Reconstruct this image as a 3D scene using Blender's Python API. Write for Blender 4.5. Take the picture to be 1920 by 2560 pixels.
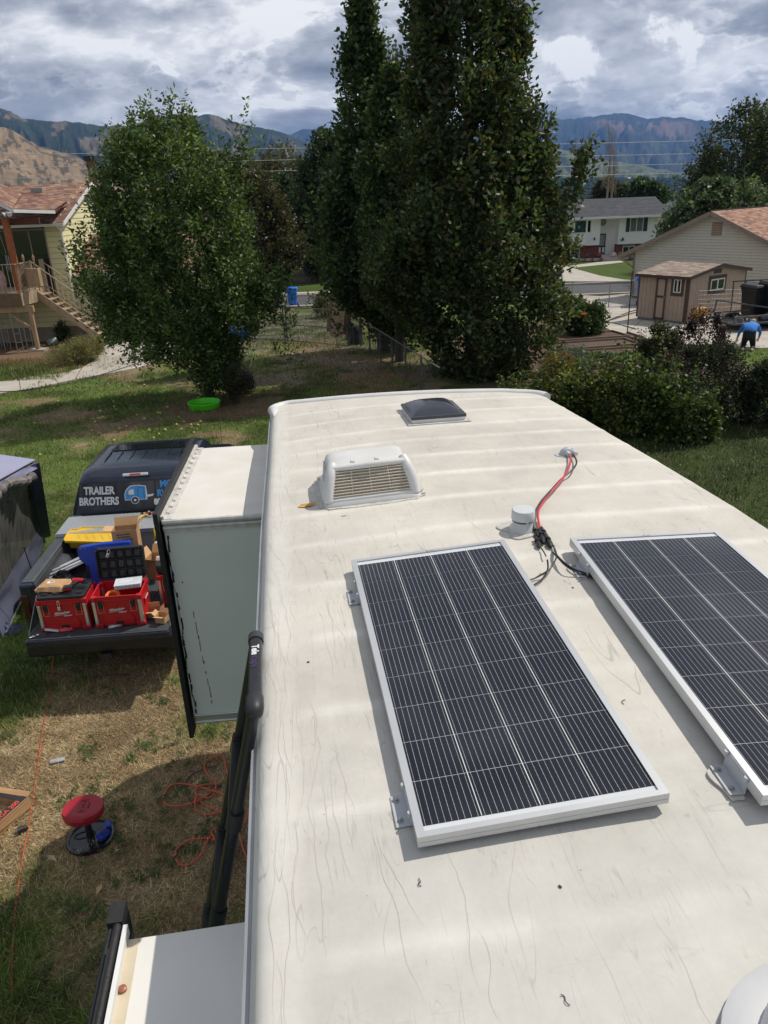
import bpy, math, random
import numpy as np
from math import sin, cos, pi, radians, sqrt, atan2, hypot
from mathutils import Vector, Matrix

random.seed(7)
RNG = np.random.default_rng(7)
for o in list(bpy.data.objects):
    bpy.data.objects.remove(o)
SC = bpy.context.scene
COL = SC.collection

# ------------------------------------------------------------------ camera
CAMZ, FPX, PITCH, ROLL = 5.4, 1900.0, math.atan(790 / 1900.0), radians(2.3)
FW = Vector((0, cos(PITCH), -sin(PITCH)))
RT0 = Vector((1, 0, 0)); UP0 = RT0.cross(FW)
RT = cos(ROLL) * RT0 - sin(ROLL) * UP0
UPV = sin(ROLL) * RT0 + cos(ROLL) * UP0
cd = bpy.data.cameras.new('camera'); cam = bpy.data.objects.new('camera', cd); COL.objects.link(cam)
cd.sensor_fit = 'HORIZONTAL'; cd.sensor_width = 36; cd.lens = 36 * FPX / 1920
cd.clip_start = 0.05; cd.clip_end = 60000
cam.matrix_world = Matrix(((RT.x, UPV.x, -FW.x, 0), (RT.y, UPV.y, -FW.y, 0), (RT.z, UPV.z, -FW.z, CAMZ), (0, 0, 0, 1)))
SC.camera = cam

# ------------------------------------------------------------------ light
SUN_AZ, SUN_EL = radians(60), radians(54)
sd = bpy.data.lights.new('sun', 'SUN'); sun = bpy.data.objects.new('sun', sd); COL.objects.link(sun)
sd.energy = 3.3; sd.angle = radians(0.55); sd.color = (1.0, 0.94, 0.85)
sdir = Vector((sin(SUN_AZ) * cos(SUN_EL), cos(SUN_AZ) * cos(SUN_EL), sin(SUN_EL)))
sun.rotation_euler = sdir.to_track_quat('Z', 'Y').to_euler()
SC.view_settings.view_transform = 'Standard'
SC.view_settings.look = 'None'
SC.view_settings.exposure = 0.06
SC.view_settings.gamma = 1.0
SC.view_settings.use_curve_mapping = False

def ray(px, py):
    return FW + RT * ((px - 960) / FPX) - UPV * ((py - 1280) / FPX)

W = bpy.data.worlds.new('World'); SC.world = W; W.use_nodes = True
def build_world():
    nt = W.node_tree; N = nt.nodes; L = nt.links; N.clear()
    def n(t, **k):
        x = N.new(t)
        for a, b in k.items():
            setattr(x, a, b)
        return x
    def math_(op, a, b=None, c=None, clamp=False):
        x = n('ShaderNodeMath', operation=op, use_clamp=clamp)
        for i, q in enumerate((a, b, c)):
            if q is None: continue
            if isinstance(q, (int, float)): x.inputs[i].default_value = q
            else: L.new(q, x.inputs[i])
        return x.outputs[0]
    out = n('ShaderNodeOutputWorld')
    sky = n('ShaderNodeTexSky', sky_type='NISHITA'); sky.sun_disc = False
    sky.sun_elevation = SUN_EL; sky.sun_rotation = SUN_AZ; sky.altitude = 1400; sky.air_density = 1.0; sky.dust_density = 1.5
    bg0 = n('ShaderNodeBackground'); bg0.inputs[1].default_value = 0.085; L.new(sky.outputs[0], bg0.inputs[0])
    tc = n('ShaderNodeTexCoord')
    sep = n('ShaderNodeSeparateXYZ'); L.new(tc.outputs['Generated'], sep.inputs[0])
    zc = math_('MAXIMUM', sep.outputs[2], 0.0)
    den = math_('ADD', zc, 0.22)
    px = math_('DIVIDE', sep.outputs[0], den); py = math_('DIVIDE', sep.outputs[1], den)
    cmb = n('ShaderNodeCombineXYZ'); L.new(px, cmb.inputs[0]); L.new(py, cmb.inputs[1])
    def noise(vec, sc, det=8, ro=.55, dist=.0, off=(0, 0, 0), stretch=(1, 1, 1)):
        mp = n('ShaderNodeMapping'); mp.inputs['Location'].default_value = off; mp.inputs['Scale'].default_value = stretch
        L.new(vec, mp.inputs[0])
        t = n('ShaderNodeTexNoise'); t.inputs['Scale'].default_value = sc; t.inputs['Detail'].default_value = det
        t.inputs['Roughness'].default_value = ro; t.inputs['Distortion'].default_value = dist
        L.new(mp.outputs[0], t.inputs['Vector']); return t.outputs['Fac']
    def ramp(x, a, b, c=0.0, d=1.0):
        r = n('ShaderNodeMapRange', interpolation_type='SMOOTHSTEP')
        L.new(x, r.inputs[0])
        for i, q in enumerate((a, b, c, d)): r.inputs[i + 1].default_value = q
        return r.outputs[0]
    P = cmb.outputs[0]
    G = tc.outputs['Generated']
    big = noise(G, 2.1, 3, .5, .2, (3.1, 1.2, 0), (1, 1, 2.2))
    med = noise(G, 4.6, 10, .56, .25, (0.4, 7.7, 0), (1, 1, 2.3))
    med2 = noise(G, 4.6, 10, .56, .25, (0.43, 7.715, -.07), (1, 1, 2.3))          # the same field a step towards the light: relief
    fine = noise(G, 15, 8, .6, .3, (5.2, .3, 0), (1, 1, 1.8))
    relief = math_('MULTIPLY', math_('SUBTRACT', med, med2), 3.4)
    lum = math_('ADD', math_('MULTIPLY', math_('SUBTRACT', med, .5), .8), relief)
    lum = math_('ADD', lum, math_('MULTIPLY', math_('SUBTRACT', big, .5), 1.1))
    mass = ramp(math_('ADD', med, math_('MULTIPLY', math_('SUBTRACT', fine, .5), .22)), .47, .56)
    lum = math_('ADD', lum, math_('MULTIPLY_ADD', mass, -.20, .06))
    edge = ramp(math_('ABSOLUTE', math_('SUBTRACT', math_('ADD', med, math_('MULTIPLY', math_('SUBTRACT', fine, .5), .22)), .475)), .03, .0)
    lum = math_('ADD', lum, math_('MULTIPLY', edge, .17))
    lum = math_('ADD', lum, math_('MULTIPLY', math_('SUBTRACT', fine, .5), .40))
    # bright towards the horizon: thin far cloud
    lum = math_('ADD', lum, ramp(sep.outputs[2], .30, .03, 0, .15))
    # a lit cumulus tower to the right and sunlit thinner cloud around it
    def lobe(pxx, pyy, a, b):
        d = ray(pxx, pyy).normalized()
        dot = n('ShaderNodeVectorMath', operation='DOT_PRODUCT'); nv = n('ShaderNodeVectorMath', operation='NORMALIZE')
        L.new(tc.outputs['Generated'], nv.inputs[0]); L.new(nv.outputs[0], dot.inputs[0]); dot.inputs[1].default_value = tuple(d)
        return ramp(dot.outputs['Value'], cos(radians(a)), cos(radians(b)))
    puff = noise(tc.outputs['Generated'], 9, 9, .62, .4, (1.3, .2, .9), (1, 1, 1.5))
    puf2 = noise(tc.outputs['Generated'], 9, 9, .62, .4, (1.33, .2, .93), (1, 1, 1.5))
    cum = None
    for (a_, b_, r0, r1) in ((1500, 140, 3.6, .6), (1590, 125, 3.9, .6), (1680, 112, 2.6, .3), (1430, 150, 2.6, .3), (1560, 175, 3.0, .4)):
        q = lobe(a_, b_, r0, r1); cum = q if cum is None else math_('MAXIMUM', cum, q)
    cumd = ramp(math_('ADD', math_('MULTIPLY', cum, .50), math_('MULTIPLY', math_('SUBTRACT', puff, .5), 2.9)), .34, .66)
    shp = math_('MULTIPLY_ADD', math_('SUBTRACT', puff, puf2), 3.2, .20)
    lum = math_('ADD', lum, math_('MULTIPLY', cumd, math_('ADD', shp, math_('MULTIPLY', ramp(sep.outputs[2], .17, .27), .18))))
    wide = lobe(1560, 130, 22, 3)
    lum = math_('ADD', lum, math_('MULTIPLY', wide, .10))
    lum = math_('MULTIPLY_ADD', lum, .95, .40)
    cr = n('ShaderNodeValToRGB'); L.new(lum, cr.inputs[0])
    e = cr.color_ramp.elements
    e[0].position = 0.0; e[0].color = (.21, .235, .285, 1)
    e[1].position = 1.0; e[1].color = (.95, .96, .97, 1)
    for p_, c_ in ((.28, (.315, .34, .395, 1)), (.5, (.45, .475, .53, 1)), (.74, (.66, .68, .725, 1))):
        k = e.new(p_); k.color = c_
    bg1 = n('ShaderNodeBackground'); bg1.inputs[1].default_value = 1.0; L.new(cr.outputs[0], bg1.inputs[0])
    # thin places let the blue through
    hole = ramp(math_('ADD', med, math_('MULTIPLY', fine, .3)), .60, .47, 0, .25)
    hole = math_('MULTIPLY', math_('MULTIPLY', hole, ramp(big, .44, .56)), ramp(sep.outputs[2], .10, .35))
    mix = n('ShaderNodeMixShader'); L.new(hole, mix.inputs[0]); L.new(bg1.outputs[0], mix.inputs[1]); L.new(bg0.outputs[0], mix.inputs[2])
    L.new(mix.outputs[0], out.inputs[0])
build_world()

# ------------------------------------------------------------------ terrain and projection
SLOPE = 0.018
def ground_z(x, y):
    d = y - 14.0
    s = 0.5 * (d + sqrt(d * d + 9.0)) - 0.33
    z = -SLOPE * max(s, 0)
    if y > 105: z = -SLOPE * 90.7 - 30 * (1 - math.exp(-(y - 105) / 420.0))
    return z
def at(px, py, z):
    r = ray(px, py); t = (z - CAMZ) / r.z
    return Vector((r.x * t, r.y * t, z))
def atg(px, py):
    z = 0.0
    for _ in range(30):
        p = at(px, py, z); z = 0.5 * z + 0.5 * ground_z(p.x, p.y)
    p = at(px, py, z); return Vector((p.x, p.y, ground_z(p.x, p.y)))
def aty(px, py, y):
    r = ray(px, py); t = y / r.y
    return Vector((r.x * t, y, CAMZ + r.z * t))
def atplane(px, py, p0, n):
    r = ray(px, py); o = Vector((0, 0, CAMZ)); t = (Vector(p0) - o).dot(n) / r.dot(n)
    return o + r * t

# ------------------------------------------------------------------ materials
def srgb(r, g, b):
    f = lambda c: (c / 255 / 12.92) if c / 255 <= .04045 else ((c / 255 + .055) / 1.055) ** 2.4
    return (f(r), f(g), f(b))
MATS = {}
def _principled(name):
    m = bpy.data.materials.new(name); m.use_nodes = True
    return m, m.node_tree, m.node_tree.nodes['Principled BSDF']
def mat(name, col, rough=.6, metal=0.0, var=.12, scale=5.0, bump=0.0, bscale=60.0, col2=None, spec=.5, coat=0.0, detail=5, stretch=None, local=False, rvar=0.0):
    """plain weathered surface: two noise scales of colour variation, roughness variation, fine relief"""
    m, nt, p = _principled(name); N = nt.nodes; L = nt.links
    if local:
        tc = N.new('ShaderNodeTexCoord'); src = tc.outputs['Object']
    else:
        g = N.new('ShaderNodeNewGeometry'); src = g.outputs['Position']
    mp = N.new('ShaderNodeMapping'); L.new(src, mp.inputs[0])
    if stretch: mp.inputs['Scale'].default_value = stretch
    t = N.new('ShaderNodeTexNoise'); t.inputs['Scale'].default_value = scale; t.inputs['Detail'].default_value = detail
    L.new(mp.outputs[0], t.inputs['Vector'])
    mx = N.new('ShaderNodeMix'); mx.data_type = 'RGBA'
    a = tuple(c * (1 - var) for c in col); b = col2 or tuple(min(1, c * (1 + var)) for c in col)
    mx.inputs[6].default_value = (*a, 1); mx.inputs[7].default_value = (*b, 1)
    mr = N.new('ShaderNodeMapRange'); mr.inputs[1].default_value = .3; mr.inputs[2].default_value = .7
    L.new(t.outputs['Fac'], mr.inputs[0]); L.new(mr.outputs[0], mx.inputs[0]); L.new(mx.outputs[2], p.inputs['Base Color'])
    p.inputs['Roughness'].default_value = rough; p.inputs['Metallic'].default_value = metal
    p.inputs['Specular IOR Level'].default_value = spec
    if rvar:
        r2 = N.new('ShaderNodeMapRange'); r2.inputs[1].default_value = .3; r2.inputs[2].default_value = .7
        r2.inputs[3].default_value = rough - rvar; r2.inputs[4].default_value = rough + rvar
        L.new(t.outputs['Fac'], r2.inputs[0]); L.new(r2.outputs[0], p.inputs['Roughness'])
    if coat: p.inputs['Coat Weight'].default_value = coat; p.inputs['Coat Roughness'].default_value = .06
    if bump:
        t2 = N.new('ShaderNodeTexNoise'); t2.inputs['Scale'].default_value = bscale; t2.inputs['Detail'].default_value = 4
        L.new(mp.outputs[0], t2.inputs['Vector'])
        bp = N.new('ShaderNodeBump'); bp.inputs['Strength'].default_value = bump; bp.inputs['Distance'].default_value = .01
        L.new(t2.outputs['Fac'], bp.inputs['Height']); L.new(bp.outputs[0], p.inputs['Normal'])
    MATS[name] = m
    return m
def matattr(name, rough=.7, spec=.4, translucent=0.0, fine=0.0, fscale=30.0, bump=0.0, coat=0.0):
    """colour comes from the mesh's own per-piece colour attribute"""
    m, nt, p = _principled(name); N = nt.nodes; L = nt.links
    a = N.new('ShaderNodeAttribute'); a.attribute_name = 'tint'; c = a.outputs['Color']
    if fine:
        g = N.new('ShaderNodeNewGeometry'); t = N.new('ShaderNodeTexNoise'); t.inputs['Scale'].default_value = fscale; t.inputs['Detail'].default_value = 6
        L.new(g.outputs['Position'], t.inputs['Vector'])
        mr = N.new('ShaderNodeMapRange'); mr.inputs[1].default_value = .25; mr.inputs[2].default_value = .75
        mr.inputs[3].default_value = 1 - fine; mr.inputs[4].default_value = 1 + fine
        L.new(t.outputs['Fac'], mr.inputs[0])
        vm = N.new('ShaderNodeVectorMath'); vm.operation = 'SCALE'; L.new(c, vm.inputs[0]); L.new(mr.outputs[0], vm.inputs['Scale']); c = vm.outputs[0]
        if bump:
            bp = N.new('ShaderNodeBump'); bp.inputs['Strength'].default_value = bump; bp.inputs['Distance'].default_value = .03
            L.new(t.outputs['Fac'], bp.inputs['Height']); L.new(bp.outputs[0], p.inputs['Normal'])
    L.new(c, p.inputs['Base Color']); p.inputs['Roughness'].default_value = rough; p.inputs['Specular IOR Level'].default_value = spec
    if translucent:
        out = nt.nodes['Material Output']; tr = N.new('ShaderNodeBsdfTranslucent'); ms = N.new('ShaderNodeMixShader')
        sc = N.new('ShaderNodeVectorMath'); sc.operation = 'MULTIPLY'; sc.inputs[1].default_value = (1.5, 1.6, .8); L.new(c, sc.inputs[0])
        L.new(sc.outputs[0], tr.inputs[0]); ms.inputs[0].default_value = translucent
        L.new(p.outputs[0], ms.inputs[1]); L.new(tr.outputs[0], ms.inputs[2]); L.new(ms.outputs[0], out.inputs[0])
    MATS[name] = m
    return m

# ------------------------------------------------------------------ mesh building
class MB:
    def __init__(s): s.v = []; s.f = []; s.m = []; s.c = []; s.usec = False
    def add(s, vs, fs, m=0, col=None):
        o = len(s.v); s.v += [tuple(v) for v in vs]; s.f += [tuple(i + o for i in f) for f in fs]; s.m += [m] * len(fs)
        s.c += [col or (1, 1, 1)] * len(vs)
        if col: s.usec = True
        return s
    def box(s, c, d, R=None, m=0, col=None):
        vs = []
        for x in (-.5, .5):
            for y in (-.5, .5):
                for z in (-.5, .5):
                    p = Vector((x * d[0], y * d[1], z * d[2]))
                    if R is not None: p = R @ p
                    vs.append(p + Vector(c))
        return s.add(vs, [(0, 1, 3, 2), (4, 6, 7, 5), (0, 4, 5, 1), (2, 3, 7, 6), (0, 2, 6, 4), (1, 5, 7, 3)], m, col)
    def mm(s, x0, x1, y0, y1, z0, z1, m=0, col=None):
        return s.box(((x0 + x1) / 2, (y0 + y1) / 2, (z0 + z1) / 2), (x1 - x0, y1 - y0, z1 - z0), None, m, col)
    def beam(s, p, q, w, h, m=0, up=(0, 0, 1), col=None):
        p = Vector(p); q = Vector(q); d = q - p; l = d.length; y = d.normalized(); x = y.cross(Vector(up))
        if x.length < 1e-5: x = y.cross(Vector((1, 0, 0)))
        x.normalize(); z = x.cross(y); R = Matrix((x, y, z)).transposed()
        return s.box((p + q) / 2, (w, l, h), R, m, col)
    def tube(s, pts, r, n=8, m=0, cap=True, col=None):
        pts = [Vector(p) for p in pts]; k = len(pts); rs = r if isinstance(r, (list, tuple)) else [r] * k
        vs = []; fs = []; pn = None
        for i, p in enumerate(pts):
            d = (pts[min(i + 1, k - 1)] - pts[max(i - 1, 0)]).normalized()
            if pn is None:
                a = Vector((0, 0, 1)) if abs(d.z) < .9 else Vector((1, 0, 0)); pn = d.cross(a).normalized()
            else:
                pn = (pn - d * pn.dot(d)); pn.normalize()
            b = d.cross(pn)
            for j in range(n):
                t = 2 * pi * j / n; vs.append(p + (pn * cos(t) + b * sin(t)) * rs[i])
        for i in range(k - 1):
            for j in range(n):
                fs.append((i * n + j, i * n + (j + 1) % n, (i + 1) * n + (j + 1) % n, (i + 1) * n + j))
        if cap: fs.append(tuple(range(n))[::-1]); fs.append(tuple((k - 1) * n + j for j in range(n)))
        return s.add(vs, fs, m, col)
    def lathe(s, prof, c=(0, 0, 0), R=None, n=24, m=0, sx=1, sy=1, col=None):
        vs = []; fs = []
        for r, z in prof:
            for j in range(n):
                t = 2 * pi * j / n; p = Vector((r * cos(t) * sx, r * sin(t) * sy, z))
                if R is not None: p = R @ p
                vs.append(p + Vector(c))
        k = len(prof)
        for i in range(k - 1):
            for j in range(n):
                fs.append((i * n + j, i * n + (j + 1) % n, (i + 1) * n + (j + 1) % n, (i + 1) * n + j))
        if prof[0][0] > 1e-4: fs.append(tuple(range(n))[::-1])
        if prof[-1][0] > 1e-4: fs.append(tuple((k - 1) * n + j for j in range(n)))
        return s.add(vs, fs, m, col)
    def prism(s, poly, off, m=0, col=None):
        n = len(poly); off = Vector(off); a = [Vector(p) for p in poly]; b = [p + off for p in a]
        nn = sum(((a[i] - a[0]).cross(a[(i + 1) % n] - a[0]) for i in range(1, n)), Vector((0, 0, 0)))
        fl = nn.dot(off) > 0
        fs = [tuple(range(n)), tuple(range(n, 2 * n))[::-1]] + [(i, n + i, n + (i + 1) % n, (i + 1) % n) for i in range(n)]
        if fl: fs = [f[::-1] for f in fs]
        return s.add(a + b, fs, m, col)
    def face(s, pts, m=0, col=None): return s.add(pts, [tuple(range(len(pts)))], m, col)
    def ring_loft(s, rings, m=0, cap=True, col=None):
        n = len(rings[0]); vs = [p for r in rings for p in r]; fs = []
        for i in range(len(rings) - 1):
            for j in range(n):
                fs.append((i * n + j, i * n + (j + 1) % n, (i + 1) * n + (j + 1) % n, (i + 1) * n + j))
        if cap: fs.append(tuple(range(n))[::-1]); fs.append(tuple((len(rings) - 1) * n + j for j in range(n)))
        return s.add(vs, fs, m, col)
    def mesh(s, name, mats, smooth=False):
        me = bpy.data.meshes.new(name); me.from_pydata(s.v, [], s.f)
        mats = mats if isinstance(mats, (list, tuple)) else [mats]
        for q in mats: me.materials.append(q)
        me.polygons.foreach_set('material_index', s.m)
        if s.usec:
            a = me.color_attributes.new('tint', 'FLOAT_COLOR', 'POINT')
            a.data.foreach_set('color', [q for c in s.c for q in (*c[:3], 1)])
        if smooth:
            me.polygons.foreach_set('use_smooth', [True] * len(s.f)); me.set_sharp_from_angle(angle=radians(smooth if smooth is not True else 40))
        me.update(); return me
    def build(s, name, mats, parent=None, smooth=False, bevel=0, seg=2, loc=None):
        o = bpy.data.objects.new(name, s.mesh(name, mats, smooth)); COL.objects.link(o)
        if parent is not None: o.parent = parent
        if loc is not None: o.location = loc
        if bevel:
            b = o.modifiers.new('bevel', 'BEVEL'); b.width = bevel; b.segments = seg; b.limit_method = 'ANGLE'; b.angle_limit = radians(40)
        return o
def tag(o, label=None, cat=None, group=None, kind=None):
    if label: o['label'] = label
    if cat: o['category'] = cat
    if group: o['group'] = group
    if kind: o['kind'] = kind
    return o
def thing(name, label, cat, loc=(0, 0, 0), rz=0.0, group=None, rot=None):
    o = bpy.data.objects.new(name, None); COL.objects.link(o); o.location = loc; o.empty_display_size = .1
    o.rotation_euler = rot or (0, 0, rz); return tag(o, label, cat, group)
_unit = {}
def pbox(name, x0, x1, y0, y1, z0, z1, m, parent, rot=None, label=None):
    """one piece: an own object over a box mesh shared by all pieces of the material"""
    if m.name not in _unit: _unit[m.name] = MB().box((0, 0, 0), (1, 1, 1)).mesh(name, m)
    o = bpy.data.objects.new(name, _unit[m.name]); COL.objects.link(o); o.parent = parent
    o.location = ((x0 + x1) / 2, (y0 + y1) / 2, (z0 + z1) / 2); o.scale = (abs(x1 - x0), abs(y1 - y0), abs(z1 - z0))
    if rot: o.rotation_euler = rot
    if label: o['label'] = label
    return o
def pbeam(name, p, q, w, h, m, parent, up=(0, 0, 1)):
    o = pbox(name, -.5, .5, -.5, .5, -.5, .5, m, parent)
    p = Vector(p); q = Vector(q); d = q - p; y = d.normalized(); x = y.cross(Vector(up))
    if x.length < 1e-5: x = y.cross(Vector((1, 0, 0)))
    x.normalize(); z = x.cross(y)
    o.location = (p + q) / 2; o.rotation_euler = Matrix((x, y, z)).transposed().to_euler(); o.scale = (w, d.length, h)
    return o
def copy_tree(o, parent=None):
    c = o.copy(); COL.objects.link(c)
    if parent is not None: c.parent = parent
    for ch in list(o.children): copy_tree(ch, c)
    return c
def text_mesh(s, size, bold=0.0, align='CENTER', extr=.0006, xs=1.0, shear=0.0):
    cu = bpy.data.curves.new('lettering', 'FONT'); cu.body = s; cu.size = size; cu.align_x = align; cu.align_y = 'CENTER'
    cu.offset = bold; cu.extrude = extr; cu.resolution_u = 3; cu.shear = shear
    ob = bpy.data.objects.new('lettering', cu); COL.objects.link(ob)
    dg = bpy.context.evaluated_depsgraph_get(); dg.update()
    me = bpy.data.meshes.new_from_object(ob.evaluated_get(dg)); bpy.data.objects.remove(ob)
    if xs != 1.0:
        me.transform(Matrix.Diagonal((xs, 1, 1, 1)))
    return me
def text(name, s, size, m, parent, loc, xdir, ydir, bold=0.0, align='CENTER', xs=1.0, shear=0.0):
    me = text_mesh(s, size, bold, align, xs=xs, shear=shear); me.materials.clear(); me.materials.append(m)
    o = bpy.data.objects.new(name, me); COL.objects.link(o); o.parent = parent
    x = Vector(xdir).normalized(); y = Vector(ydir); y = (y - x * y.dot(x)).normalized(); z = x.cross(y)
    R = Matrix((x, y, z)).transposed().to_4x4(); o.matrix_basis = Matrix.Translation(loc) @ R
    return o
def np_mesh(name, V, F, m, C=None, parent=None, smooth=False):
    me = bpy.data.meshes.new(name); V = np.ascontiguousarray(V, dtype=np.float32); F = np.ascontiguousarray(F, dtype=np.int32)
    k = F.shape[1]
    me.vertices.add(len(V)); me.vertices.foreach_set('co', V.ravel())
    me.loops.add(F.size); me.loops.foreach_set('vertex_index', F.ravel())
    me.polygons.add(len(F)); me.polygons.foreach_set('loop_start', np.arange(0, F.size, k, dtype=np.int32))
    try: me.polygons.foreach_set('loop_total', np.full(len(F), k, dtype=np.int32))
    except Exception: pass
    me.update(calc_edges=True)
    if smooth: me.polygons.foreach_set('use_smooth', np.ones(len(F), dtype=bool))
    if C is not None:
        a = me.color_attributes.new('tint', 'FLOAT_COLOR', 'POINT')
        C4 = np.ones((len(V), 4), dtype=np.float32); C4[:, :3] = C; a.data.foreach_set('color', C4.ravel())
    me.materials.append(m)
    o = bpy.data.objects.new(name, me); COL.objects.link(o)
    if parent is not None: o.parent = parent
    return o
# value noise, vectorised
_tab = np.random.default_rng(3).random((256, 256))
def vn(x, y):
    xi = np.floor(x).astype(int); yi = np.floor(y).astype(int); fx = x - xi; fy = y - yi
    fx = fx * fx * (3 - 2 * fx); fy = fy * fy * (3 - 2 * fy)
    a = _tab[xi & 255, yi & 255]; b = _tab[(xi + 1) & 255, yi & 255]; c = _tab[xi & 255, (yi + 1) & 255]; d = _tab[(xi + 1) & 255, (yi + 1) & 255]
    return a * (1 - fx) * (1 - fy) + b * fx * (1 - fy) + c * (1 - fx) * fy + d * fx * fy
def fbm(x, y, o=4):
    s = 0; a = .5; t = 0
    for i in range(o):
        s = s + a * vn(x * 2 ** i + 17.3 * i, y * 2 ** i + 5.1 * i); t += a; a *= .5
    return s / t
def sstep(a, b, x):
    t = np.clip((x - a) / (b - a), 0, 1); return t * t * (3 - 2 * t)

# shared materials
m_black = mat('black_plastic', (.018, .018, .02), .42, var=.25, bump=.15)
m_blackrub = mat('black_rubber', (.014, .014, .015), .6, var=.3, bump=.3)
m_alu = mat('brushed_aluminium', (.72, .73, .75), .34, .85, var=.06, bump=.05, rvar=.06)
m_aluframe = mat('anodised_frame', (.62, .63, .635), .38, .55, var=.04)
m_steel = mat('galvanised_steel', (.42, .43, .44), .42, .8, var=.15)
m_white = mat('white_paint', (.78, .78, .76), .45, var=.05)
m_whiteplast = mat('white_plastic', (.69, .685, .66), .42, var=.05, scale=9, bump=.05)
m_greyplast = mat('grey_plastic', (.47, .49, .51), .45, var=.08)
m_screw = mat('dull_screw', (.35, .35, .36), .4, .7)
m_card = mat('corrugated_cardboard', srgb(190, 150, 108), .85, var=.1, scale=8, bump=.2)
m_cardin = mat('cardboard_inside', srgb(205, 166, 122), .85, var=.07, scale=8)
m_ink = mat('dark_ink', (.03, .025, .02), .7)
m_red = mat('red_plastic', (.50, .012, .018), .38, var=.12, scale=12, bump=.08)
m_blue = mat('blue_plastic', (.012, .06, .42), .4, var=.12, bump=.05)
m_yellow = mat('yellow_plastic', (.75, .47, .03), .42, var=.08, bump=.05)
m_clear = mat('cloudy_clear_plastic', (.72, .74, .76), .2, var=.1, coat=.5)
m_wood = mat('bare_timber', srgb(170, 142, 110), .75, var=.2, scale=14, stretch=(1, 1, .15), bump=.3)
m_wooddark = mat('weathered_timber', srgb(118, 96, 74), .8, var=.25, scale=10, bump=.4)
m_glassdark = mat('dark_glass', (.015, .017, .02), .06, var=.1, spec=.8)

# =================================================================== GROUND
def lerp3(a, b, t):
    return a[None, :] * (1 - t[:, None]) + b[None, :] * t[:, None] if a.ndim == 1 else a * (1 - t[:, None]) + b * t[:, None]
STRAW = np.array(srgb(170, 153, 122)); STRAW2 = np.array(srgb(138, 120, 92)); SOIL = np.array(srgb(104, 86, 66)); GRAVEL = np.array(srgb(140, 132, 124))
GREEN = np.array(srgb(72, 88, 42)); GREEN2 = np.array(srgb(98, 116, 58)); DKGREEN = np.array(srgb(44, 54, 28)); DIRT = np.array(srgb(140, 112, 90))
LAWN = np.array(srgb(84, 104, 44)); MULCH = np.array(srgb(104, 86, 74))
def ground_col(x, y):
    """base colour of the turf by place: dry straw near the trailer, greener further out, gravel by the gate"""
    n1 = fbm(x * .55 + 3, y * .55); n2 = fbm(x * 1.9 + 40, y * 1.9 + 7); n3 = fbm(x * 5.5 + 9, y * 5.5 + 2, 3)
    nn = .5 * n1 + .32 * n2 + .18 * n3
    dry = np.full_like(x, .0)
    near = sstep(11.5, 8.0, y) * sstep(2.5, 0.5, x)
    mid = sstep(8, 11.5, y) * sstep(24, 20, y)
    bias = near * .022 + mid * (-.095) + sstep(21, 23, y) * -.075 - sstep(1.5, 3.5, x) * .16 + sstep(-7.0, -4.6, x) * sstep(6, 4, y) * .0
    bias = bias - sstep(-4.2, -5.2, x) * sstep(13, 9, y) * .16          # greener beyond the truck and tent
    soilT = np.exp(-(((x + 5.2) / 2.6) ** 2 + ((y - 21.4) / 1.8) ** 2))
    bias = bias + soilT * .16
    dry = sstep(.44, .58, nn + bias)
    g = lerp3(GREEN, GREEN2, sstep(.35, .65, fbm(x * 1.1, y * 1.1 + 30)))
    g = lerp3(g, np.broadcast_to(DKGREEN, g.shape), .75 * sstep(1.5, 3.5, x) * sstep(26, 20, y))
    d = lerp3(STRAW, STRAW2, sstep(.3, .7, n3))
    d = lerp3(d, np.broadcast_to(SOIL, d.shape), np.clip(.15 + .6 * soilT + .35 * sstep(.5, .7, n2), 0, .8))
    c = lerp3(g, d, dry)
    # worn strip along the chain link fence and the gravel by the gate
    fx = -1.2 + (31.8 - y) * .32
    w = sstep(2.6, .4, np.abs(x - fx + 1.2)) * sstep(20.5, 23, y) * sstep(60, 40, y) * sstep(.36, .52, n2 + .08)
    c = lerp3(c, lerp3(STRAW2, DIRT, sstep(.4, .6, n3)), w * .7)
    pale = sstep(.53, .60, fbm(x * .9 + 8, y * 1.3)) * sstep(24, 26, y) * sstep(-6.5, -5, x) * sstep(1, -.5, x) * sstep(34, 31, y)
    c = lerp3(c, np.broadcast_to(GRAVEL, c.shape), pale * .6)
    gv = sstep(33, 34.5, y) * sstep(45, 42.5, y) * sstep(-10, -8.5, x) * sstep(-.5, -2.2, x)
    c = lerp3(c, lerp3(GRAVEL * .8, GREEN * 1.1, sstep(.47, .56, n2)), gv)
    # bare earth under the deck and beds
    de = sstep(-12.0, -13.2, x) * sstep(29.5, 31, y) * sstep(40, 38, y)
    c = lerp3(c, np.broadcast_to(DIRT * .8, c.shape), de * .9)
    gd = sstep(2.6, 3.4, x) * sstep(12.4, 11.6, x) * sstep(22.6, 23.4, y) * sstep(36.8, 36.2, y)
    c = lerp3(c, np.broadcast_to(MULCH, c.shape), gd)
    lw = sstep(12.4, 12.9, x) * sstep(19, 20, y) * sstep(28.2, 28.0, y)
    c = lerp3(c, lerp3(LAWN, GREEN2, n3), lw)
    far = sstep(46, 48, y)
    c = lerp3(c, lerp3(LAWN * .85, GREEN * .9, n2), far)
    val = sstep(200, 400, y)
    c = lerp3(c, lerp3(np.array((.05, .06, .045)), np.array((.17, .15, .12)), sstep(.5, .68, fbm(x * .02, y * .01))), val)
    return c, dry
GZ = np.vectorize(ground_z)
def axis(a, b, step, lo, hi, g=1.16):
    m = list(np.arange(a, b + 1e-6, step)); s = step; q = b
    while q < hi: s *= g; q += s; m.append(q)
    s = step; q = a; l = []
    while q > lo: s *= g; q -= s; l.append(q)
    return np.array(l[::-1] + m)
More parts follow.
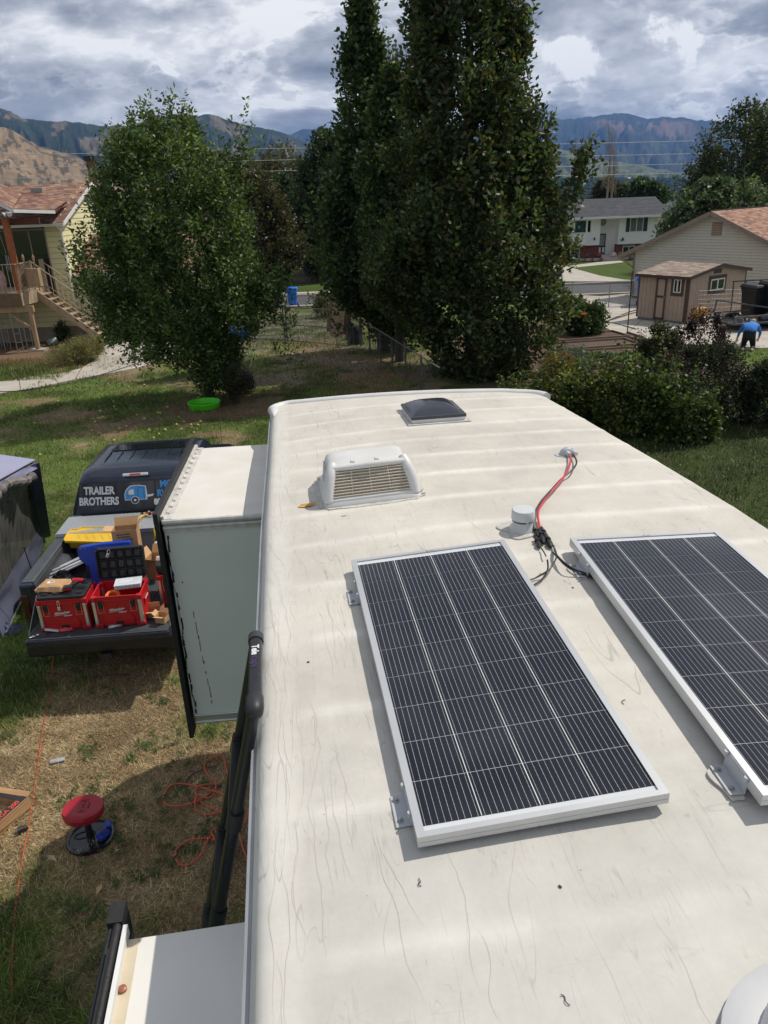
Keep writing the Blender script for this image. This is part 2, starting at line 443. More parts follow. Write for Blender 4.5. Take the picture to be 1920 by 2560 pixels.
def build_ground():
    m = matattr('turf', .95, .15, fine=.38, fscale=26, bump=.9)
    X = axis(-20, 26, .2, -9000, 9000); Y = axis(0, 48, .18, -300, 14000)
    gx, gy = np.meshgrid(X, Y, indexing='ij'); fx = gx.ravel(); fy = gy.ravel()
    d = fy - 14; s = .5 * (d + np.sqrt(d * d + 9)) - .33
    z = -SLOPE * np.maximum(s, 0); z = np.where(fy > 105, -SLOPE * 90.7 - 30 * (1 - np.exp(-(fy - 105) / 420)) , z)
    close = (np.abs(fx) < 30) & (fy < 60)
    z = z + np.where(close, (fbm(fx * 2.2, fy * 2.2) - .5) * .03, 0)
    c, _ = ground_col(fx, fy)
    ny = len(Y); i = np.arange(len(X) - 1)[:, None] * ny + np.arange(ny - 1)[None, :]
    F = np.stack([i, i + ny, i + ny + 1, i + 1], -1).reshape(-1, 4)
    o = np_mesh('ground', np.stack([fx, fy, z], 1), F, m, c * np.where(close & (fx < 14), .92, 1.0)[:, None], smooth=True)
    tag(o, kind='structure')
build_ground()
m_grass = matattr('grass_blades', .7, .25, translucent=.25)
def blades(n, x0, x1, y0, y1, ln, wd, keep=None, mul=1.0, name='grass', label=None, upr=.55):
    x = RNG.uniform(x0, x1, n); y = RNG.uniform(y0, y1, n)
    c, dry = ground_col(x, y)
    dens = .35 + .65 * fbm(x * 3.1, y * 3.1 + 4, 3) * 1.4
    k = (RNG.random(n) < dens)
    if keep is not None: k &= keep(x, y)
    x, y, c, dry = x[k], y[k], c[k], dry[k]; n = len(x)
    z = GZ(x, y) + (fbm(x * 2.2, y * 2.2) - .5) * .03 * ((np.abs(x) < 30) & (y < 60)) - .004
    L_ = ln * RNG.uniform(.5, 1.3, n) * (1.15 - .35 * dry); a = RNG.uniform(0, 2 * pi, n)
    lean = RNG.uniform(.15, 1.5, n) * (1 - upr) * 2 + dry * .5
    dx = np.cos(a) * np.sin(np.minimum(lean, 1.45)); dy = np.sin(a) * np.sin(np.minimum(lean, 1.45)); dz = np.cos(np.minimum(lean, 1.45))
    b = a + pi / 2 + RNG.uniform(-.8, .8, n); w = wd * RNG.uniform(.6, 1.4, n)
    ux = np.cos(b) * w * .5; uy = np.sin(b) * w * .5
    P = np.stack([x, y, z], 1); U = np.stack([ux, uy, 0 * ux], 1); D = np.stack([dx, dy, dz], 1) * L_[:, None]
    V = np.stack([P - U, P + U, P + D + U * .25, P + D - U * .25], 1).reshape(-1, 3)
    jit = (RNG.uniform(0, 1, n) ** 1.5 * 1.1 + .5)[:, None]
    warm = RNG.uniform(0, 1, n)[:, None]
    col = c * jit * mul * (1 + np.array([.12, .06, -.1])[None] * (warm - .3))
    straw = (RNG.random(n) < .16)[:, None]
    col = np.where(straw, STRAW[None] * jit * .9, col)
    C = np.repeat(np.clip(col, 0, 1), 4, 0)
    o = np_mesh(name, V, np.arange(4 * n).reshape(-1, 4), m_grass, C)
    tag(o, label, 'grass', kind='stuff')
inrv = lambda x, y: ~((x > -0.45 - y * .13) & (x < 2.4 - y * .13) & (y < 7.2))
blades(230000, -6.0, -0.2, 2.6, 8.2, .075, .0085, inrv, 1.65, label='short dry lawn grass beside the trailer and ladder')
blades(130000, -9.5, .4, 8.2, 15, .06, .010, None, 1.35, label='patchy lawn grass around the parked pickup')
blades(110000, -15, 1.5, 15, 25, .075, .016, None, 1.35, label='lawn grass around the fruit tree and plastic pool')
blades(45000, -12, 2.2, 25, 45, .10, .03, lambda x, y: y < 43, 1.08, label='rough grass along the chain link fence')
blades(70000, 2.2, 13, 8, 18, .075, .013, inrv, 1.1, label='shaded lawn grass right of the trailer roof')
blades(22000, 12.6, 22, 19.5, 28, .06, .02, None, 1.2, label='mown green lawn where the person is bending')
blades(26000, -18.5, -10.5, 27.0, 31.5, .16, .02, lambda x, y: (x < -11.3 - (y - 27) * .1), 1.15, label='tall dry weeds in front of the wooden deck')
def weeds():
    """broad-leaved rosettes in the dry turf"""
    pts = [(370, 1870), (455, 1900), (220, 1875), (230, 1970), (400, 1850), (250, 2280), (100, 2440), (170, 2300), (330, 2190), (410, 2170), (300, 2110), (290, 2010), (520, 1825), (400, 1760), (60, 1640), (250, 1735),
           (60, 2500), (480, 2120), (360, 2060), (520, 2060), (150, 1990), (420, 2000), (480, 1960), (90, 1760), (200, 1690), (440, 2350), (560, 1840), (20, 2330), (210, 2430), (330, 1890), (410, 1640), (30, 1850), (120, 1650)]
    mb = MB()
    for px, py in pts:
        p = atg(px, py)
        for k in range(7):
            q = p + Vector((random.gauss(0, .11), random.gauss(0, .09), 0)); s = random.uniform(.45, 1.0)
            g = random.uniform(.7, 1.4); base = (.075 * g, .115 * g, .035 * g)
            for j in range(9):
                a = random.uniform(0, 6.28); l = s * random.uniform(.05, .11); w = l * random.uniform(.07, .13)
                d = Vector((cos(a), sin(a), 0)); u = Vector((-sin(a), cos(a), 0)); lift = random.uniform(.1, .9)
                m1 = q + d * l * .5 + Vector((0, 0, l * .35 * lift + .02)); tp = q + d * l + Vector((0, 0, l * .3 * lift + .012))
                mb.face([q + Vector((0, 0, .01)), m1 - u * w, tp, m1 + u * w], 0, tuple(c * random.uniform(.8, 1.2) for c in base))
    tag(mb.build('weeds', m_grass), 'broad leaved weed rosettes in the dry lawn', 'weeds', kind='stuff')
weeds()

# =================================================================== TRAILER
TH = radians(7.4); FV = Vector((-sin(TH), cos(TH), 0)); GV = Vector((cos(TH), sin(TH), 0))
def rv(u, v, z): return FV * u + GV * v + Vector((0, 0, z))
def zr(u, v):
    cr = .05 * (1 - ((v - 1.05) / 1.25) ** 2)
    if u < 3.2: t = .044 * (max(u, -1) - 2.17)
    else:
        s = (u - 3.2) / 2.8; t = .045 + .07 * s - .115 * s * s
    return 3.86 + cr + t
def uvr(px, py, dz=0.0):
    z = 3.88
    for _ in range(20):
        p = at(px, py, z + dz); u = p.dot(FV); v = p.dot(GV); z = zr(u, v)
    return u, v
def onroof(px, py, dz=0.0):
    u, v = uvr(px, py, dz); return rv(u, v, zr(u, v) + dz)
def vL(u): return float(np.interp(u, [-3, 1, 2.5, 3.58, 4.53, 5.9, 6.3], [-.196, -.194, -.172, -.152, -.124, -.097, -.09]))
def vR(u): return float(np.interp(u, [-3, 2.9, 3.34, 3.7, 4.54, 5.2, 5.7, 6.3], [2.25, 2.23, 2.20, 2.17, 2.11, 2.085, 2.075, 2.06]))
def uF(v): return 6.08 - .125 * v

def roof_material():
    m, nt, p = _principled('roof_membrane'); N = nt.nodes; L = nt.links
    a = N.new('ShaderNodeAttribute'); a.attribute_name = 'tint'
    tc = N.new('ShaderNodeTexCoord')
    def nz(sc, det, st=(1, 1, 1), ro=.6, dist=0):
        mp = N.new('ShaderNodeMapping'); mp.inputs['Scale'].default_value = st; L.new(tc.outputs['Object'], mp.inputs[0])
        t = N.new('ShaderNodeTexNoise'); t.inputs['Scale'].default_value = sc; t.inputs['Detail'].default_value = det; t.inputs['Roughness'].default_value = ro
        t.inputs['Distortion'].default_value = dist; L.new(mp.outputs[0], t.inputs['Vector']); return t.outputs['Fac']
    def rng(x, a_, b_, c_, d_):
        r = N.new('ShaderNodeMapRange'); L.new(x, r.inputs[0])
        for i, q in enumerate((a_, b_, c_, d_)): r.inputs[i + 1].default_value = q
        return r.outputs[0]
    def mul(x, y):
        r = N.new('ShaderNodeMath'); r.operation = 'MULTIPLY'; L.new(x, r.inputs[0]); L.new(y, r.inputs[1]); return r.outputs[0]
    s = mul(rng(nz(2.2, 8), .3, .7, .90, 1.07), rng(nz(11, 7, ro=.7), .3, .75, .93, 1.05))
    s = mul(s, rng(nz(70, 4, ro=.8), .25, .75, .97, 1.03))
    # thin wandering crack lines: level sets of stretched noise
    for sc, st, wd, dp, ds in ((3.0, (3.2, .30, 1), .0060, .70, .35), (5.5, (3.0, .22, 1), .0060, .76, .4), (8.0, (3.0, .25, 1), .008, .82, .5), (2.0, (.5, 2.4, 1), .0025, .86, .3)):
        t = nz(sc, 2, st, .5, ds)
        r = N.new('ShaderNodeMath'); r.operation = 'SUBTRACT'; L.new(t, r.inputs[0]); r.inputs[1].default_value = .5
        r2 = N.new('ShaderNodeMath'); r2.operation = 'ABSOLUTE'; L.new(r.outputs[0], r2.inputs[0])
        ln = rng(r2.outputs[0], 0, wd, dp, 1.0)
        msk = rng(nz(1.3 * sc, 3, (.5, .8, 1)), .45, .6, 0, 1)
        mx = N.new('ShaderNodeMix'); mx.data_type = 'FLOAT'; L.new(msk, mx.inputs[0]); mx.inputs[2].default_value = 1.0; L.new(ln, mx.inputs[3])
        s = mul(s, mx.outputs[0])
    # specks of grit
    v = N.new('ShaderNodeTexVoronoi'); v.inputs['Scale'].default_value = 9; L.new(tc.outputs['Object'], v.inputs['Vector'])
    s = mul(s, rng(v.outputs['Distance'], .018, .03, .6, 1))
    vm = N.new('ShaderNodeVectorMath'); vm.operation = 'SCALE'; L.new(a.outputs['Color'], vm.inputs[0]); L.new(s, vm.inputs['Scale'])
    L.new(vm.outputs[0], p.inputs['Base Color']); p.inputs['Roughness'].default_value = .62; p.inputs['Specular IOR Level'].default_value = .3
    b = N.new('ShaderNodeBump'); b.inputs['Strength'].default_value = .12; b.inputs['Distance'].default_value = .004
    L.new(nz(45, 5, ro=.7), b.inputs['Height']); L.new(b.outputs[0], p.inputs['Normal'])
    return m
m_roof = roof_material()
m_rvwall = mat('trailer_wall_panel', (.46, .49, .47), .5, var=.05, scale=1.5)
m_slidewall = mat('slide_wall_panel', srgb(214, 220, 212), .45, var=.03, scale=2.0, bump=.02)
m_dirtywhite = mat('dirty_white_trim', (.60, .58, .54), .55, var=.22, scale=14, bump=.1)
m_greytrim = mat('grey_rail', (.34, .35, .36), .4, .3, var=.15)

def build_trailer():
    R = thing('travel_trailer', 'long white trailer with a cream rubber roof filling the right of the picture', 'trailer', (0, 0, 0), TH)
    # roof skin
    us = np.arange(-2.2, 6.001, .022); nv = 130
    V = []; C = []
    ribs = [2.44 + d for d in (0, .39, .76, 1.11, 1.46, 1.79, 2.12, 2.42, 2.79, 3.16)] + [2.44 - .42 * k for k in range(1, 11)]
    def ribf(uu, v, l):
        rib = 0
        for rb in ribs:
            d = (uu - rb - .012 * sin(v * 5 + rb)) / .028
            if abs(d) < 3: rib = max(rib, math.exp(-d * d))
        f_ = min(1, max(0, (v - l - .02) / .23)); g_ = 1 if v < 1.9 else min(1, max(0, (2.3 - v) / .3))
        return rib * f_ * f_ * (3 - 2 * f_) * g_ * (1 if uu > 2.2 else (.75 if v < .45 else .3))
    CREAM = np.array((.62, .583, .515)); CLEAN = np.array((.71, .685, .62)); GREYN = np.array((.585, .57, .52))
    for u in us:
        l, r = vL(u), vR(u)
        for j in range(nv):
            q = j / (nv - 1); v = l + (r - l) * q
            uu = -2.2 + (u + 2.2) * (uF(v) + 2.2) / (6.0 + 2.2)
            z = zr(uu, v)
            e = min(v - l, r - v)                                   # rounded shoulder at both edges
            if e < .055: z -= .055 - sqrt(max(0, .055 ** 2 - (.055 - e) ** 2))
            rib = ribf(uu, v, l)
            z += .0035 * rib
            V.append((v, uu, z))
            n = float(fbm(np.array([v * 1.3 + 5]), np.array([uu * 1.6 + 3]), 4)[0])
            nearg = float(sstep(3.0, .6, uu))
            c = CREAM * (1 - nearg) + GREYN * nearg
            n2_ = float(fbm(np.array([v * 5 + 9]), np.array([uu * 5]), 3)[0]); c = c * (.86 + .20 * n + .09 * n2_)
            rn = float(vn(np.array([v * 6.0]), np.array([uu * 2.0 + 11]))[0])
            c = c + (CLEAN * 1.04 - c) * min(1, 1.15 * rib * (.45 + .6 * rn))
            if v - l < .14: 
                t = float(sstep(.16, .10, v - l)); c = c + (CLEAN - c) * t * (.4 + .6 * n)
            C.append(c)
    V = np.array(V); nu = len(us)
    i = np.arange(nu - 1)[:, None] * nv + np.arange(nv - 1)[None, :]
    F = np.stack([i, i + 1, i + nv + 1, i + nv], -1).reshape(-1, 4)
    o = np_mesh('roof_membrane', V, F, m_roof, np.array(C), R, smooth=True)
    # hairline cracks in the membrane, thin ribbons lying on it
    mb = MB(); rc = random.Random(11)
    for k in range(150):
        e_ = rc.random(); v = vL(2) + (.03 + .10 * rc.random() if e_ < .3 else .10 + 1.0 * rc.random() ** 1.8 if e_ < .93 else .2 + 1.9 * rc.random())
        u = rc.uniform(.2, 5.2) if e_ < .85 else rc.uniform(1, 5.4); n_ = int(rc.uniform(6, 34)); dr = rc.gauss(.05, .16); w = rc.uniform(.0003, .0007) * (1 if e_ < .93 else .6); g = rc.uniform(.95, 1.18); P0 = None; col = (.49 * g, .445 * g, .385 * g)
        for j in range(n_):
            if not (vL(u) + .03 < v < vR(u) - .05 and -.5 < u < 5.8): break
            p = Vector((v, u, zr(u, v) + .0035 * ribf(u, v, vL(u)) + .0007)); ww = w * sin(pi * (j + .5) / n_)
            if P0 is not None: mb.face([P0[0] - Vector((P0[1], 0, 0)), P0[0] + Vector((P0[1], 0, 0)), p + Vector((ww, 0, 0)), p - Vector((ww, 0, 0))], 0, col)
            P0 = (p, ww); dr += rc.gauss(0, .13) - dr * .16; u += .024; v -= dr * .024
    tag(mb.build('surface_cracks', matattr('crack_dirt', .9, .1), R), kind='stuff')
    # side walls
    def wall(side, name):
        mb = MB(); a = []; b = []
        U = [-2.2, -1, 0, 1, 1.8, 2.5, 3.2, 3.9, 4.6, 5.2, uF(0 if side < 0 else 2) ]
        for u in U:
            v = (vL(u) + .004) if side < 0 else (vR(u) - .004)
            a.append(Vector((v, u, zr(u, v) - .05))); b.append(Vector((v, u, .55 if u < 3.9 else 1.35)))
        for k in range(len(U) - 1):
            f = [a[k], a[k + 1], b[k + 1], b[k]]; mb.face(f if side < 0 else f[::-1], 0)
        mb.build(name, m_rvwall, R)
    wall(-1, 'side_wall'); wall(1, 'side_wall')
    # drip rail along the roof edge with a dark insert
    mb = MB(); pts = [(vL(u) - .008, u, zr(u, vL(u)) - .066) for u in np.arange(-2.2, 6.0, .25)]
    for k in range(len(pts) - 1): mb.beam(pts[k], pts[k + 1], .016, .028, 0)
    mb.build('drip_rail', m_greytrim, R)
    mb = MB(); pts = [(vL(u) - .012, u, zr(u, vL(u)) - .092) for u in np.arange(-2.2, 6.0, .25)]
    for k in range(len(pts) - 1): mb.beam(pts[k], pts[k + 1], .018, .018, 0)
    mb.build('rail_insert', m_white, R)
    mb = MB(); pts = [(vR(u) + .008, u, zr(u, vR(u)) - .066) for u in np.arange(-2.2, 6.0, .25)]
    for k in range(len(pts) - 1): mb.beam(pts[k], pts[k + 1], .016, .028, 0)
    mb.build('drip_rail', m_greytrim, R)
    # front cap: raised moulded lip round the front edge and the nose below it
    path = []
    l, r = vL(6.0), vR(5.8)
    for t in np.linspace(0, 1, 8): path.append((l + .022 , 5.70 + .22 * t))
    for a in np.linspace(pi, pi / 2, 9)[1:]: path.append((l + .16 + .155 * cos(a), uF(l) - .16 + .165 * sin(a)))
    for v in np.linspace(l + .25, r - .3, 12): path.append((v, uF(v) + .012))
    for a in np.linspace(pi / 2, 0, 9)[1:]: path.append((r - .22 + .215 * cos(a), uF(r) - .16 + .165 * sin(a)))
    rings = []
    for k, (v, u) in enumerate(path):
        p = Vector((v, u, 0)); d = Vector((path[min(k + 1, len(path) - 1)][0] - path[max(k - 1, 0)][0], path[min(k + 1, len(path) - 1)][1] - path[max(k - 1, 0)][1], 0)).normalized()
        nrm = Vector((-d.y, d.x, 0)); zz = zr(u, v)
        w = .030 * float(sstep(0, 6, k)) + .006; ring = []
        for a in np.linspace(0, 2 * pi, 15)[:-1]:
            ring.append(p + nrm * (w * cos(a)) + Vector((0, 0, zz - .010 + (.034 if sin(a) > 0 else .05) * sin(a) * (w / .036))))
        rings.append(ring)
    MB().ring_loft(rings).build('front_cap_lip', m_whiteplast, R, smooth=60)
    for vv, uu in ((l + .012, 5.93), (r - .02, 5.70)): MB().tube([(vv, uu, zr(uu, vv) - .012), (vv - .002, uu, zr(uu, vv) - .10), (vv, uu + .02, 2.2)], [.026, .024, .022], 10).build('corner_moulding', m_whiteplast, R, smooth=True)
    prof = [(0.02, 3.83), (.16, 3.80), (.42, 3.68), (.75, 3.46), (1.02, 3.15), (1.18, 2.8), (1.22, 2.4), (1.15, 1.9), (1.0, 1.4), (-.6, 1.35), (-1.9, 1.35)]
    rings = []
    for v in [l + .0, l + .03, l + .12, .4, 1.0, 1.6, r - .12, r - .03, r]:
        e = min(v - l, r - v); k = 1 - (.10 if e < .02 else (.045 if e < .05 else (.0)))
        rings.append([Vector((v, uF(v) + a * k, b - (1 - k) * .5)) for a, b in prof])
    MB().ring_loft(rings).build('nose', m_whiteplast, R, smooth=50)
    mb = MB().mm(-.05, 2.05, -2.0, 3.9, .45, .6); mb.build('chassis', m_black, R)
    # ---- slide-out room (forward one) : roof, walls, flange, trims
    z1, zb = 3.62, 2.15; u0, u1 = 4.42, 5.86; vo, vi = -.79, -.12; vo_, u0_ = vo, u0
    S = MB().mm(vo, vi, u0, u1, zb, z1 - .012).build('slide_out', m_slidewall, R)
    mb = MB(); n = 24
    for k in range(n):
        a = vo + (vi - vo) * k / n; b = vo + (vi - vo) * (k + 1) / n
    mb.mm(vo - .005, vi + .02, u0 - .006, u1, z1 - .010, z1 + .004)
    mb.build('slide_roof', mat('slide_roof_membrane', (.76, .71, .62), .6, var=.10, scale=4, bump=.1, detail=8, col2=(.76, .735, .69)), S)
    mb = MB()
    for zz, rr in ((z1 + .004, .017), (z1 - .034, .012)):
        mb.tube([(vo, u0 - .012, zz - .01), (vi, u0 - .012, zz - .008)], rr, 8)
    mb.mm(vo, vi, u0 - .010, u0 + .0, z1 - .075, z1 - .045)
    mb.build('roof_edge_roll', m_dirtywhite, S, smooth=True)
    MB().mm(vo + .005, vi, u0 - .014, u0 - .001, zb - .02, zb + .03).mm(vo + .005, vi, u0 - .022, u0 - .002, zb - .035, zb - .02).build('bottom_trim', m_alu, S, bevel=.003)
    # outer flange: black rubber lined aluminium frame standing out past the room
    fl = MB(); vf = vo - .012
    fl.mm(vf - .028, vf, u0 - .06, u0 + .02, zb - .12, z1 + .035)
    fl.mm(vf - .028, vf, u1 - .02, u1 + .06, zb - .12, z1 + .075)
    fl.beam((vf - .014, u0 - .06, z1 + .035), (vf - .014, u1 + .07, z1 + .045), .030, .07)
    fl.mm(vf - .024, vf, u0 - .05, u1 + .06, zb - .12, z1)
    fl.build('flange', m_blackrub, S, bevel=.004)
    MB().beam((vo - .002, u0 + .0, z1 + .012), (vo - .002, u1 + .02, z1 + .016), .022, .03).beam((vo + .03, u0, z1 + .007), (vo + .03, u1, z1 + .009), .05, .004).build('flange_trim', m_dirtywhite, S)
    for k in range(13):
        MB().beam((vo + .004, u0 + .08 + k * .108, z1 + .024), (vo + .030, u0 + .085 + k * .108, z1 + .012), .009, .004).build('clip', m_steel, S)
    # torn sealant along the near corner and flaked paint
    mb = MB(); z = z1 - .10
    while z > zb + .05:
        h = random.uniform(.012, .04); w = random.uniform(.001, .013); q_ = vo + .008 + .006 * sin(z * 9) + .004 * sin(z * 31)
        mb.mm(q_, q_ + w, u0 - .004, u0 - .001, z - h * random.uniform(.9, 1.6), z); z -= h
    for z, h, dv in ((2.98, .05, .10), (2.90, .09, .105), (2.80, .03, .108), (2.76, .08, .11), (2.64, .05, .115), (2.60, .02, .118), (2.52, .02, .12), (2.46, .05, .125), (2.40, .07, .13), (2.33, .02, .13), (2.285, .022, .13), (3.20, .012, .06)):
        w = .0025 if h > .03 else .005
        mb.mm(vo + dv, vo + dv + w, u0 - .004, u0 - .001, z - h, z)
    tag(mb.build('peeling_sealant', m_blackrub, S), kind='stuff')
    # ---- rear slide-out
    z2 = 3.28; ua, ub = -1.6, 1.785; va, vb = -.638, -.19
    S2 = MB().mm(va, vb, ua, ub, 1.2, z2 - .012).build('slide_out', m_slidewall, R, label=None) if False else MB().mm(va, vb, ua, ub, 1.2, z2 - .012).build('slide_out', m_slidewall, R)
    MB().mm(va, vb + .01, ua, ub + .004, z2 - .010, z2 + .003).build('slide_roof', mat('grey_slide_roof', (.76, .74, .69), .6, var=.05, scale=3, bump=.06, detail=8), S2)
    MB().mm(va + .0005, va + .045, ua, ub + .002, z2 + .0035, z2 + .006).build('edge_tape', mat('yellowed_tape', (.66, .57, .42), .6, var=.12, scale=6), S2)
    # rubber bulb seal, curling up at its far end
    mb = MB(); pts = []
    for k in range(26):
        t = k / 25; u = ua + (ub + .08 - ua) * t; c = .035 * sin(t * pi) ; pts.append((va - .020 - .012 * (1 - t) - c * .2, u, z2 + .032 + .008 * sin(u * 4)))
    mb.tube([(a + .0, b, c) for a, b, c in pts], .014, 8)
    mb.tube([(a - .022, b, c - .012) for a, b, c in pts], .011, 8)
    mb.tube([(a - .008, b, c + .012) for a, b, c in pts[:-1]], .005, 6)
    mb.mm(va - .052, va - .004, ub + .03, ub + .11, z2 - .14, z2 + .055)
    mb.mm(va - .045, va - .008, ua, ub + .06, 1.1, z2 + .02)
    mb.build('rubber_seal', m_blackrub, S2, smooth=50)
    MB().beam((va + .004, ua, z2 + .02), (va + .004, ub + .03, z2 + .02), .014, .04).build('white_strip', m_white, S2)
    for u, s in ((1.62, .013), (1.40, .008), (1.15, .006)):
        MB().lathe([(s, -.004), (s, .004), (s * .5, .007)], (va + .022, u, z2 + .010), n=10).build('rust_stained_plug', mat('rusty_bronze', (.28, .12, .07), .5, .3, var=.3) if 'rusty_bronze' not in MATS else MATS['rusty_bronze'], S2)
    pv = Matrix.Translation((vo_, u0_, 0)); S.matrix_basis = pv @ Matrix.Rotation(radians(-3.5), 4, 'Z') @ pv.inverted()
    return R
trailer = build_trailer()

# ---- things fixed on the roof (each its own thing)
def frame_uv(u, v, tilt=True):
    """matrix sitting on the roof at (u,v): x right, y forward, z roof normal"""
    e = .05; du = (zr(u + e, v) - zr(u - e, v)) / (2 * e); dv = (zr(u, v + e) - zr(u, v - e)) / (2 * e)
    x = (GV + Vector((0, 0, dv))).normalized(); z = x.cross((FV + Vector((0, 0, du)))).normalized(); y = z.cross(x)
    return Matrix((x, y, z)).transposed().to_4x4(), rv(u, v, zr(u, v))
def roof_thing(name, label, cat, u, v, group=None, dz=0.0, yaw=0.0):
    Rm, p = frame_uv(u, v); o = thing(name, label, cat, group=group)
    o.matrix_world = Matrix.Translation(p + Vector((0, 0, dz))) @ Rm @ Matrix.Rotation(yaw, 4, 'Z'); return o

def vent_cover():
    o = roof_thing('roof_air_vent', 'moulded white roof vent cover with louvred grille on the left of the roof', 'roof vent', 3.83, .415)
    w, d, h = .235, .215, .215
    MB().prism([Vector(((.285 + .006 * sin(9 * t) + .004 * sin(17 * t)) * (abs(cos(t)) ** .35) * (1 if cos(t) > 0 else -1), (.272 + .006 * sin(11 * t)) * (abs(sin(t)) ** .35) * (1 if sin(t) > 0 else -1), -.002)) for t in np.linspace(0.01, 2 * pi + .01, 97)[:-1]], (0, 0, .007)).build('sealant', mat('vent_sealant', (.56, .535, .48), .6, var=.16, scale=30, bump=.5), o)
    def ring(hw, y0, y1, z, r=.05, n=5):
        P = []
        for cx, cy, a0 in ((hw - r, y1 - r, 0), (-hw + r, y1 - r, pi / 2), (-hw + r, y0 + r, pi), (hw - r, y0 + r, 1.5 * pi)):
            for k in range(n): a = a0 + pi / 2 * k / (n - 1); P.append(Vector((cx + r * cos(a), cy + r * sin(a), z)))
        return P
    MB().ring_loft([ring(w + .022, -d - .03, d + .03, .0), ring(w + .022, -d - .03, d + .03, .012), ring(w + .004, -d - .012, d + .012, .030), ring(w - .002, -d - .006, d, .045)]).build('base_flange', m_whiteplast, o, smooth=50)
    # shell is open at the front where the grille sits
    MB().ring_loft([ring(w - .004, -d + .03, d, .03), ring(w - .012, -d + .055, d - .02, .12), ring(w - .030, -d + .085, d - .05, .19), ring(w - .055, -d + .105, d - .09, h - .004), ring(w - .10, -d + .14, d - .13, h)]).build('shell', m_whiteplast, o, smooth=50)
    for s in (-1, 1):
        MB().tube([(s * (w - .010), -d + .012, .02), (s * (w - .016), -d + .030, .09), (s * (w - .030), -d + .052, .155), (s * (w - .042), -d + .075, .195), (s * (w - .050), -d + .11, .222)], [.030, .030, .029, .029, .024], 12).build('corner_pillar', m_whiteplast, o, smooth=True)
        mb = MB()
        for k in range(7):
            for q in range(4):
                mb.box((s * (w - .005 - .004 * q), -.09 + k * .034, .05 + q * .032), (.006, .022, .018))
        mb.build('side_grille', m_greyplast, o)
    MB().tube([(-w + .05, -d + .075, .205), (0, -d + .068, .212), (w - .05, -d + .075, .205)], [.020, .022, .020], 10).build('top_rail', m_whiteplast, o, smooth=True)
    # grille plane leans back
    a0, b0 = Vector((0, -d + .004, .040)), Vector((0, -d + .062, .190))
    back = MB().face([Vector((-w + .03, a0.y + .012, a0.z)), Vector((w - .03, a0.y + .012, a0.z)), Vector((w - .045, b0.y + .012, b0.z)), Vector((-w + .045, b0.y + .012, b0.z))]).build('grille_backing', mat('grille_shadow', (.66, .60, .50), .8), o)  # backing is plain beige, close to the louvres
    mg = mat('beige_louvre', (.74, .68, .57), .6, var=.05)
    for k in range(9):
        t = (k + .3) / 9; p = a0.lerp(b0, t); hw = w - .032 - .013 * t
        s = pbox('louvre', -hw, hw, p.y - .006, p.y + .008, p.z, p.z + .003, mg, o); s.rotation_euler = (-.75, 0, 0); s.scale = (2 * hw, .027, .003)
    for k in (-1, 0, 1):
        pbeam('mullion', a0 + Vector((k * .1, -.003, 0)), b0 + Vector((k * .095, -.003, 0)), .004, .006, mg, o, up=(0, -1, .4))
    MB().beam(a0 + Vector((0, .0, -.012)), a0 + Vector((0, .001, -.010)), 2 * w - .06, .03).mm(-w + .02, w - .02, -d - .012, -d + .012, .012, .040).build('sill', m_whiteplast, o, bevel=.006)
    for s, y in ((-1, -d + .03), (-1, d - .06), (1, -d + .02), (1, -d + .08)):
        MB().mm(s * (w + .018) - .022, s * (w + .018) + .022, y - .02, y + .02, .0, .014).lathe([(.008, 0), (.008, .02), (.004, .024)], (s * (w + .022), y, .01), n=8).build('mounting_tab', m_dirtywhite, o)
    for s in (-.35, .25):
        MB().box((s * w * .9, -d + .135, h + .002), (.022, .03, .012)).build('top_clip', m_whiteplast, o, bevel=.004)
    for ch in o.children: ch.matrix_basis = Matrix.Diagonal((1, 1, .84, 1)) @ ch.matrix_basis
vent_cover()
def hatch():
    o = roof_thing('roof_hatch', 'closed tinted dome hatch near the front of the roof', 'roof hatch', 5.15, 1.045)
    mb = MB(); w = .185; d = .215
    mb.mm(-w - .035, w + .035, -d - .035, d + .03, .0, .006); mb.build('sealant_flange', m_dirtywhite, o, bevel=.01)
    MB().mm(-w, w, -d, d, .0, .045).build('curb', m_white, o)
    MB().mm(-w - .008, w + .008, -d - .008, d + .008, .028, .052).build('lid_rim', mat('smoked_plastic_rim', (.05, .055, .065), .35, var=.2), o, bevel=.008)
    n = 16; V = []
    for i in range(n + 1):
        for j in range(n + 1):
            x = -1 + 2 * i / n; y = -1 + 2 * j / n
            z = .052 + .052 * (1 - max(abs(x), abs(y)) ** 2.2) + .012 * (1 - x * x) * (1 - y * y)
            V.append((x * w * .97, y * d * .97, z))
    F = [(i * (n + 1) + j, (i + 1) * (n + 1) + j, (i + 1) * (n + 1) + j + 1, i * (n + 1) + j + 1) for i in range(n) for j in range(n)]
    MB().add(V, F).build('dome', mat('smoked_dome', (.035, .04, .055), .18, var=.1, spec=.7), o, smooth=50)
    for k in range(12):
        a = (k % 6) / 5; s = -1 if k < 6 else 1
        MB().lathe([(.012, 0), (.009, .006), (0, .008)], (s * (w + .024), -d - .01 + a * 2 * d, .004), n=8).build('sealed_screw', m_dirtywhite, o)
hatch()
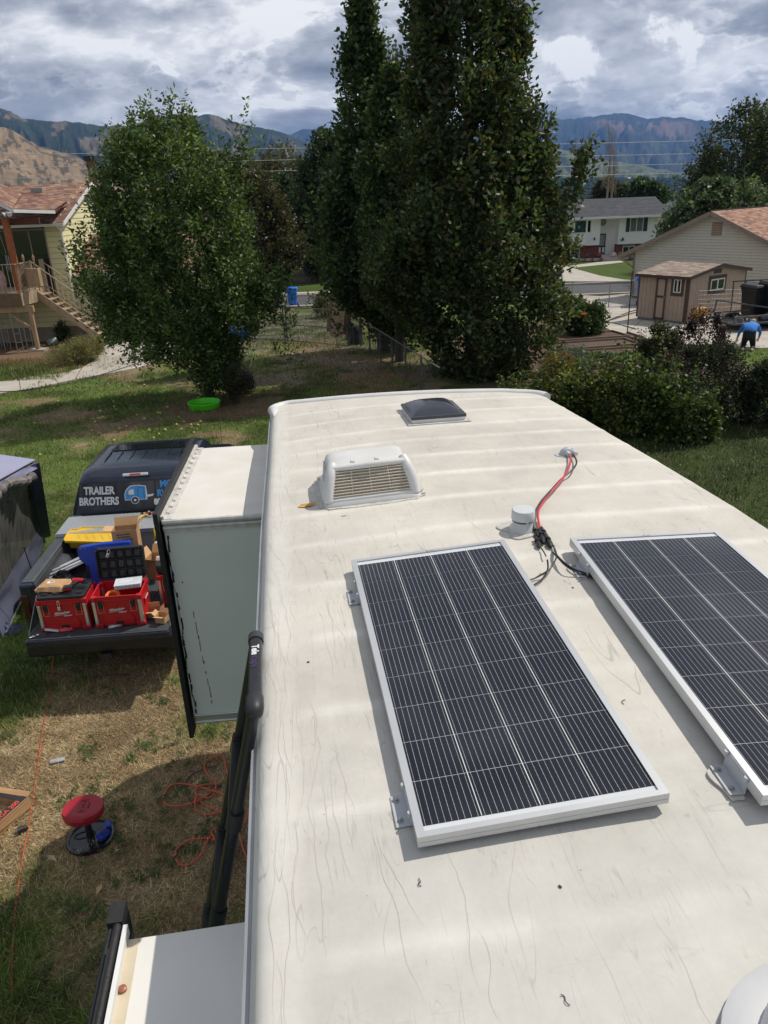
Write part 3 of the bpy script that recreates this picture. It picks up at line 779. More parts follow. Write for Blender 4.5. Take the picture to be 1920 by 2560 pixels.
def plumbing_vent():
    o = roof_thing('plumbing_vent_cap', 'short round white plumbing vent cap beside the cable connectors', 'vent cap', 3.10, 1.045)
    V = [(.088 * (1 + .22 * sin(3 * a + .5) + .12 * sin(5 * a)), a) for a in np.linspace(0, 2 * pi, 40)[:-1]]
    P = [Vector((r * cos(a) - .012, r * sin(a), 0)) for r, a in V]
    MB().prism(P, (0, 0, .006)).build('sealant_ring', mat('old_sealant', (.52, .50, .45), .6, var=.18, scale=30, bump=.5), o)
    m = mat('vent_grey_white', (.60, .62, .62), .45, var=.05)
    MB().lathe([(.062, .004), (.060, .012), (.048, .026), (.046, .045), (.050, .048)], n=28).build('collar', m, o, smooth=40)
    MB().lathe([(.040, .048), (.040, .060)], n=24).build('gap', m_black, o)
    MB().lathe([(.053, .058), (.054, .062), (.053, .098), (.049, .104), (.0, .107)], n=32).build('cap', m, o, smooth=40)
    for k in range(3):
        a = k * 2.1 - 1.4; MB().box((.043 * cos(a), .043 * sin(a), .054), (.012, .006, .014)).build('strut', m, o)
    for k, (s, w_) in enumerate((('DISCARD', .009), ('WHEN', .007), ('CERTIFIED', .007))):
        pass
plumbing_vent()
def gland():
    o = roof_thing('cable_entry_gland', 'small grey cable entry housing with two cable nuts near the right of the roof', 'cable gland', 4.07, 1.625, yaw=.25)
    P = [Vector((.075 * cos(a) * 1.0, .052 * sin(a), 0)) for a in np.linspace(0, 2 * pi, 28)[:-1]]
    MB().prism(P, (0, 0, .004)).build('base_plate', m_greyplast, o)
    n = 20; rings = []
    for k in range(9):
        t = k / 8; r = sqrt(max(0, 1 - (t * .98) ** 2))
        rings.append([Vector((.05 * r * cos(a), -.012 + .048 * r * sin(a) * (1 if sin(a) > 0 else .6), .003 + .046 * t)) for a in np.linspace(0, 2 * pi, n + 1)[:-1]])
    MB().ring_loft(rings).build('housing', m_greyplast, o, smooth=60)
    for s in (-1, 1):
        MB().tube([(s * .02, -.028, .022), (s * .022, -.062, .018)], .013, 6).build('cable_nut', mat('pale_nylon', (.60, .61, .60), .4) if 'pale_nylon' not in MATS else MATS['pale_nylon'], o)
gland()
m_redwire = mat('red_insulation', (.62, .03, .04), .4, var=.08); m_blkwire = mat('black_insulation', (.02, .02, .022), .45)
def smooth_path(pts, n=6):
    P = [Vector(p) for p in pts]; out = []
    for i in range(len(P) - 1):
        a = P[max(i - 1, 0)]; b = P[i]; c = P[i + 1]; d = P[min(i + 2, len(P) - 1)]
        for k in range(n):
            t = k / n; out.append(.5 * ((2 * b) + (c - a) * t + (2 * a - 5 * b + 4 * c - d) * t * t + (3 * b - a - 3 * c + d) * t ** 3))
    return out + [P[-1]]
def wire(name, label, pix, r, m, lifts, cat='cable', group=None):
    q = lambda a, b: (1200 + a * .434, 1080 + b * .434)
    pts = [onroof(*q(a, b), dz=r + l) for (a, b), l in zip(pix, lifts)]
    return tag(MB().tube(smooth_path(pts), r, 8).build(name, m, smooth=True), label, cat, group)
wire('red_cable', 'red power cable arching from the grey gland towards the plumbing vent', [(514, 128), (521, 165), (500, 232), (440, 310), (380, 380), (335, 460), (344, 555)], .0055, m_redwire, [.015, .03, .035, .03, .02, .02, .015])
wire('black_cable', 'black power cable twisted around the red one across the roof', [(535, 128), (556, 168), (540, 208), (470, 270), (400, 345), (345, 410), (308, 490), (312, 562)], .005, m_blkwire, [.015, .03, .04, .02, .03, .025, .03, .015])
wire('panel_lead', 'black lead running from the connectors to the right solar panel', [(415, 690), (445, 720), (500, 775), (590, 820), (690, 848)], .0035, m_blkwire, [.01, .02, .03, .01, .01], 'cable')
wire('panel_lead', 'second black lead lying just above the one to the right solar panel', [(425, 655), (440, 705), (510, 770), (600, 812), (695, 838)], .0035, m_blkwire, [.01, .03, .035, .012, .012], 'cable')
wire('panel_lead', 'black lead curving from the connectors down to the left solar panel', [(430, 670), (440, 720), (400, 790), (330, 835), (290, 852)], .0035, m_blkwire, [.01, .03, .03, .01, .01], 'cable')
wire('panel_lead', 'shorter black lead with a white tip curling beside the left solar panel corner', [(388, 735), (390, 790), (360, 845), (312, 880)], .0035, m_blkwire, [.05, .02, .01, .006], 'cable')
wire('panel_lead', 'thin grey lead end hanging from the lowest connector', [(352, 668), (370, 695), (380, 715)], .003, m_blkwire, [.012, .02, .02], 'cable')
def connector(pa, pb, label, r=.0095):
    q = lambda a, b: (1200 + a * .434, 1080 + b * .434)
    a = onroof(*q(*pa), dz=.016); b = onroof(*q(*pb), dz=.014); d = (b - a); l = d.length
    o = thing('cable_connector', label, 'connector', a, group='black cable connectors on the roof')
    R = d.normalized().to_track_quat('Z', 'Y').to_matrix().to_4x4(); o.matrix_world = Matrix.Translation(a) @ R
    MB().lathe([(.004, 0), (r * .8, .004), (r * .8, l * .28), (r * 1.15, l * .30), (r * 1.15, l * .42)], n=10).build('plug', m_black, o, smooth=30)
    MB().lathe([(r * .75, l * .42), (r * .75, l * .6), (r * 1.2, l * .62), (r * 1.2, l * .85), (r * .7, l * .93), (.004, l)], n=10).build('socket', m_black, o, smooth=30)
    for k in range(3): MB().box((cos(k * 2.1) * r * 1.1, sin(k * 2.1) * r * 1.1, l * .36), (.004, .004, l * .12)).build('rib', m_black, o)
connector((308, 545), (336, 600), 'uppermost black cable connector, nearest the vent cap', .008)
connector((318, 605), (346, 665), 'lowest left black connector of the cluster beside the vent cap')
connector((340, 560), (368, 640), 'middle black connector where the red cable ends', .011)
connector((378, 590), (412, 665), 'rightmost black connector of the cluster', .011)
connector((352, 548), (388, 618), 'black connector lying across the middle of the cluster')

# ---- solar panels
def cell_material():
    m, nt, p = _principled('solar_cell'); N = nt.nodes; L = nt.links
    tc = N.new('ShaderNodeTexCoord'); s = N.new('ShaderNodeSeparateXYZ'); L.new(tc.outputs['Object'], s.inputs[0])
    def mt(op, a, b=None):
        x = N.new('ShaderNodeMath'); x.operation = op
        for i, q in enumerate((a, b)):
            if q is None: continue
            if isinstance(q, (int, float)): x.inputs[i].default_value = q
            else: L.new(q, x.inputs[i])
        return x.outputs[0]
    # nine silver busbars per cell, broken by small solder gaps
    fx = mt('FRACT', mt('MULTIPLY', mt('ADD', s.outputs[0], .0785), 9 / .157))
    ln = mt('LESS_THAN', mt('ABSOLUTE', mt('SUBTRACT', fx, .5)), .026)
    pc = mt('GREATER_THAN', mt('FRACT', mt('MULTIPLY', s.outputs[1], 60)), .16)
    ln = mt('MULTIPLY', ln, mt('ADD', mt('MULTIPLY', pc, .35), .65))
    mx = N.new('ShaderNodeMix'); mx.data_type = 'RGBA'; mx.inputs[6].default_value = (.010, .012, .020, 1); mx.inputs[7].default_value = (.52, .53, .55, 1)
    L.new(ln, mx.inputs[0])
    g = N.new('ShaderNodeTexNoise'); g.inputs['Scale'].default_value = 4; gp = N.new('ShaderNodeNewGeometry'); L.new(gp.outputs['Position'], g.inputs['Vector'])
    hv = N.new('ShaderNodeHueSaturation'); mr = N.new('ShaderNodeMapRange'); mr.inputs[3].default_value = .8; mr.inputs[4].default_value = 1.25; L.new(g.outputs['Fac'], mr.inputs[0]); L.new(mr.outputs[0], hv.inputs['Value'])
    L.new(mx.outputs[2], hv.inputs['Color']); L.new(hv.outputs[0], p.inputs['Base Color'])
    p.inputs['Roughness'].default_value = .28; p.inputs['Specular IOR Level'].default_value = .2; p.inputs['Coat Weight'].default_value = .7; p.inputs['Coat Roughness'].default_value = .05; p.inputs['Coat IOR'].default_value = 1.33
    return m
m_cell = cell_material(); m_back = mat('white_backsheet', (.66, .68, .70), .3, var=.03, coat=.6)
CELL = MB().mm(-.0775, .0775, -.0765, .0765, -.0004, .0004).mesh('solar_cell', m_cell)
def solar_panel(label, loc, rot, brackets):
    o = thing('solar_panel', label, 'solar panel', loc, rot=rot, group='solar panels fixed on the trailer roof')
    W_, L_ = .67, 1.48; t = .035; f = .022
    MB().mm(-W_ / 2 + .004, W_ / 2 - .004, -L_ / 2 + .004, L_ / 2 - .004, -.008, -.0055).build('backsheet', m_back, o)
    for s in (-1, 1):
        MB().mm(s * W_ / 2 - (f if s > 0 else 0), s * W_ / 2 + (f if s < 0 else 0), -L_ / 2, L_ / 2, -.003, 0).mm(s * (W_ / 2 - .001) - .001, s * (W_ / 2 - .001) + .001, -L_ / 2, L_ / 2, -t, -.003).build('frame_rail', m_aluframe, o)
        MB().mm(-W_ / 2 + f, W_ / 2 - f, s * L_ / 2 - (f * .8 if s > 0 else 0), s * L_ / 2 + (f * .8 if s < 0 else 0), -.0031, -.0001).mm(-W_ / 2 + .002, W_ / 2 - .002, s * (L_ / 2 - .001) - .001, s * (L_ / 2 - .001) + .001, -t, -.003).mm(-W_ / 2 + .002, W_ / 2 - .002, s * (L_ / 2 + .0006) - .0006, s * (L_ / 2 + .0006) + .0006, -t * .62, -t * .56).build('frame_rail', m_aluframe, o)
    cw, ch = .1575, .1555
    for i in range(4):
        for j in range(9):
            c = bpy.data.objects.new('solar_cell', CELL); COL.objects.link(c); c.parent = o
            c.location = ((i - 1.5) * cw, (j - 4) * ch - .004, -.0048)
    for i in (-1, 0, 1): MB().mm(i * cw - .0012, i * cw + .0012, -.700, .700, -.0046, -.0042).build('ribbon', mat('silver_ribbon', (.86, .87, .82), .3, .3) if 'silver_ribbon' not in MATS else MATS['silver_ribbon'], o)
    for y in (.715, -.722):
        MB().mm(-.15 if y > 0 else .12, .30, y - .0022, y + .0022, -.0054, -.0048).build('bus_ribbon', MATS['silver_ribbon'], o)
    MB().face([Vector((-.012, .7235, .0005)), Vector((-.002, .7235, .0005)), Vector((-.012, .7335, .0005))]).build('logo_mark', m_red, o)
    text('logo_lettering', 'RICH', .0085, m_greyplast, o, (.013, .7285, .0004), (1, 0, 0), (0, 1, 0), .0003)
    bz = -.047 if brackets[0][1] < .54 else -.058
    for x, y, s in brackets:
        b = MB().mm(x - .042 if s < 0 else x, x if s < 0 else x + .042, y - .055, y + .055, bz - .004, bz).mm(x - .002, x + .002, y - .055, y + .055, bz - .004, -.012).build('bracket', m_greyplast, o, bevel=.0015)
        MB().prism([Vector((x + s * .021 + (.034 + .008 * sin(3 * t)) * cos(t), y + (.070 + .006 * sin(5 * t)) * sin(t), bz - .012)) for t in np.linspace(0, 2 * pi, 33)[:-1]], (0, 0, .006)).build('sealant', MATS['old_sealant'], o)
        for q in (-.035, .035):
            MB().lathe([(.009, 0), (.009, .002), (.005, .003), (.005, .008), (.003, .010)], (x + s * .027, y + q, bz), n=10).build('bolt', m_screw, b, smooth=30)
        MB().tube([(x + s * .003, y - .05, -.02), (x + s * .003, y - .05, -.005)], .007, 8).tube([(x + s * .003, y + .05, -.02), (x + s * .003, y + .05, -.005)], .007, 8).build('ear', m_greyplast, b)
    return o
solar_panel('left solar panel, dark cells in a silver frame, complete in view', (.283, 2.223, CAMZ - 1.444), (radians(2.5), radians(-2.4), radians(7.6)), [(-.335, .52, -1), (-.335, -.60, -1)])
solar_panel('right solar panel, cut off by the right edge of the picture', (1.203, 2.272, CAMZ - 1.434), (radians(2.3), radians(1.9), radians(5.6)), [(-.335, .56, -1), (-.335, -.62, -1)])

# ---- rear dome cover, debris
def rear_cover():
    o = roof_thing('rear_roof_cover', 'rounded white plastic cover at the bottom right corner of the picture', 'roof cover', .50, 1.14)
    m = mat('chalky_white_shell', (.56, .565, .57), .5, var=.06, scale=5, bump=.05); n = 72; K = 22; rings = []
    def rg(a, b, z, p): return [Vector((a * cos(t) / (abs(cos(t)) ** p + abs(sin(t)) ** p) ** (1 / p), b * sin(t) / (abs(cos(t)) ** p + abs(sin(t)) ** p) ** (1 / p), z)) for t in np.linspace(0, 2 * pi, n + 1)[:-1]]
    for k in range(K):
        t = k / (K - 1) * pi / 2 * .985; r = cos(t) ** .55; rings.append(rg(.42 * r, .47 * r, .03 + .22 * sin(t), 3.0))
    MB().ring_loft(rings).build('shell', m, o, smooth=80)
    MB().ring_loft([rg(.46, .51, 0, 3.6), rg(.46, .51, .018, 3.6), rg(.44, .49, .030, 3.6), rg(.41, .46, .032, 3.4)]).build('base_rim', m, o, smooth=40)
rear_cover()
m_leafy = mat('yellow_leaf', (.55, .33, .07), .7, var=.2, scale=60)
u_, v_ = 3.665, .078
Rm, p_ = frame_uv(u_, v_)
mb = MB(); P = [Vector(q) for q in ((-.05, .0, .004), (-.03, .022, .008), (.0, .026, .006), (.03, .018, .01), (.052, .012, .016), (.036, -.004, .006), (.01, -.018, .008), (-.02, -.016, .005), (-.034, -.006, .004))]
c_ = Vector((0, .003, .002))
for i in range(len(P)): mb.face([c_, P[i], P[(i + 1) % len(P)]])
o = mb.build('fallen_leaf', m_leafy); o.matrix_world = Matrix.Translation(p_) @ Rm
tag(o, 'yellow dry leaf lying in the shade of the white roof vent cover', 'leaf')
m_twig = mat('dark_debris', (.06, .04, .035), .9, var=.3)
for px, py, kind, lab in ((865, 1291, 'twig', 'tiny curled twig on the roof in front of the white vent cover'), (771, 1656, 'seed', 'dark seed pod on the roof left of the left solar panel'), (1400, 2218, 'seed', 'small dark berry on the roof below the left solar panel'),
                          (1053, 2216, 'twig', 'curly bit of plant debris below the near corner of the left panel'), (1347, 2066, 'seed', 'dark seed lying against the near shadow of the left panel'), (1425, 2515, 'twig', 'bent twig near the bottom edge of the roof'),
                          (1560, 1762, 'twig', 'short stick on the roof between the two solar panels'), (1432, 1470, 'seed', 'dark speck between the solar panels near the leads')):
    u_, v_ = uvr(px, py); Rm, p_ = frame_uv(u_, v_); mb = MB()
    if kind == 'twig':
        a = random.uniform(0, 6); pts = [(.0, 0, .004)]
        for k in range(5): a += random.uniform(-1.4, 1.4); q = pts[-1]; pts.append((q[0] + .012 * cos(a), q[1] + .012 * sin(a), .004 + .004 * random.random()))
        mb.tube(smooth_path(pts, 3), .0022, 5)
    else: mb.lathe([(.001, 0), (.006, .003), (.007, .006), (.002, .009)], n=8, sx=1.5)
    o = mb.build('roof_debris', m_twig); o.matrix_world = Matrix.Translation(p_) @ Rm @ Matrix.Rotation(random.uniform(0, 3), 4, 'Z') @ Matrix.Scale(.5, 4); tag(o, lab, 'debris')
for k, (px, py) in enumerate(((245, 540), (490, 340))):
    pass

# ---- telescopic ladder
def ladder():
    o = thing('telescopic_ladder', 'black telescopic ladder leaning against the left side of the trailer', 'ladder', (0, 0, 0), TH)
    mtube = mat('ladder_tube', (.016, .017, .020), .32, var=.2, rvar=.08); mcol = mat('ladder_collar', (.022, .023, .026), .5, var=.15)
    vt, zt = -.170, 3.955; sl = .25; ua, ub = 1.985, 2.37
    pt = lambda u, s: Vector((vt - sl * s, u, zt - s))
    tot = 3.9; seg = .42; n = 9
    for u in (ua, ub):
        s = 0.0; k = 0
        while s < tot - .1:
            e = min(s + seg, tot); r = .0205 + .0012 * k
            MB().tube([pt(u, s), pt(u, e)], r, 16).build('rail_section', mtube, o, smooth=True)
            if k: MB().tube([pt(u, s - .02), pt(u, s + .05)], r + .006, 16).build('collar', mcol, o, smooth=40)
            s = e; k += 1
    MB().tube([(vt, ub + .028, zt), (vt, ub - .01, zt)], .0275, 20).build('end_cap', mat('cap_grey', (.035, .036, .04), .5, bump=.2), o, smooth=40)
    rung = MB().tube([(vt, ub + .0, zt), (vt, ua + .0, zt)], .0235, 20).build('rung', mtube, o, smooth=40)
    MB().tube([(vt, ua + .05, zt), (vt, ua + .045, zt), (vt, ua - .005, zt - .002), (vt - .001, ua - .027, zt - .006), (vt - .001, ua - .036, zt - .008)], [.024, .028, .029, .026, .014], 20).build('elbow', mcol, o, smooth=50)
    text('brand_lettering', 'Tele', .034, m_white, rung, (vt + .0, ub - .095, zt + .0242), (0, -1, 0), (1, 0, 0), .0012)
    text('worn_lettering', 'steps', .034, mat('faded_violet', (.06, .035, .10), .6), rung, (vt + .001, ub - .165, zt + .0238), (0, -1, 0), (1, 0, 0), .0008)
    s = seg
    while s < tot - .2:
        a = pt(ua, s); b = pt(ub, s)
        mb = MB(); mb.beam(a + Vector((0, .02, 0)), b - Vector((0, .02, 0)), .052, .028, up=(.24, 0, 1))
        for q in (-.018, -.006, .006, .018): mb.beam(a + Vector((q * .97, .03, .015 + q * .24)), b + Vector((q * .97, -.03, .015 + q * .24)), .005, .004, up=(.24, 0, 1))
        mb.build('rung', mtube, o); s += seg
    for u in (ua, ub): MB().tube([pt(u, tot - .02), pt(u, tot + .04)], .04, 12).build('foot', m_blackrub, o)
ladder()

# =================================================================== PICKUP
TRO = Vector((-3.345, 7.55, 0)); TRH = radians(3.8)
TRM = Matrix.Translation(TRO) @ Matrix.Rotation(TRH, 4, 'Z'); TRI = TRM.inverted()
def tl(px, py, z):
    return TRI @ at(px, py, z)
m_truck = mat('dark_blue_paint', (.020, .030, .050), .28, .35, var=.12, coat=.5, spec=.5, rvar=.04)
m_bedliner = mat('bed_liner', (.050, .054, .060), .75, var=.2, bump=.5, bscale=120)
m_railcap = mat('ribbed_rail_cap', (.085, .095, .105), .5, var=.15)
m_tint = mat('tinted_window', (.012, .013, .016), .05, var=.1, spec=.6)
m_tread = None
def diamond_material():
    m, nt, p = _principled('diamond_plate'); N = nt.nodes; L = nt.links
    tc = N.new('ShaderNodeTexCoord'); mp = N.new('ShaderNodeMapping'); mp.inputs['Rotation'].default_value = (0, 0, radians(45)); mp.inputs['Scale'].default_value = (24, 24, 24)
    L.new(tc.outputs['Object'], mp.inputs[0]); s = N.new('ShaderNodeSeparateXYZ'); L.new(mp.outputs[0], s.inputs[0])
    def mt(op, a, b=None):
        x = N.new('ShaderNodeMath'); x.operation = op
        for i, q in enumerate((a, b)):
            if q is None: continue
            if isinstance(q, (int, float)): x.inputs[i].default_value = q
            else: L.new(q, x.inputs[i])
        return x.outputs[0]
    cx = mt('FLOOR', s.outputs[0]); cy = mt('FLOOR', s.outputs[1]); par = mt('MODULO', mt('ABSOLUTE', mt('ADD', cx, cy)), 2.0)
    fx = mt('ABSOLUTE', mt('SUBTRACT', mt('FRACT', s.outputs[0]), .5)); fy = mt('ABSOLUTE', mt('SUBTRACT', mt('FRACT', s.outputs[1]), .5))
    a = mt('ADD', mt('POWER', mt('DIVIDE', fx, .42), 2), mt('POWER', mt('DIVIDE', fy, .14), 2)); b = mt('ADD', mt('POWER', mt('DIVIDE', fy, .42), 2), mt('POWER', mt('DIVIDE', fx, .14), 2))
    mx = N.new('ShaderNodeMix'); L.new(par, mx.inputs[0]); L.new(a, mx.inputs[2]); L.new(b, mx.inputs[3])
    h = mt('MINIMUM', mx.outputs[0], 1.2)
    hr = N.new('ShaderNodeMapRange'); hr.inputs[1].default_value = .5; hr.inputs[2].default_value = 1.2; hr.inputs[3].default_value = 1; hr.inputs[4].default_value = 0; L.new(h, hr.inputs[0])
    bp = N.new('ShaderNodeBump'); bp.inputs['Strength'].default_value = 1; bp.inputs['Distance'].default_value = .006; L.new(hr.outputs[0], bp.inputs['Height']); L.new(bp.outputs[0], p.inputs['Normal'])
    cm = N.new('ShaderNodeMix'); cm.data_type = 'RGBA'; cm.inputs[6].default_value = (.44, .46, .47, 1); cm.inputs[7].default_value = (.74, .75, .76, 1); L.new(hr.outputs[0], cm.inputs[0]); L.new(cm.outputs[2], p.inputs['Base Color'])
    p.inputs['Metallic'].default_value = .55; p.inputs['Roughness'].default_value = .42
    return m
m_tread = diamond_material()

def rrect(hx, y0, y1, z, r=.12, n=7, bow=0.0):
    P = []
    for cx, cy, a0 in ((hx - r, y1 - r, 0), (-hx + r, y1 - r, pi / 2), (-hx + r, y0 + r, pi), (hx - r, y0 + r, 1.5 * pi)):
        for k in range(n):
            a = a0 + pi / 2 * k / (n - 1); x = cx + r * cos(a); y = cy + r * sin(a)
            P.append(Vector((x, y + (bow * (1 - (x / hx) ** 2) * (1 if y > (y0 + y1) / 2 else -1)), z)))
    return P
def build_truck():
    T = thing('pickup_truck', 'dark blue pickup truck parked with its tailgate down and bed full of tools', 'pickup truck', TRO, TRH)
    zf = .86
    # cab: lofted shell with tapering greenhouse
    spec = [(.45, .93, 2.62, 6.2, .12), (.80, .97, 2.60, 6.3, .12), (1.15, .97, 2.58, 6.25, .12), (1.22, .96, 2.585, 6.1, .12)]
    MB().ring_loft([rrect(h, a, b, z, r) for z, h, a, b, r in spec]).build('body', m_truck, T, smooth=50)
    gh = [(1.20, .93, 2.575, 5.1, .10), (1.36, .905, 2.60, 4.95, .10), (1.44, .885, 2.625, 4.85, .10), (1.80, .785, 2.78, 4.45, .12), (1.865, .755, 2.83, 4.36, .14), (1.90, .71, 2.90, 4.26, .16), (1.925, .60, 3.02, 4.10, .2), (1.935, .40, 3.2, 3.9, .2)]
    MB().ring_loft([rrect(h * 1.05, a, b, z, r, bow=.05 * (z > 1.3)) for z, h, a, b, r in gh]).build('cab', m_truck, T, smooth=40)
    for k in range(7):
        x = -.54 + k * .18
        MB().tube([(x * .96, 3.10, 1.925), (x, 3.25, 1.938), (x, 3.60, 1.940), (x, 3.70, 1.934)], [.004, .011, .011, .004], 6).build('roof_bead', m_truck, T, smooth=True)
    MB().prism([Vector((-.56, 3.74, 1.934)), Vector((-.50, 3.68, 1.936)), Vector((.50, 3.68, 1.936)), Vector((.56, 3.74, 1.934)), Vector((.52, 4.02, 1.925)), Vector((-.52, 4.02, 1.925))], (0, 0, .010)).build('sunroof', m_tint, T)
    # rear window plane
    A0, A1 = Vector((0, 2.572, 1.40)), Vector((0, 2.735, 1.80))
    up = (A1 - A0).normalized(); nrm = Vector((1, 0, 0)).cross(up).normalized()   # faces backwards
    if nrm.y > 0: nrm = -nrm
    def wp(x, t, d=0.0):
        x = x * 1.06; bow = -.045 * (1 - (x / .85) ** 2)
        return A0 + (A1 - A0) * t + Vector((x, bow, 0)) + nrm * d
    def panel(x0, x1, name, m, t0=.06, t1=.93, sk0=0.0, sk1=0.0, d=.012, n=8):
        V = []
        for i in range(n + 1):
            x = x0 + (x1 - x0) * i / n
            for t in (t0, t1):
                xx = x + (sk0 if i == 0 else 0) * t + (sk1 if i == n else 0) * t
                V.append(wp(xx, t, d))
        F = [(2 * i, 2 * i + 2, 2 * i + 3, 2 * i + 1) for i in range(n)]
        return MB().add(V, F).build(name, m, T)
    panel(-.79, .79, 'window_surround', m_black, .02, .97, .10, -.10, .008, 24)
    gl = panel(-.76, -.26, 'rear_window', m_tint, sk0=.09); gm = panel(-.245, .245, 'rear_window', m_tint); gr = panel(.26, .76, 'rear_window', m_tint, sk1=-.09)
    m_letter = mat('white_vinyl', (.66, .66, .66), .5, var=.03); m_letterb = mat('blue_vinyl', (.05, .28, .62), .5, var=.03)
    yd = (A1 - A0)
    def decal(s, size, m, x, t, parent, xs=.85, sh=0):
        return text('lettering', s, size, m, T, wp(x, t, .017), (1, -.02 if x > 0 else .02, 0), yd, .0035, xs=xs, shear=sh)
    sl = 0.055
    def dec(s, size, m, x, t, xs):
        o = text('lettering', s, size, m, T, wp(x, t, .020), (1, (-.09 if x < -.1 else (.09 if x > .1 else 0)) * 1.0, 0), yd, .006, xs=xs); return o
    dec('TRAILER', .150, m_letter, -.485, .68, .78); dec('BROTHERS', .150, m_letter, -.495, .33, .78)
    dec('MOBILE', .128, m_letterb, .50, .79, .85); dec('RV REPAIR', .128, m_letterb, .50, .50, .78); dec('801-555-0100' if False else '801-5', .115, m_letter, .335, .22, .8)
    # caravan logo
    def lp(x, y, d=.018): return wp(.02 + x, .52 + y / .43, d)
    def blob(pts, m, d, name='logo'): MB().face([lp(x, y, d) for x, y in pts]).build(name, m, T)
    out = [(-.17, -.085), (.125, -.085), (.125, -.05), (.20, -.04), (.215, -.02), (.205, -.01), (.13, -.02), (.115, .11), (.02, .13), (-.09, .125), (-.15, .07), (-.175, .0)]
    blob(out, m_letter, .016); cen = (-.02, .015)
    blob([(-.16, -.075), (.11, -.075), (.105, .10), (.015, .118), (-.085, .112), (-.14, .06), (-.163, .0)], m_letterb, .018)
    blob([(-.115, -.005), (-.045, -.005), (-.045, .07), (-.095, .07), (-.12, .04)], m_letter, .020)
    for x0, x1, y0, y1 in ((.005, .010, -.07, .09), (.085, .090, -.07, .09), (.005, .09, .088, .093), (.065, .08, -.0, .006)):
        blob([(x0, y0), (x1, y0), (x1, y1), (x0, y1)], m_tint, .0205)
    blob([(-.035 + .055 * cos(a), -.085 + .055 * sin(a)) for a in np.linspace(0, 2 * pi, 22)[:-1]], m_letter, .0215)
    blob([(-.035 + .046 * cos(a), -.085 + .046 * sin(a)) for a in np.linspace(0, 2 * pi, 22)[:-1]], m_tint, .0225)
    blob([(-.035 + .018 * cos(a), -.085 + .018 * sin(a)) for a in np.linspace(0, 2 * pi, 12)[:-1]], m_letter, .0235)
    # high brake light
    b = MB().box((0, 2.735, 1.862), (.36, .03, .045), Matrix.Rotation(radians(-35), 3, 'X')).build('brake_light', mat('lamp_white', (.62, .62, .62), .2, coat=.5), T, bevel=.012)
    MB().box((0, 2.722, 1.868), (.15, .012, .026), Matrix.Rotation(radians(-35), 3, 'X')).build('red_lens', mat('lamp_red', (.45, .03, .02), .2, coat=.6), b)
    # side windows and mirrors
    for s in (-1, 1):
        MB().prism([Vector((s * .925, 2.95, 1.36)), Vector((s * .925, 4.55, 1.36)), Vector((s * .80, 4.15, 1.79)), Vector((s * .80, 3.02, 1.79))], (s * .006, 0, .002)).build('side_window', m_tint, T)
        MB().box((s * 1.06, 4.25, 1.42), (.16, .12, .26)).beam((s * .93, 4.3, 1.32), (s * 1.03, 4.27, 1.34), .05, .05).build('door_mirror', m_black, T, bevel=.03)
    MB().prism([Vector((-.80, 4.80, 1.40)), Vector((.80, 4.80, 1.40)), Vector((.66, 4.32, 1.86)), Vector((-.66, 4.32, 1.86))], (0, .02, .012)).build('windscreen', m_tint, T)
    # bed
    for s in (-1, 1):
        MB().mm(min(s * .84, s * .95), max(s * .84, s * .95), .54, 2.62, .48, 1.30).build('bed_side', m_truck, T, bevel=.02)
        cap = MB().mm(min(s * .80, s * .945), max(s * .80, s * .945), .56, 2.62, 1.302, 1.345)
        cap.build('rail_cap', m_railcap, T, bevel=.012)
        rb = MB()
        for k in range(6): rb.mm(s * .875 - .055 + k * .019, s * .875 - .055 + k * .019 + .008, .60, 2.5, 1.346, 1.351)
        rb.build('rail_ribs', m_railcap, T)
        lin = MB().mm(min(s * .79, s * .838), max(s * .79, s * .838), .56, 2.60, zf, 1.30)
        lin.build('bed_liner_side', m_bedliner, T, bevel=.01)
        MB().tube([(s * .82, .95, zf), (s * .80, 1.02, zf + .16), (s * .79, 1.25, zf + .25), (s * .79, 1.55, zf + .25), (s * .80, 1.80, zf + .15), (s * .82, 1.88, zf)], .12, 10).build('wheel_arch', m_bedliner, T, smooth=True)
        MB().mm(min(s * .80, s * .965), max(s * .80, s * .955), .50, .575, .55, 1.33).build('bed_corner', m_truck, T, bevel=.03)
        MB().mm(min(s * .87, s * .972), max(s * .87, s * .962), .485, .55, .88, 1.20).build('tail_light', mat('tail_lamp_red', (.05, .006, .006), .15, coat=.5) if 'tail_lamp_red' not in MATS else MATS['tail_lamp_red'], T, bevel=.02)
        for yy in (1.42, 5.3):
            W_ = thing('wheel', None, None, (s * .84, yy, .40)); W_.parent = T
            MB().lathe([(.22, -.12), (.36, -.13), (.40, -.09), (.405, 0), (.40, .09), (.36, .13), (.22, .12)], R=Matrix.Rotation(pi / 2, 3, 'Y'), n=32).build('tyre', m_blackrub, W_, smooth=40)
            MB().lathe([(.06, -.06), (.22, -.11), (.23, .11), (.06, .08)], R=Matrix.Rotation(pi / 2, 3, 'Y'), n=16).build('rim', m_alu, W_, smooth=30)
    bf = MB().mm(-.80, .80, .02, 2.62, zf - .03, zf)
    for k in range(12): bf.mm(-.74 + k * .128, -.74 + k * .128 + .07, .56, 2.5, zf, zf + .008)
    bf.build('bed_floor', m_bedliner, T)
    MB().mm(-.80, .80, 2.56, 2.62, zf, 1.30).build('bed_front', m_bedliner, T)
    g = MB().mm(-.815, .815, .0, .52, zf - .075, zf - .004).build('tailgate', m_truck, T, bevel=.014)
    gi = MB().mm(-.79, .79, .012, .50, zf - .003, zf + .006)
    for k in range(7): gi.mm(-.74 + k * .21, -.74 + k * .21 + .15, .05, .47, zf + .006, zf + .010)
    gi.build('gate_liner', m_bedliner, g, bevel=.003)
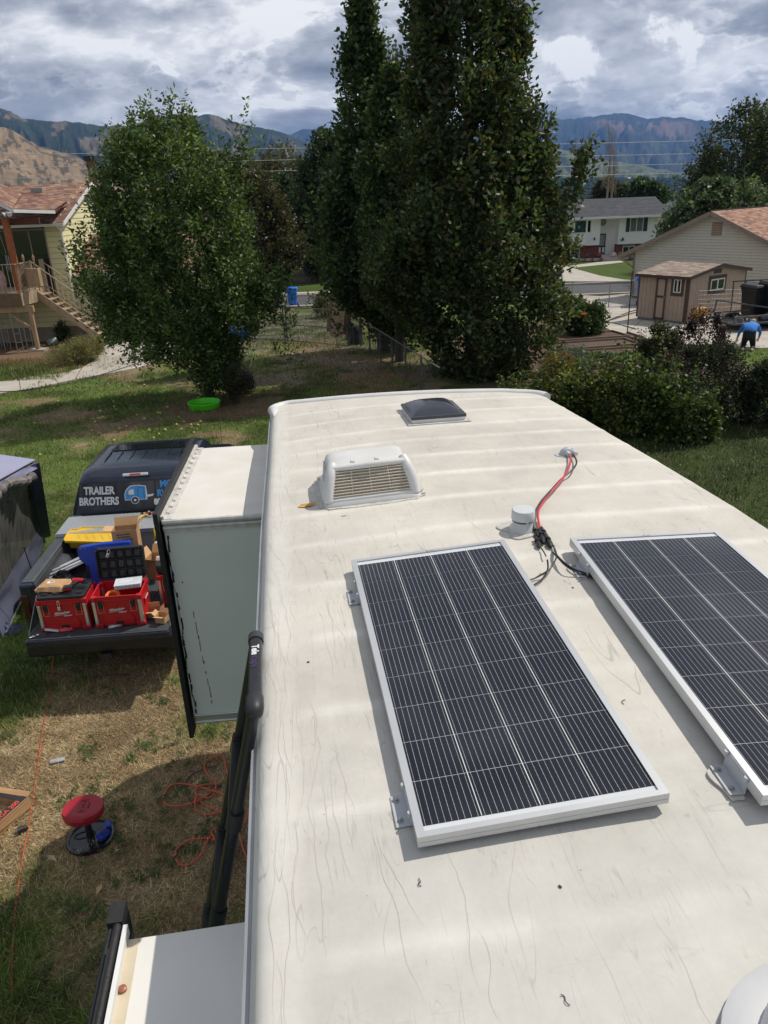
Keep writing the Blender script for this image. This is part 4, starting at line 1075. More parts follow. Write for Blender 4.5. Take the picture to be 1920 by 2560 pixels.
    for s in (-1, 1): MB().tube([(s * .805, .12, zf), (s * .80, .55, 1.16)], .004, 5).build('gate_cable', m_steel, T)
    MB().mm(-.92, .92, .22, .42, .50, .68).build('rear_bumper', m_black, T, bevel=.03)
    MB().mm(-.06, .06, .16, .3, .44, .52).build('hitch', m_black, T)
    MB().mm(-.60, .60, 1.0, 6.0, .32, .5).build('chassis', m_black, T)
    MB().tube([(.92, 4.95, 1.2), (.95, 5.0, 2.0)], .003, 5).build('antenna', m_black, T)
    return T
truck = build_truck()
def truck_thing(name, label, cat, x, y, z, rz=0.0, group=None, rot=None):
    o = thing(name, label, cat, group=group)
    o.matrix_world = TRM @ Matrix.Translation((x, y, z)) @ ((Matrix.Rotation(rz, 4, 'Z')) if rot is None else rot)
    return o
# cross-bed tool box
o = truck_thing('truck_toolbox', 'long diamond plate aluminium toolbox lying across the front of the truck bed', 'toolbox', 0, 0, 0)
MB().mm(-.93, .93, 1.83, 2.42, 1.352, 1.40).build('lid', m_tread, o, bevel=.008)
MB().mm(-.72, .72, 1.87, 2.40, .95, 1.350).build('box_body', m_tread, o, bevel=.005)
MB().mm(-.93, .93, 1.818, 1.829, 1.345, 1.402).build('lid_edge', m_alu, o, bevel=.003)

ZB = .872
def crate(label, x, y, rz, lid):
    o = truck_thing('tool_crate', label, 'tool crate', x, y, ZB, rz, 'red plastic tool crates in the truck bed')
    w, d, h = .56, .41, .40; t = .012; hx, hy = w / 2, d / 2
    def wallq(x0, x1, y0, y1, z0=.03, z1=h): return MB().mm(x0, x1, y0, y1, z0, z1)
    base = MB().mm(-hx + .02, hx - .02, -hy + .02, hy - .02, 0, .03); base.build('base', m_red, o, bevel=.01)
    f = MB().prism([Vector((-hx + .03, -hy + .012, .03)), Vector((hx - .03, -hy + .012, .03)), Vector((hx - .015, -hy, h)), Vector((-hx + .015, -hy, h))], (0, t, 0))
    f.mm(-.14, .14, -hy - .006, -hy + .012, .335, .360).prism([Vector((-.17, -hy - .003, .03)), Vector((-.17, -hy - .003, .12)), Vector((-.13, -hy - .003, .17)), Vector((.13, -hy - .003, .17)), Vector((.17, -hy - .003, .12)), Vector((.17, -hy - .003, .03))], (0, .014, 0))
    f.mm(-hx + .015, -hx + .09, -hy - .004, -hy + .01, .0, .05).mm(hx - .09, hx - .015, -hy - .004, -hy + .01, .0, .05)
    f.build('front_wall', m_red, o, bevel=.004)
    wallq(-hx + .03, hx - .03, hy - t, hy).build('back_wall', m_red, o, bevel=.004)
    for s in (-1, 1):
        sw = wallq(min(s * hx, s * (hx - t)), max(s * hx, s * (hx - t)), -hy + .03, hy - .03)
        sw.mm(min(s * hx, s * (hx + .012)), max(s * hx, s * (hx + .012)), -.09, .09, .26, .285).mm(min(s * hx, s * (hx + .012)), max(s * hx, s * (hx + .012)), -.09, -.07, .20, .285).mm(min(s * hx, s * (hx + .012)), max(s * hx, s * (hx + .012)), .07, .09, .20, .285)
        sw.build('side_wall', m_red, o, bevel=.004)
        MB().mm(min(s * (hx + .012), s * (hx + .018)), max(s * (hx + .012), s * (hx + .018)), -.068, .068, .262, .283).build('side_handle', m_greyplast, o)
        for q in (-1, 1):
            cx, cy = s * (hx - .022), q * (hy - .022)
            MB().box((cx, cy, .025), (.06, .06, .05)).build('corner_block', m_red, o, bevel=.012); MB().box((cx, cy, h - .03), (.062, .062, .065)).build('corner_block', m_red, o, bevel=.012)
            MB().mm(cx - .019, cx + .019, cy + (-.031 if q < 0 else -.019), cy + (.019 if q < 0 else .031), .05, h - .06).build('corner_post', m_alu, o, bevel=.006)
    rim = MB().mm(-hx + .03, hx - .03, -hy - .003, -hy + .016, h - .012, h + .004).mm(-hx + .03, hx - .03, hy - .016, hy + .003, h - .012, h + .004).mm(-hx - .003, -hx + .016, -hy + .03, hy - .03, h - .012, h + .004).mm(hx - .016, hx + .003, -hy + .03, hy - .03, h - .012, h + .004)
    rim.build('rim', m_red, o, bevel=.004)
    MB().mm(-hx + .03, hx - .03, -hy + .03, hy - .03, .03, .034).build('inner_floor', m_red, o)
    for s in (-1, 1):
        cx = s * .185
        MB().tube([(cx - .032, -hy - .006, .20), (cx - .032, -hy - .006, .335), (cx + .032, -hy - .006, .335), (cx + .032, -hy - .006, .20), (cx - .032, -hy - .006, .20)], .0022, 5).build('latch_loop', m_alu, o)
        MB().mm(cx - .028, cx + .028, -hy - .018, -hy + .002, .285, .340).mm(cx - .020, cx + .020, -hy - .008, -hy + .002, .25, .285).build('latch', m_black, o, bevel=.005)
    MB().mm(-.045, .045, -hy - .0065, -hy - .002, .04, .075).build('handle_slot', m_black, o)
    text('brand_lettering', 'Milwaukee', .042, m_white, o, (-.01, -hy - .0065, .235), (1, 0, .10), (0, 0, 1), .001, xs=.95, shear=.25)
    MB().prism([Vector((-.10, -hy - .006, .203)), Vector((.05, -hy - .006, .220)), Vector((.105, -hy - .006, .252)), Vector((.045, -hy - .006, .216)), Vector((-.095, -hy - .006, .198))], (0, -.001, 0)).build('brand_stroke', m_white, o)
    text('brand_lettering', 'PACKOUT', .020, m_white, o, (.055, -hy - .0065, .195), (1, 0, .05), (0, 0, 1), .001)
    if lid:
        L_ = MB().prism([Vector((-hx + .03, -hy - .002, h + .004)), Vector((hx - .03, -hy - .002, h + .004)), Vector((hx - .005, -hy + .04, h + .004)), Vector((hx - .005, hy - .03, h + .004)), Vector((hx - .04, hy, h + .004)), Vector((-hx + .04, hy, h + .004)), Vector((-hx + .005, hy - .03, h + .004)), Vector((-hx + .005, -hy + .04, h + .004))], (0, 0, .035)).build('lid', m_black, o, bevel=.008)
        for ix in range(4):
            for iy in range(3):
                MB().box((-.195 + ix * .13, -.125 + iy * .125, h + .0455), (.072, .045, .013)).build('lid_pad', m_black, L_, bevel=.006)
        MB().box((.02, .02, h + .053), (.09, .03, .003)).build('lid_sticker', mat('sticker_red', (.45, .08, .05), .5), L_)
        lk = thing('padlock', 'chrome padlock hanging from the lid of the left red tool crate', 'padlock'); lk.matrix_world = o.matrix_world @ Matrix.Translation((-.02, -hy - .028, h - .10))
        MB().box((0, 0, 0), (.034, .018, .045)).build('lock_body', m_alu, lk, bevel=.006)
        MB().tube([(-.011, 0, .02), (-.011, 0, .085), (-.004, 0, .10), (.004, 0, .10), (.011, 0, .085), (.011, 0, .02)], .004, 8).build('shackle', m_alu, lk, smooth=True)
    return o
pa = tl(86, 1498, 1.3); pb = tl(215, 1485, 1.3); pc = tl(224, 1489, 1.3); pd_ = tl(344, 1479, 1.3)
c1 = crate('left red tool crate with closed black lid, padlock and parcel on top', pa.x + .285, pa.y + .195, radians(-.5), True)
c2 = crate('middle red tool crate standing open at the tailgate with a clear parts box on it', pc.x + .285, pc.y + .195, radians(0), False)
c3 = crate('red tool crate half hidden behind the trailer slide-out', pc.x + .96, pc.y + .62, radians(-4), False)
X1, Y1 = pa.x + .285, pa.y + .195; X2, Y2 = pc.x + .285, pc.y + .195
# the open lid of the middle crate, standing upright at its back
o = truck_thing('crate_lid', 'black ribbed crate lid standing upright behind the open red crate', 'crate lid', X2 - .005, Y2 + .225, ZB + .41, rot=Matrix.Rotation(radians(2), 4, 'Z') @ Matrix.Rotation(radians(-8), 4, 'X'))
P = [Vector((x, .02, z)) for x, z in ((-.25, 0), (.25, 0), (.28, .03), (.28, .36), (.25, .39), (-.25, .39), (-.28, .36), (-.28, .03))]
MB().prism(P, (0, .022, 0)).build('panel', m_black, o, bevel=.004)
mb = MB()
for x0, x1, z0, z1 in ((-.28, -.262, .03, .36), (.262, .28, .03, .36), (-.25, .25, 0, .018), (-.25, .25, .372, .39)): mb.mm(x0, x1, -.022, .02, z0, z1)
mb.build('rim', m_black, o, bevel=.004)
for k in range(5):
    x = -.20 + k * .10
    for z in (.07, .19, .31):
        MB().mm(x - .032, x + .032, .004, .0195, z - .040, z + .040).build('pocket', m_bedliner, o, bevel=.006)
for z in (.13, .25): MB().mm(-.26, .26, -.016, .0195, z - .003, z + .003).build('rib', m_black, o)
for k in range(4): MB().mm(-.15 + k * .10 - .003, -.15 + k * .10 + .003, -.008, .0195, .02, .37).build('rib', m_black, o)
o = truck_thing('padlock', 'silver padlock hooked over the top edge of the upright black crate lid', 'padlock', X2 - .12, Y2 + .17, ZB + .78, rz=.5)
MB().box((0, 0, -.03), (.034, .018, .05), Matrix.Rotation(.5, 3, 'Y')).build('lock_body', m_alu, o, bevel=.006)
MB().tube([(-.0, 0, 0), (.012, 0, .035), (.03, 0, .04), (.036, 0, .015), (.03, 0, -.01)], .004, 8).build('shackle', m_alu, o, smooth=True)
# things on and in the crates
o = truck_thing('parcel', 'flat brown paper parcel lying on the left red crate lid', 'parcel', X1 - .13, Y1 + .03, ZB + .452, radians(-8))
n = 10; V = []
for i in range(n + 1):
    for j in range(n + 1):
        x = -1 + 2 * i / n; y = -1 + 2 * j / n; e = max(abs(x), abs(y))
        V.append((x * .165 + random.uniform(-.004, .004), y * .13 + random.uniform(-.004, .004), .05 * (1 - e ** 6) + .012 * vn(np.array([i * .7]), np.array([j * .7]))[0] + (.012 if e < 1 else 0)))
F = [(i * (n + 1) + j, (i + 1) * (n + 1) + j, (i + 1) * (n + 1) + j + 1, i * (n + 1) + j + 1) for i in range(n) for j in range(n)]
b = MB().add(V, F); b.mm(-.16, .16, -.125, .125, .0, .014); b.mm(-.19, -.15, -.10, .05, .0, .01); b.build('wrapping', m_card, o)
MB().box((-.02, -.01, .071), (.075, .055, .002), Matrix.Rotation(.3, 3, 'Z')).build('address_label', m_white, o)
MB().box((-.01, -.005, .0725), (.04, .02, .001), Matrix.Rotation(.3, 3, 'Z')).build('label_print', m_ink, o)
o = truck_thing('cordless_drill', 'red and black cordless tool lying on the left red crate lid', 'power tool', X1 + .10, Y1 - .02, ZB + .455, radians(12))
MB().box((-.045, -.06, .032), (.10, .075, .06)).build('battery', m_black, o, bevel=.012)
MB().mm(-.09, -.0, -.1, -.095, .02, .045).build('battery_label', m_red, o)
MB().beam((-.03, -.03, .035), (.06, .06, .035), .035, .04).build('grip', m_black, o, bevel=.012)
MB().tube([(.00, .085, .042), (.05, .075, .042), (.12, .06, .042)], [.034, .036, .024], 14).build('motor_housing', m_red, o, smooth=40)
MB().tube([(.12, .06, .042), (.155, .053, .042)], [.02, .014], 12).build('chuck', m_black, o, smooth=40)
o = truck_thing('parts_organiser', 'clear plastic parts box with labels resting on the rim of the open red crate', 'parts box', X2 + .10, Y2 + .04, ZB + .405, radians(6))
MB().mm(-.15, .15, -.095, .095, .0, .05).build('box', m_clear, o, bevel=.012)
MB().mm(-.152, .152, -.097, .097, .0505, .058).build('lid', m_clear, o, bevel=.003)
for i in range(6):
    MB().mm(-.135 + i * .047, -.135 + i * .047 + .038, -.0985, -.0965, .008, .042).build('compartment', m_greyplast, o)
MB().box((-.02, .01, .0595), (.15, .10, .001), Matrix.Rotation(.1, 3, 'Z')).build('paper_insert', mat('pale_print', (.66, .70, .76), .6, var=.2, scale=60), o)
o = truck_thing('tape_roll', 'orange roll lying inside the open red crate', 'roll', X2 - .08, Y2 - .03, ZB + .29, .2)
MB().lathe([(.05, 0), (.085, 0), (.088, .02), (.085, .05), (.05, .05), (.05, 0)], R=Matrix.Rotation(.35, 3, 'X'), n=28).build('roll', mat('orange_web', srgb(232, 120, 62), .6), o, smooth=40)
mb = MB()
for k in range(9): a = random.uniform(0, 3); c = (random.uniform(-.2, .2), random.uniform(-.12, .12), random.uniform(.05, .2)); mb.box(c, (random.uniform(.05, .16), .05, .06), Matrix.Rotation(a, 3, 'Z'))
o = truck_thing('hand_tools', 'jumble of dark tools in the open red crate', 'tools', X2, Y2, ZB + .04); mb.build('tool', m_black, o, bevel=.008)
# blue case
o = truck_thing('blue_tool_case', 'tall blue plastic tool case standing behind the crates', 'tool case', X1 + .36, Y1 + .47, ZB - .05, rot=Matrix.Rotation(radians(3), 4, 'Z') @ Matrix.Rotation(radians(-9), 4, 'X'))
P = [Vector((x, 0, z)) for x, z in ((-.28, .10), (.30, .10), (.30, .78), (-.02, .78), (-.30, .76), (-.33, .73), (-.33, .60), (-.26, .52), (-.26, .20))]
MB().prism(P, (0, .10, 0)).build('shell', m_blue, o, bevel=.016)
MB().mm(-.10, .28, -.012, .0, .12, .26).mm(-.14, .28, -.010, .0, .66, .74).mm(-.11, -.09, -.010, 0, .24, .68).build('moulding', m_blue, o, bevel=.008)
MB().mm(-.262, -.225, -.004, .002, .36, .52).build('handle_slot', m_black, o, bevel=.01)
MB().mm(-.12, .02, -.014, -.011, .425, .455).build('nameplate', m_greyplast, o)
text('lettering', 'HILT', .042, m_greyplast, o, (.085, -.013, .44), (1, 0, 0), (0, 0, 1), .001)
for x in (-.29, -.24, -.0, .06): MB().lathe([(.006, 0), (.005, .003)], (x, -.001, .735), R=Matrix.Rotation(pi / 2, 3, 'X'), n=8).build('rivet', m_steel, o)
# yellow tote lid
a = tl(172, 1345, 1.36)
o = truck_thing('yellow_tote_lid', 'bright yellow plastic tote lid lying aslant in front of the toolbox', 'tote lid', a.x + .27, a.y + .03, 1.36, rot=Matrix.Rotation(radians(-3), 4, 'Z') @ Matrix.Rotation(radians(9), 4, 'X') @ Matrix.Rotation(radians(3), 4, 'Y'))
P = [Vector((x, y, 0)) for x, y in ((-.27, -.16), (-.20, -.16), (.34, -.19), (.34, .17), (-.16, .17), (-.20, .13), (-.27, .12), (-.30, .06), (-.30, -.12))]
MB().prism(P, (0, 0, .018)).build('panel', m_yellow, o, bevel=.005)
mb = MB()
for k in range(len(P)): mb.beam(P[k] + Vector((0, 0, .012)), P[(k + 1) % len(P)] + Vector((0, 0, .012)), .016, .034)
mb.build('rim', m_yellow, o, bevel=.004)
for k in range(5): MB().box((-.15 + k * .1, 0, .019), (.012, .26, .008), Matrix.Rotation(.5, 3, 'Z')).build('rib', m_yellow, o)
a = tl(195, 1325, 1.30); b = tl(330, 1308, 1.30)
o = truck_thing('ratchet_strap', 'rolled yellow webbing strap with red buckles along the toolbox front', 'strap', 0, 0, 0)  # solid yellow band stands in for the lid mirrored in the metal front
MB().beam((a.x - .02, 1.80, 1.25), (b.x + .12, 1.795, 1.27), .028, .12).build('webbing', mat('yellow_webbing', (.62, .42, .07), .7, var=.2, scale=30, bump=.4), o, bevel=.02)
for x in (a.x + .22, b.x - .04):
    MB().beam((x - .04, 1.775, 1.21), (x - .04, 1.775, 1.30), .008, .012).beam((x + .04, 1.775, 1.21), (x + .04, 1.775, 1.30), .008, .012).beam((x - .04, 1.775, 1.21), (x + .04, 1.775, 1.21), .008, .012).beam((x - .04, 1.775, 1.30), (x + .04, 1.775, 1.30), .008, .012).build('buckle', mat('buckle_red', (.5, .08, .04), .5) if 'buckle_red' not in MATS else MATS['buckle_red'], o)
# harness on the toolbox
o = truck_thing('safety_harness', 'yellow and black harness bundled on the right end of the toolbox', 'harness', 0, 0, 0)
h0 = tl(330, 1302, 1.41); h1 = tl(350, 1292, 1.42); h2 = tl(395, 1284, 1.43)
MB().tube(smooth_path([(h0.x, 1.80, 1.30), (h0.x, 1.84, 1.40), (h0.x + .05, 1.92, 1.425), (h1.x + .03, h1.y, 1.43), (h1.x + .10, h1.y + .03, 1.43)]), .016, 6).build('yellow_strap', m_yellow, o, smooth=True)
MB().tube(smooth_path([(h2.x - .0, 1.80, 1.22), (h2.x + .03, 1.79, 1.30), (h2.x + .02, 1.83, 1.39)]), .016, 6).build('yellow_strap', m_yellow, o, smooth=True)
for k in range(9):
    p = Vector((h1.x + .04 + .025 * k, h1.y + .02 + random.uniform(-.03, .04), 1.43)); q = p + Vector((random.uniform(-.05, .05), random.uniform(-.05, .05), random.uniform(-.01, .02)))
    MB().tube(smooth_path([p, (p + q) / 2 + Vector((.01, .01, .02)), q]), .011, 6).build('strap_end', (m_black, m_red, m_alu, m_black)[k % 4], o, smooth=True)
# cardboard
def open_box(name, label, x, y, z, w, d, h, rz, rot=None, flaps=(40, 60, -20, 30), m=None, tilt=0.0):
    o = truck_thing(name, label, 'cardboard box', x, y, z, rot=Matrix.Rotation(rz, 4, 'Z') @ Matrix.Rotation(tilt, 4, 'X')); m = m or m_card; t = .004
    for s, nm in ((-1, 'front_wall'), (1, 'back_wall')): MB().mm(-w / 2, w / 2, s * d / 2 - t / 2, s * d / 2 + t / 2, 0, h).build(nm, m, o)
    for s in (-1, 1): MB().mm(s * w / 2 - t / 2, s * w / 2 + t / 2, -d / 2 + t, d / 2 - t, 0, h).build('side_wall', m, o)
    MB().mm(-w / 2, w / 2, -d / 2, d / 2, -.001, .003).build('bottom', m, o)
    for k, (ax, ang) in enumerate(zip(('f', 'b', 'l', 'r'), flaps)):
        if ang is None: continue
        a = radians(ang); l = min(w, d) * .5
        if ax in 'fb':
            s = -1 if ax == 'f' else 1; e = Vector((0, s * cos(a) * l, sin(a) * l)); A = Vector((-w / 2 + .004, s * d / 2, h)); B = Vector((w / 2 - .004, s * d / 2, h))
        else:
            s = -1 if ax == 'l' else 1; e = Vector((s * cos(a) * l, 0, sin(a) * l)); A = Vector((s * w / 2, -d / 2 + .004, h)); B = Vector((s * w / 2, d / 2 - .004, h))
        nn = (B - A).cross(e).normalized() * .003
        MB().prism([A, B, B + e, A + e], nn).build('flap', m_cardin, o)
    return o
b0 = tl(318, 1400, 1.35)
bz = aty(312, 1333, (TRM @ Vector((b0.x, b0.y + .10, 0))).y).z
bx = open_box('cardboard_box', 'largest open cardboard box, printed, standing behind the black crate lid', b0.x - .02, b0.y + .20, bz - .31, .30, .22, .33, radians(4), flaps=(None, 70, 8, 75), tilt=-.10)
text('printing', 'MADE WITH', .030, m_ink, bx, (-.01, -.1135, .275), (1, 0, 0), (0, 0, 1), .0004)
text('printing', 'LESS MATERIAL', .030, m_ink, bx, (-.01, -.1135, .242), (1, 0, 0), (0, 0, 1), .0004, xs=.85)
for k in range(3): MB().mm(-.02, .10, -.1145, -.1132, .195 + k * .011, .199 + k * .011).build('print_line', m_ink, bx)
MB().mm(-.04, .045, -.1148, -.1132, .065, .12).build('printed_block', m_ink, bx)
open_box('cardboard_box', 'open cardboard box beside the large one, next to the slide-out', b0.x + .36, b0.y + .02, 1.10, .24, .22, .26, radians(-14), flaps=(30, 60, 60, 20))
g1 = tl(376, 1548, ZB); g2 = tl(403, 1556, ZB)
open_box('cardboard_box', 'small open cardboard box at the right end of the tailgate, left one of two', g1.x + .02, g1.y + .10, ZB + .001, .17, .13, .075, radians(8), flaps=(20, 95, 70, 40))
open_box('cardboard_box', 'small open cardboard box at the right end of the tailgate, right one of two', g2.x + .01, g2.y + .03, ZB + .001, .12, .11, .085, radians(-18), flaps=(20, 60, 40, 60))
o = truck_thing('grey_carton', 'pale grey carton leaning in the bed behind the slide-out', 'carton', b0.x + .47, b0.y - .22, 1.14, rot=Matrix.Rotation(-.2, 4, 'Z') @ Matrix.Rotation(-.3, 4, 'X'))
MB().mm(-.10, .10, -.01, .03, 0, .16).build('sheet', m_greyplast, o, bevel=.004); MB().mm(-.11, .10, -.014, .05, .17, .30).build('wrapped_part', m_clear, o, bevel=.02)
o = truck_thing('black_tool_case', 'black tool case lying on the half hidden red crate', 'tool case', pc.x + .93, pc.y + .63, ZB + .41, -.06)
MB().mm(-.26, .22, -.17, .17, 0, .11).build('shell', m_black, o, bevel=.02); MB().mm(-.2, .16, -.10, .12, .11, .125).build('top_panel', m_black, o, bevel=.005)
o = truck_thing('brown_parcel', 'small tan box under the toolbox edge near the slide-out', 'parcel', b0.x + .36, b0.y + .45, 1.28, .1)
MB().mm(-.12, .12, -.08, .08, 0, .06).build('carton', m_card, o); MB().tube([(-.10, -.02, .085), (-.02, .0, .085)], .022, 10).build('roll', m_whiteplast, o, smooth=True)
# metal rods, bin bag, litter on the gate
q0 = tl(120, 1450, 1.15)
o = truck_thing('metal_rails', 'bundle of bright metal rails lying in the bed left of the blue case', 'metal rails', q0.x + .10, q0.y + .22, 1.18, radians(-52))
for k in range(7): MB().box((k * .028 - .08, random.uniform(-.03, .03), .012 * (k % 3)), (.018, .62, .014), Matrix.Rotation(random.uniform(-.07, .07), 3, 'Z') @ Matrix.Rotation(.12, 3, 'X')).build('rail', mat('bright_rail', (.70, .72, .74), .3, .3) if 'bright_rail' not in MATS else MATS['bright_rail'], o)
def crumple(w, d, h, n=14, seed=0, sharp=1.0):
    V = []; r = np.random.default_rng(seed)
    for i in range(n + 1):
        for j in range(n + 1):
            x = -1 + 2 * i / n; y = -1 + 2 * j / n; e = min(1, hypot(x, y)); z = h * max(0, 1 - e ** 2.5) * (.55 + .9 * r.random() * sharp) 
            k = .86 + .14 * r.random(); V.append((x * w * k, y * d * k, z + .002))
    return V, [(i * (n + 1) + j, (i + 1) * (n + 1) + j, (i + 1) * (n + 1) + j + 1, i * (n + 1) + j + 1) for i in range(n) for j in range(n)]
o = truck_thing('bin_bag', 'crumpled shiny black plastic bag in front of the metal rails', 'plastic bag', q0.x + .16, q0.y + .02, 1.10, .3)
MB().add(*crumple(.16, .11, .12, 12, 4)).build('bag', mat('shiny_black_film', (.015, .015, .018), .18, coat=.6), o)
q = tl(250, 1568, ZB); w0 = tl(290, 1562, ZB)
o = truck_thing('plastic_bag', 'crumpled translucent plastic bag hanging over the tailgate edge by the middle crate', 'plastic bag', w0.x, w0.y + .02, ZB + .004, .4)
MB().add(*crumple(.10, .085, .055, 12, 9)).build('bag', mat('film_bag', (.58, .58, .62), .25, coat=.5), o)
w1 = tl(343, 1560, ZB)
o = truck_thing('plastic_wrapper', 'small clear wrapper on the tailgate below the middle crate corner', 'wrapper', w1.x, w1.y + .02, ZB + .004, .1); MB().add(*crumple(.05, .02, .02, 8, 2)).build('film', MATS['film_bag'], o)
w2 = tl(150, 1578, ZB)
o = truck_thing('red_package', 'torn red and white package lying on the tailgate before the left crate', 'package', w2.x, w2.y + .03, ZB + .006, radians(6))
MB().add(*crumple(.10, .065, .05, 12, 5, .6)).build('red_wrap', mat('shiny_red_film', (.55, .01, .02), .2, coat=.6), o).location = (.07, 0, 0)
MB().box((-.09, .0, .02), (.15, .10, .006), Matrix.Rotation(.25, 3, 'Y')).build('white_flap', m_white, o, bevel=.002)
for k in range(6): MB().box((-.05 + k * .018, .012, .036), (.007, .05, .004)).build('drill_bit', m_alu, o)
for k, (px, py, lab) in enumerate(((82, 1596, 'cream pebble of foam at the left of the tailgate'), (93, 1592, 'larger cream foam scrap at the left of the tailgate'), (76, 1599, 'smallest foam scrap on the tailgate corner'))):
    q = tl(px, py, ZB); o = truck_thing('foam_scrap', lab, 'scrap', q.x, q.y + .02, ZB + .010); MB().lathe([(.003, 0), (.018 - .004 * k % 3, .004), (.012, .009), (0, .01)], n=9, sx=1.3).build('foam', m_white, o)
o = truck_thing('cable_coil', 'dark coil tucked in the left rear corner of the bed', 'cable coil', -.73, .66, 1.10)
for k in range(4): MB().tube([(0 + .04 * cos(a), .06 * sin(a), .02 * k + .0) for a in np.linspace(0, 2 * pi, 15)], .013, 6).build('loop', m_black, o, smooth=True)

# =================================================================== GROUND OBJECTS NEAR THE TRAILER
def stool():
    b = atg(228, 2098); o = thing('creeper_stool', 'red padded mechanic stool on a black tray base with blue cups', 'stool', b, radians(20))
    mred = mat('red_vinyl', (.36, .010, .022), .34, var=.10, bump=.08, bscale=90)
    MB().lathe([(.205, 0.012), (.215, .02), (.210, .036), (.190, .040), (.185, .028), (.05, .026), (.0, .026)], n=48).build('tray_base', mat('glossy_black_tray', (.012, .013, .016), .22, coat=.4), o, smooth=35)
    for k in range(5):
        a = k * 2 * pi / 5; MB().lathe([(.012, -.006), (.024, 0), (.024, .008), (.012, .014)], (.185 * cos(a), .185 * sin(a), .012), R=Matrix.Rotation(pi / 2, 3, 'Y'), n=12).build('castor', m_black, o)
    MB().tube([(0, 0, .03), (0, 0, .30)], [.035, .022], 16).build('post', m_black, o, smooth=True)
    MB().tube([(-.05 + .10 * cos(a) * .9, .05 + .04 * sin(a), .031) for a in np.linspace(0, 2 * pi, 18)], .005, 5).build('tray_groove', m_black, o)
    R_ = Matrix.Rotation(radians(-4), 3, 'X') @ Matrix.Rotation(radians(4), 3, 'Y'); c = Vector((-.01, .0, .305))
    s = MB().lathe([(.150, .0), (.176, .006), (.181, .022), (.181, .058), (.172, .073), (.10, .079), (.0, .080)], c, R_, 48).build('seat', mred, o, smooth=40)
    MB().lathe([(.170, .070), (.176, .074), (.174, .079), (.168, .077)], c, R_, 48).build('piping', mred, s, smooth=True)
    m_emb = mat('embossed_print', (.13, .01, .012), .5)
    top = c + R_ @ Vector((.005, .01, .0806))
    xd = R_ @ Vector((cos(1.35), sin(1.35), 0)); yd = R_ @ Vector((-sin(1.35), cos(1.35), 0))
    text('lettering', 'ICAR-II', .052, m_emb, s, top, xd, yd, .0006); text('lettering', 'BIG RED', .022, m_emb, s, top - yd * .050, xd, yd, .0003)
    for q in (.036, -.034): MB().beam(top + yd * q - xd * .085, top + yd * q + xd * .085, .003, .001).build('printed_line', m_emb, s)
    for q in (-.085, .085): MB().beam(top - yd * .034 + xd * q, top + yd * .036 + xd * q, .003, .001).build('printed_line', m_emb, s)
    mb = m_blue
    cup = MB().box((.115, -.055, .065), (.11, .085, .05), Matrix.Rotation(.7, 3, 'Z')).build('blue_cup', mb, o, bevel=.012)
    MB().box((.165, .045, .065), (.05, .09, .055), Matrix.Rotation(.1, 3, 'Z')).build('blue_cup', mb, o, bevel=.012)
    MB().box((.13, -.06, .0915), (.075, .05, .004), Matrix.Rotation(.7, 3, 'Z')).build('cup_hollow', mat('deep_blue', (.004, .015, .16), .5), cup)  # flat darker plate on the solid cup paints the shade inside it
stool()
def gpath(pix, dz=.012): return [atg(a, b) + Vector((0, 0, dz)) for a, b in pix]
m_orange = mat('orange_cord_sheath', srgb(190, 88, 60), .55, var=.15, scale=8)
tag(MB().tube(smooth_path(gpath([(137, 1612), (130, 1680), (121, 1755), (112, 1800), (104, 1850), (96, 1905), (88, 1960), (84, 1995), (77, 2040), (70, 2085), (60, 2130), (52, 2180), (44, 2235), (38, 2290), (33, 2350), (31, 2420), (31, 2500), (30, 2570)])), .0065, 6).build('extension_cord', m_orange, smooth=True), 'long orange extension cord running down the left side of the lawn from under the truck', 'extension cord')
hz = [(600, 1960), (570, 1940), (560, 1900), (545, 1898), (518, 1905), (512, 1925), (525, 1950), (540, 1965), (537, 1985), (520, 2000), (497, 1995), (489, 2010), (492, 2030), (520, 2042), (560, 2035), (590, 2028), (575, 2000), (540, 1985), (470, 1968), (430, 1972), (411, 1990), (410, 2010), (430, 2022), (470, 2020), (510, 1998), (540, 1970), (520, 1968), (490, 1980), (500, 2005), (540, 2030), (590, 2045), (620, 2040), (600, 2075), (560, 2070), (530, 2085), (540, 2110), (528, 2100), (500, 2102), (470, 2110), (442, 2135), (445, 2160), (470, 2168), (500, 2150), (515, 2120), (530, 2090), (555, 2060), (552, 2030)]
tag(MB().tube(smooth_path([p + Vector((0, 0, .01 * (k % 4))) for k, p in enumerate(gpath(hz, .016))], 8), .008, 8).build('coiled_hose', m_orange, smooth=True), 'loosely coiled orange air hose on the grass beside the ladder', 'hose')
tag(MB().tube(smooth_path(gpath([(575, 1935), (578, 1970), (580, 2005), (596, 2070), (610, 2130), (640, 2190)], .02)), .009, 8).build('air_hose', m_orange, smooth=True), 'straighter orange hose passing under the ladder', 'hose')
tag(MB().tube(smooth_path(gpath([(540, 1918), (490, 1935), (466, 1960), (468, 1990), (485, 2015)], .024)), .007, 6).build('dark_cord', mat('brown_cord', (.07, .045, .04), .7), smooth=True), 'thin dark cord looped over the orange hose', 'cord')
tag(MB().tube([atg(530, 1970) + Vector((0, 0, .03)), atg(556, 1971) + Vector((0, 0, .03))], [.012, .014], 8).build('hose_coupling', m_black), 'black coupling at the end of the coiled hose', 'hose coupling')
tag(MB().tube(smooth_path(gpath([(58, 1676), (75, 1682), (120, 1684), (170, 1692), (230, 1695), (300, 1688), (345, 1692)], .012)), .006, 5).build('extension_cord', m_blkwire), 'thin black cord lying in the shade behind the truck bumper', 'cord')
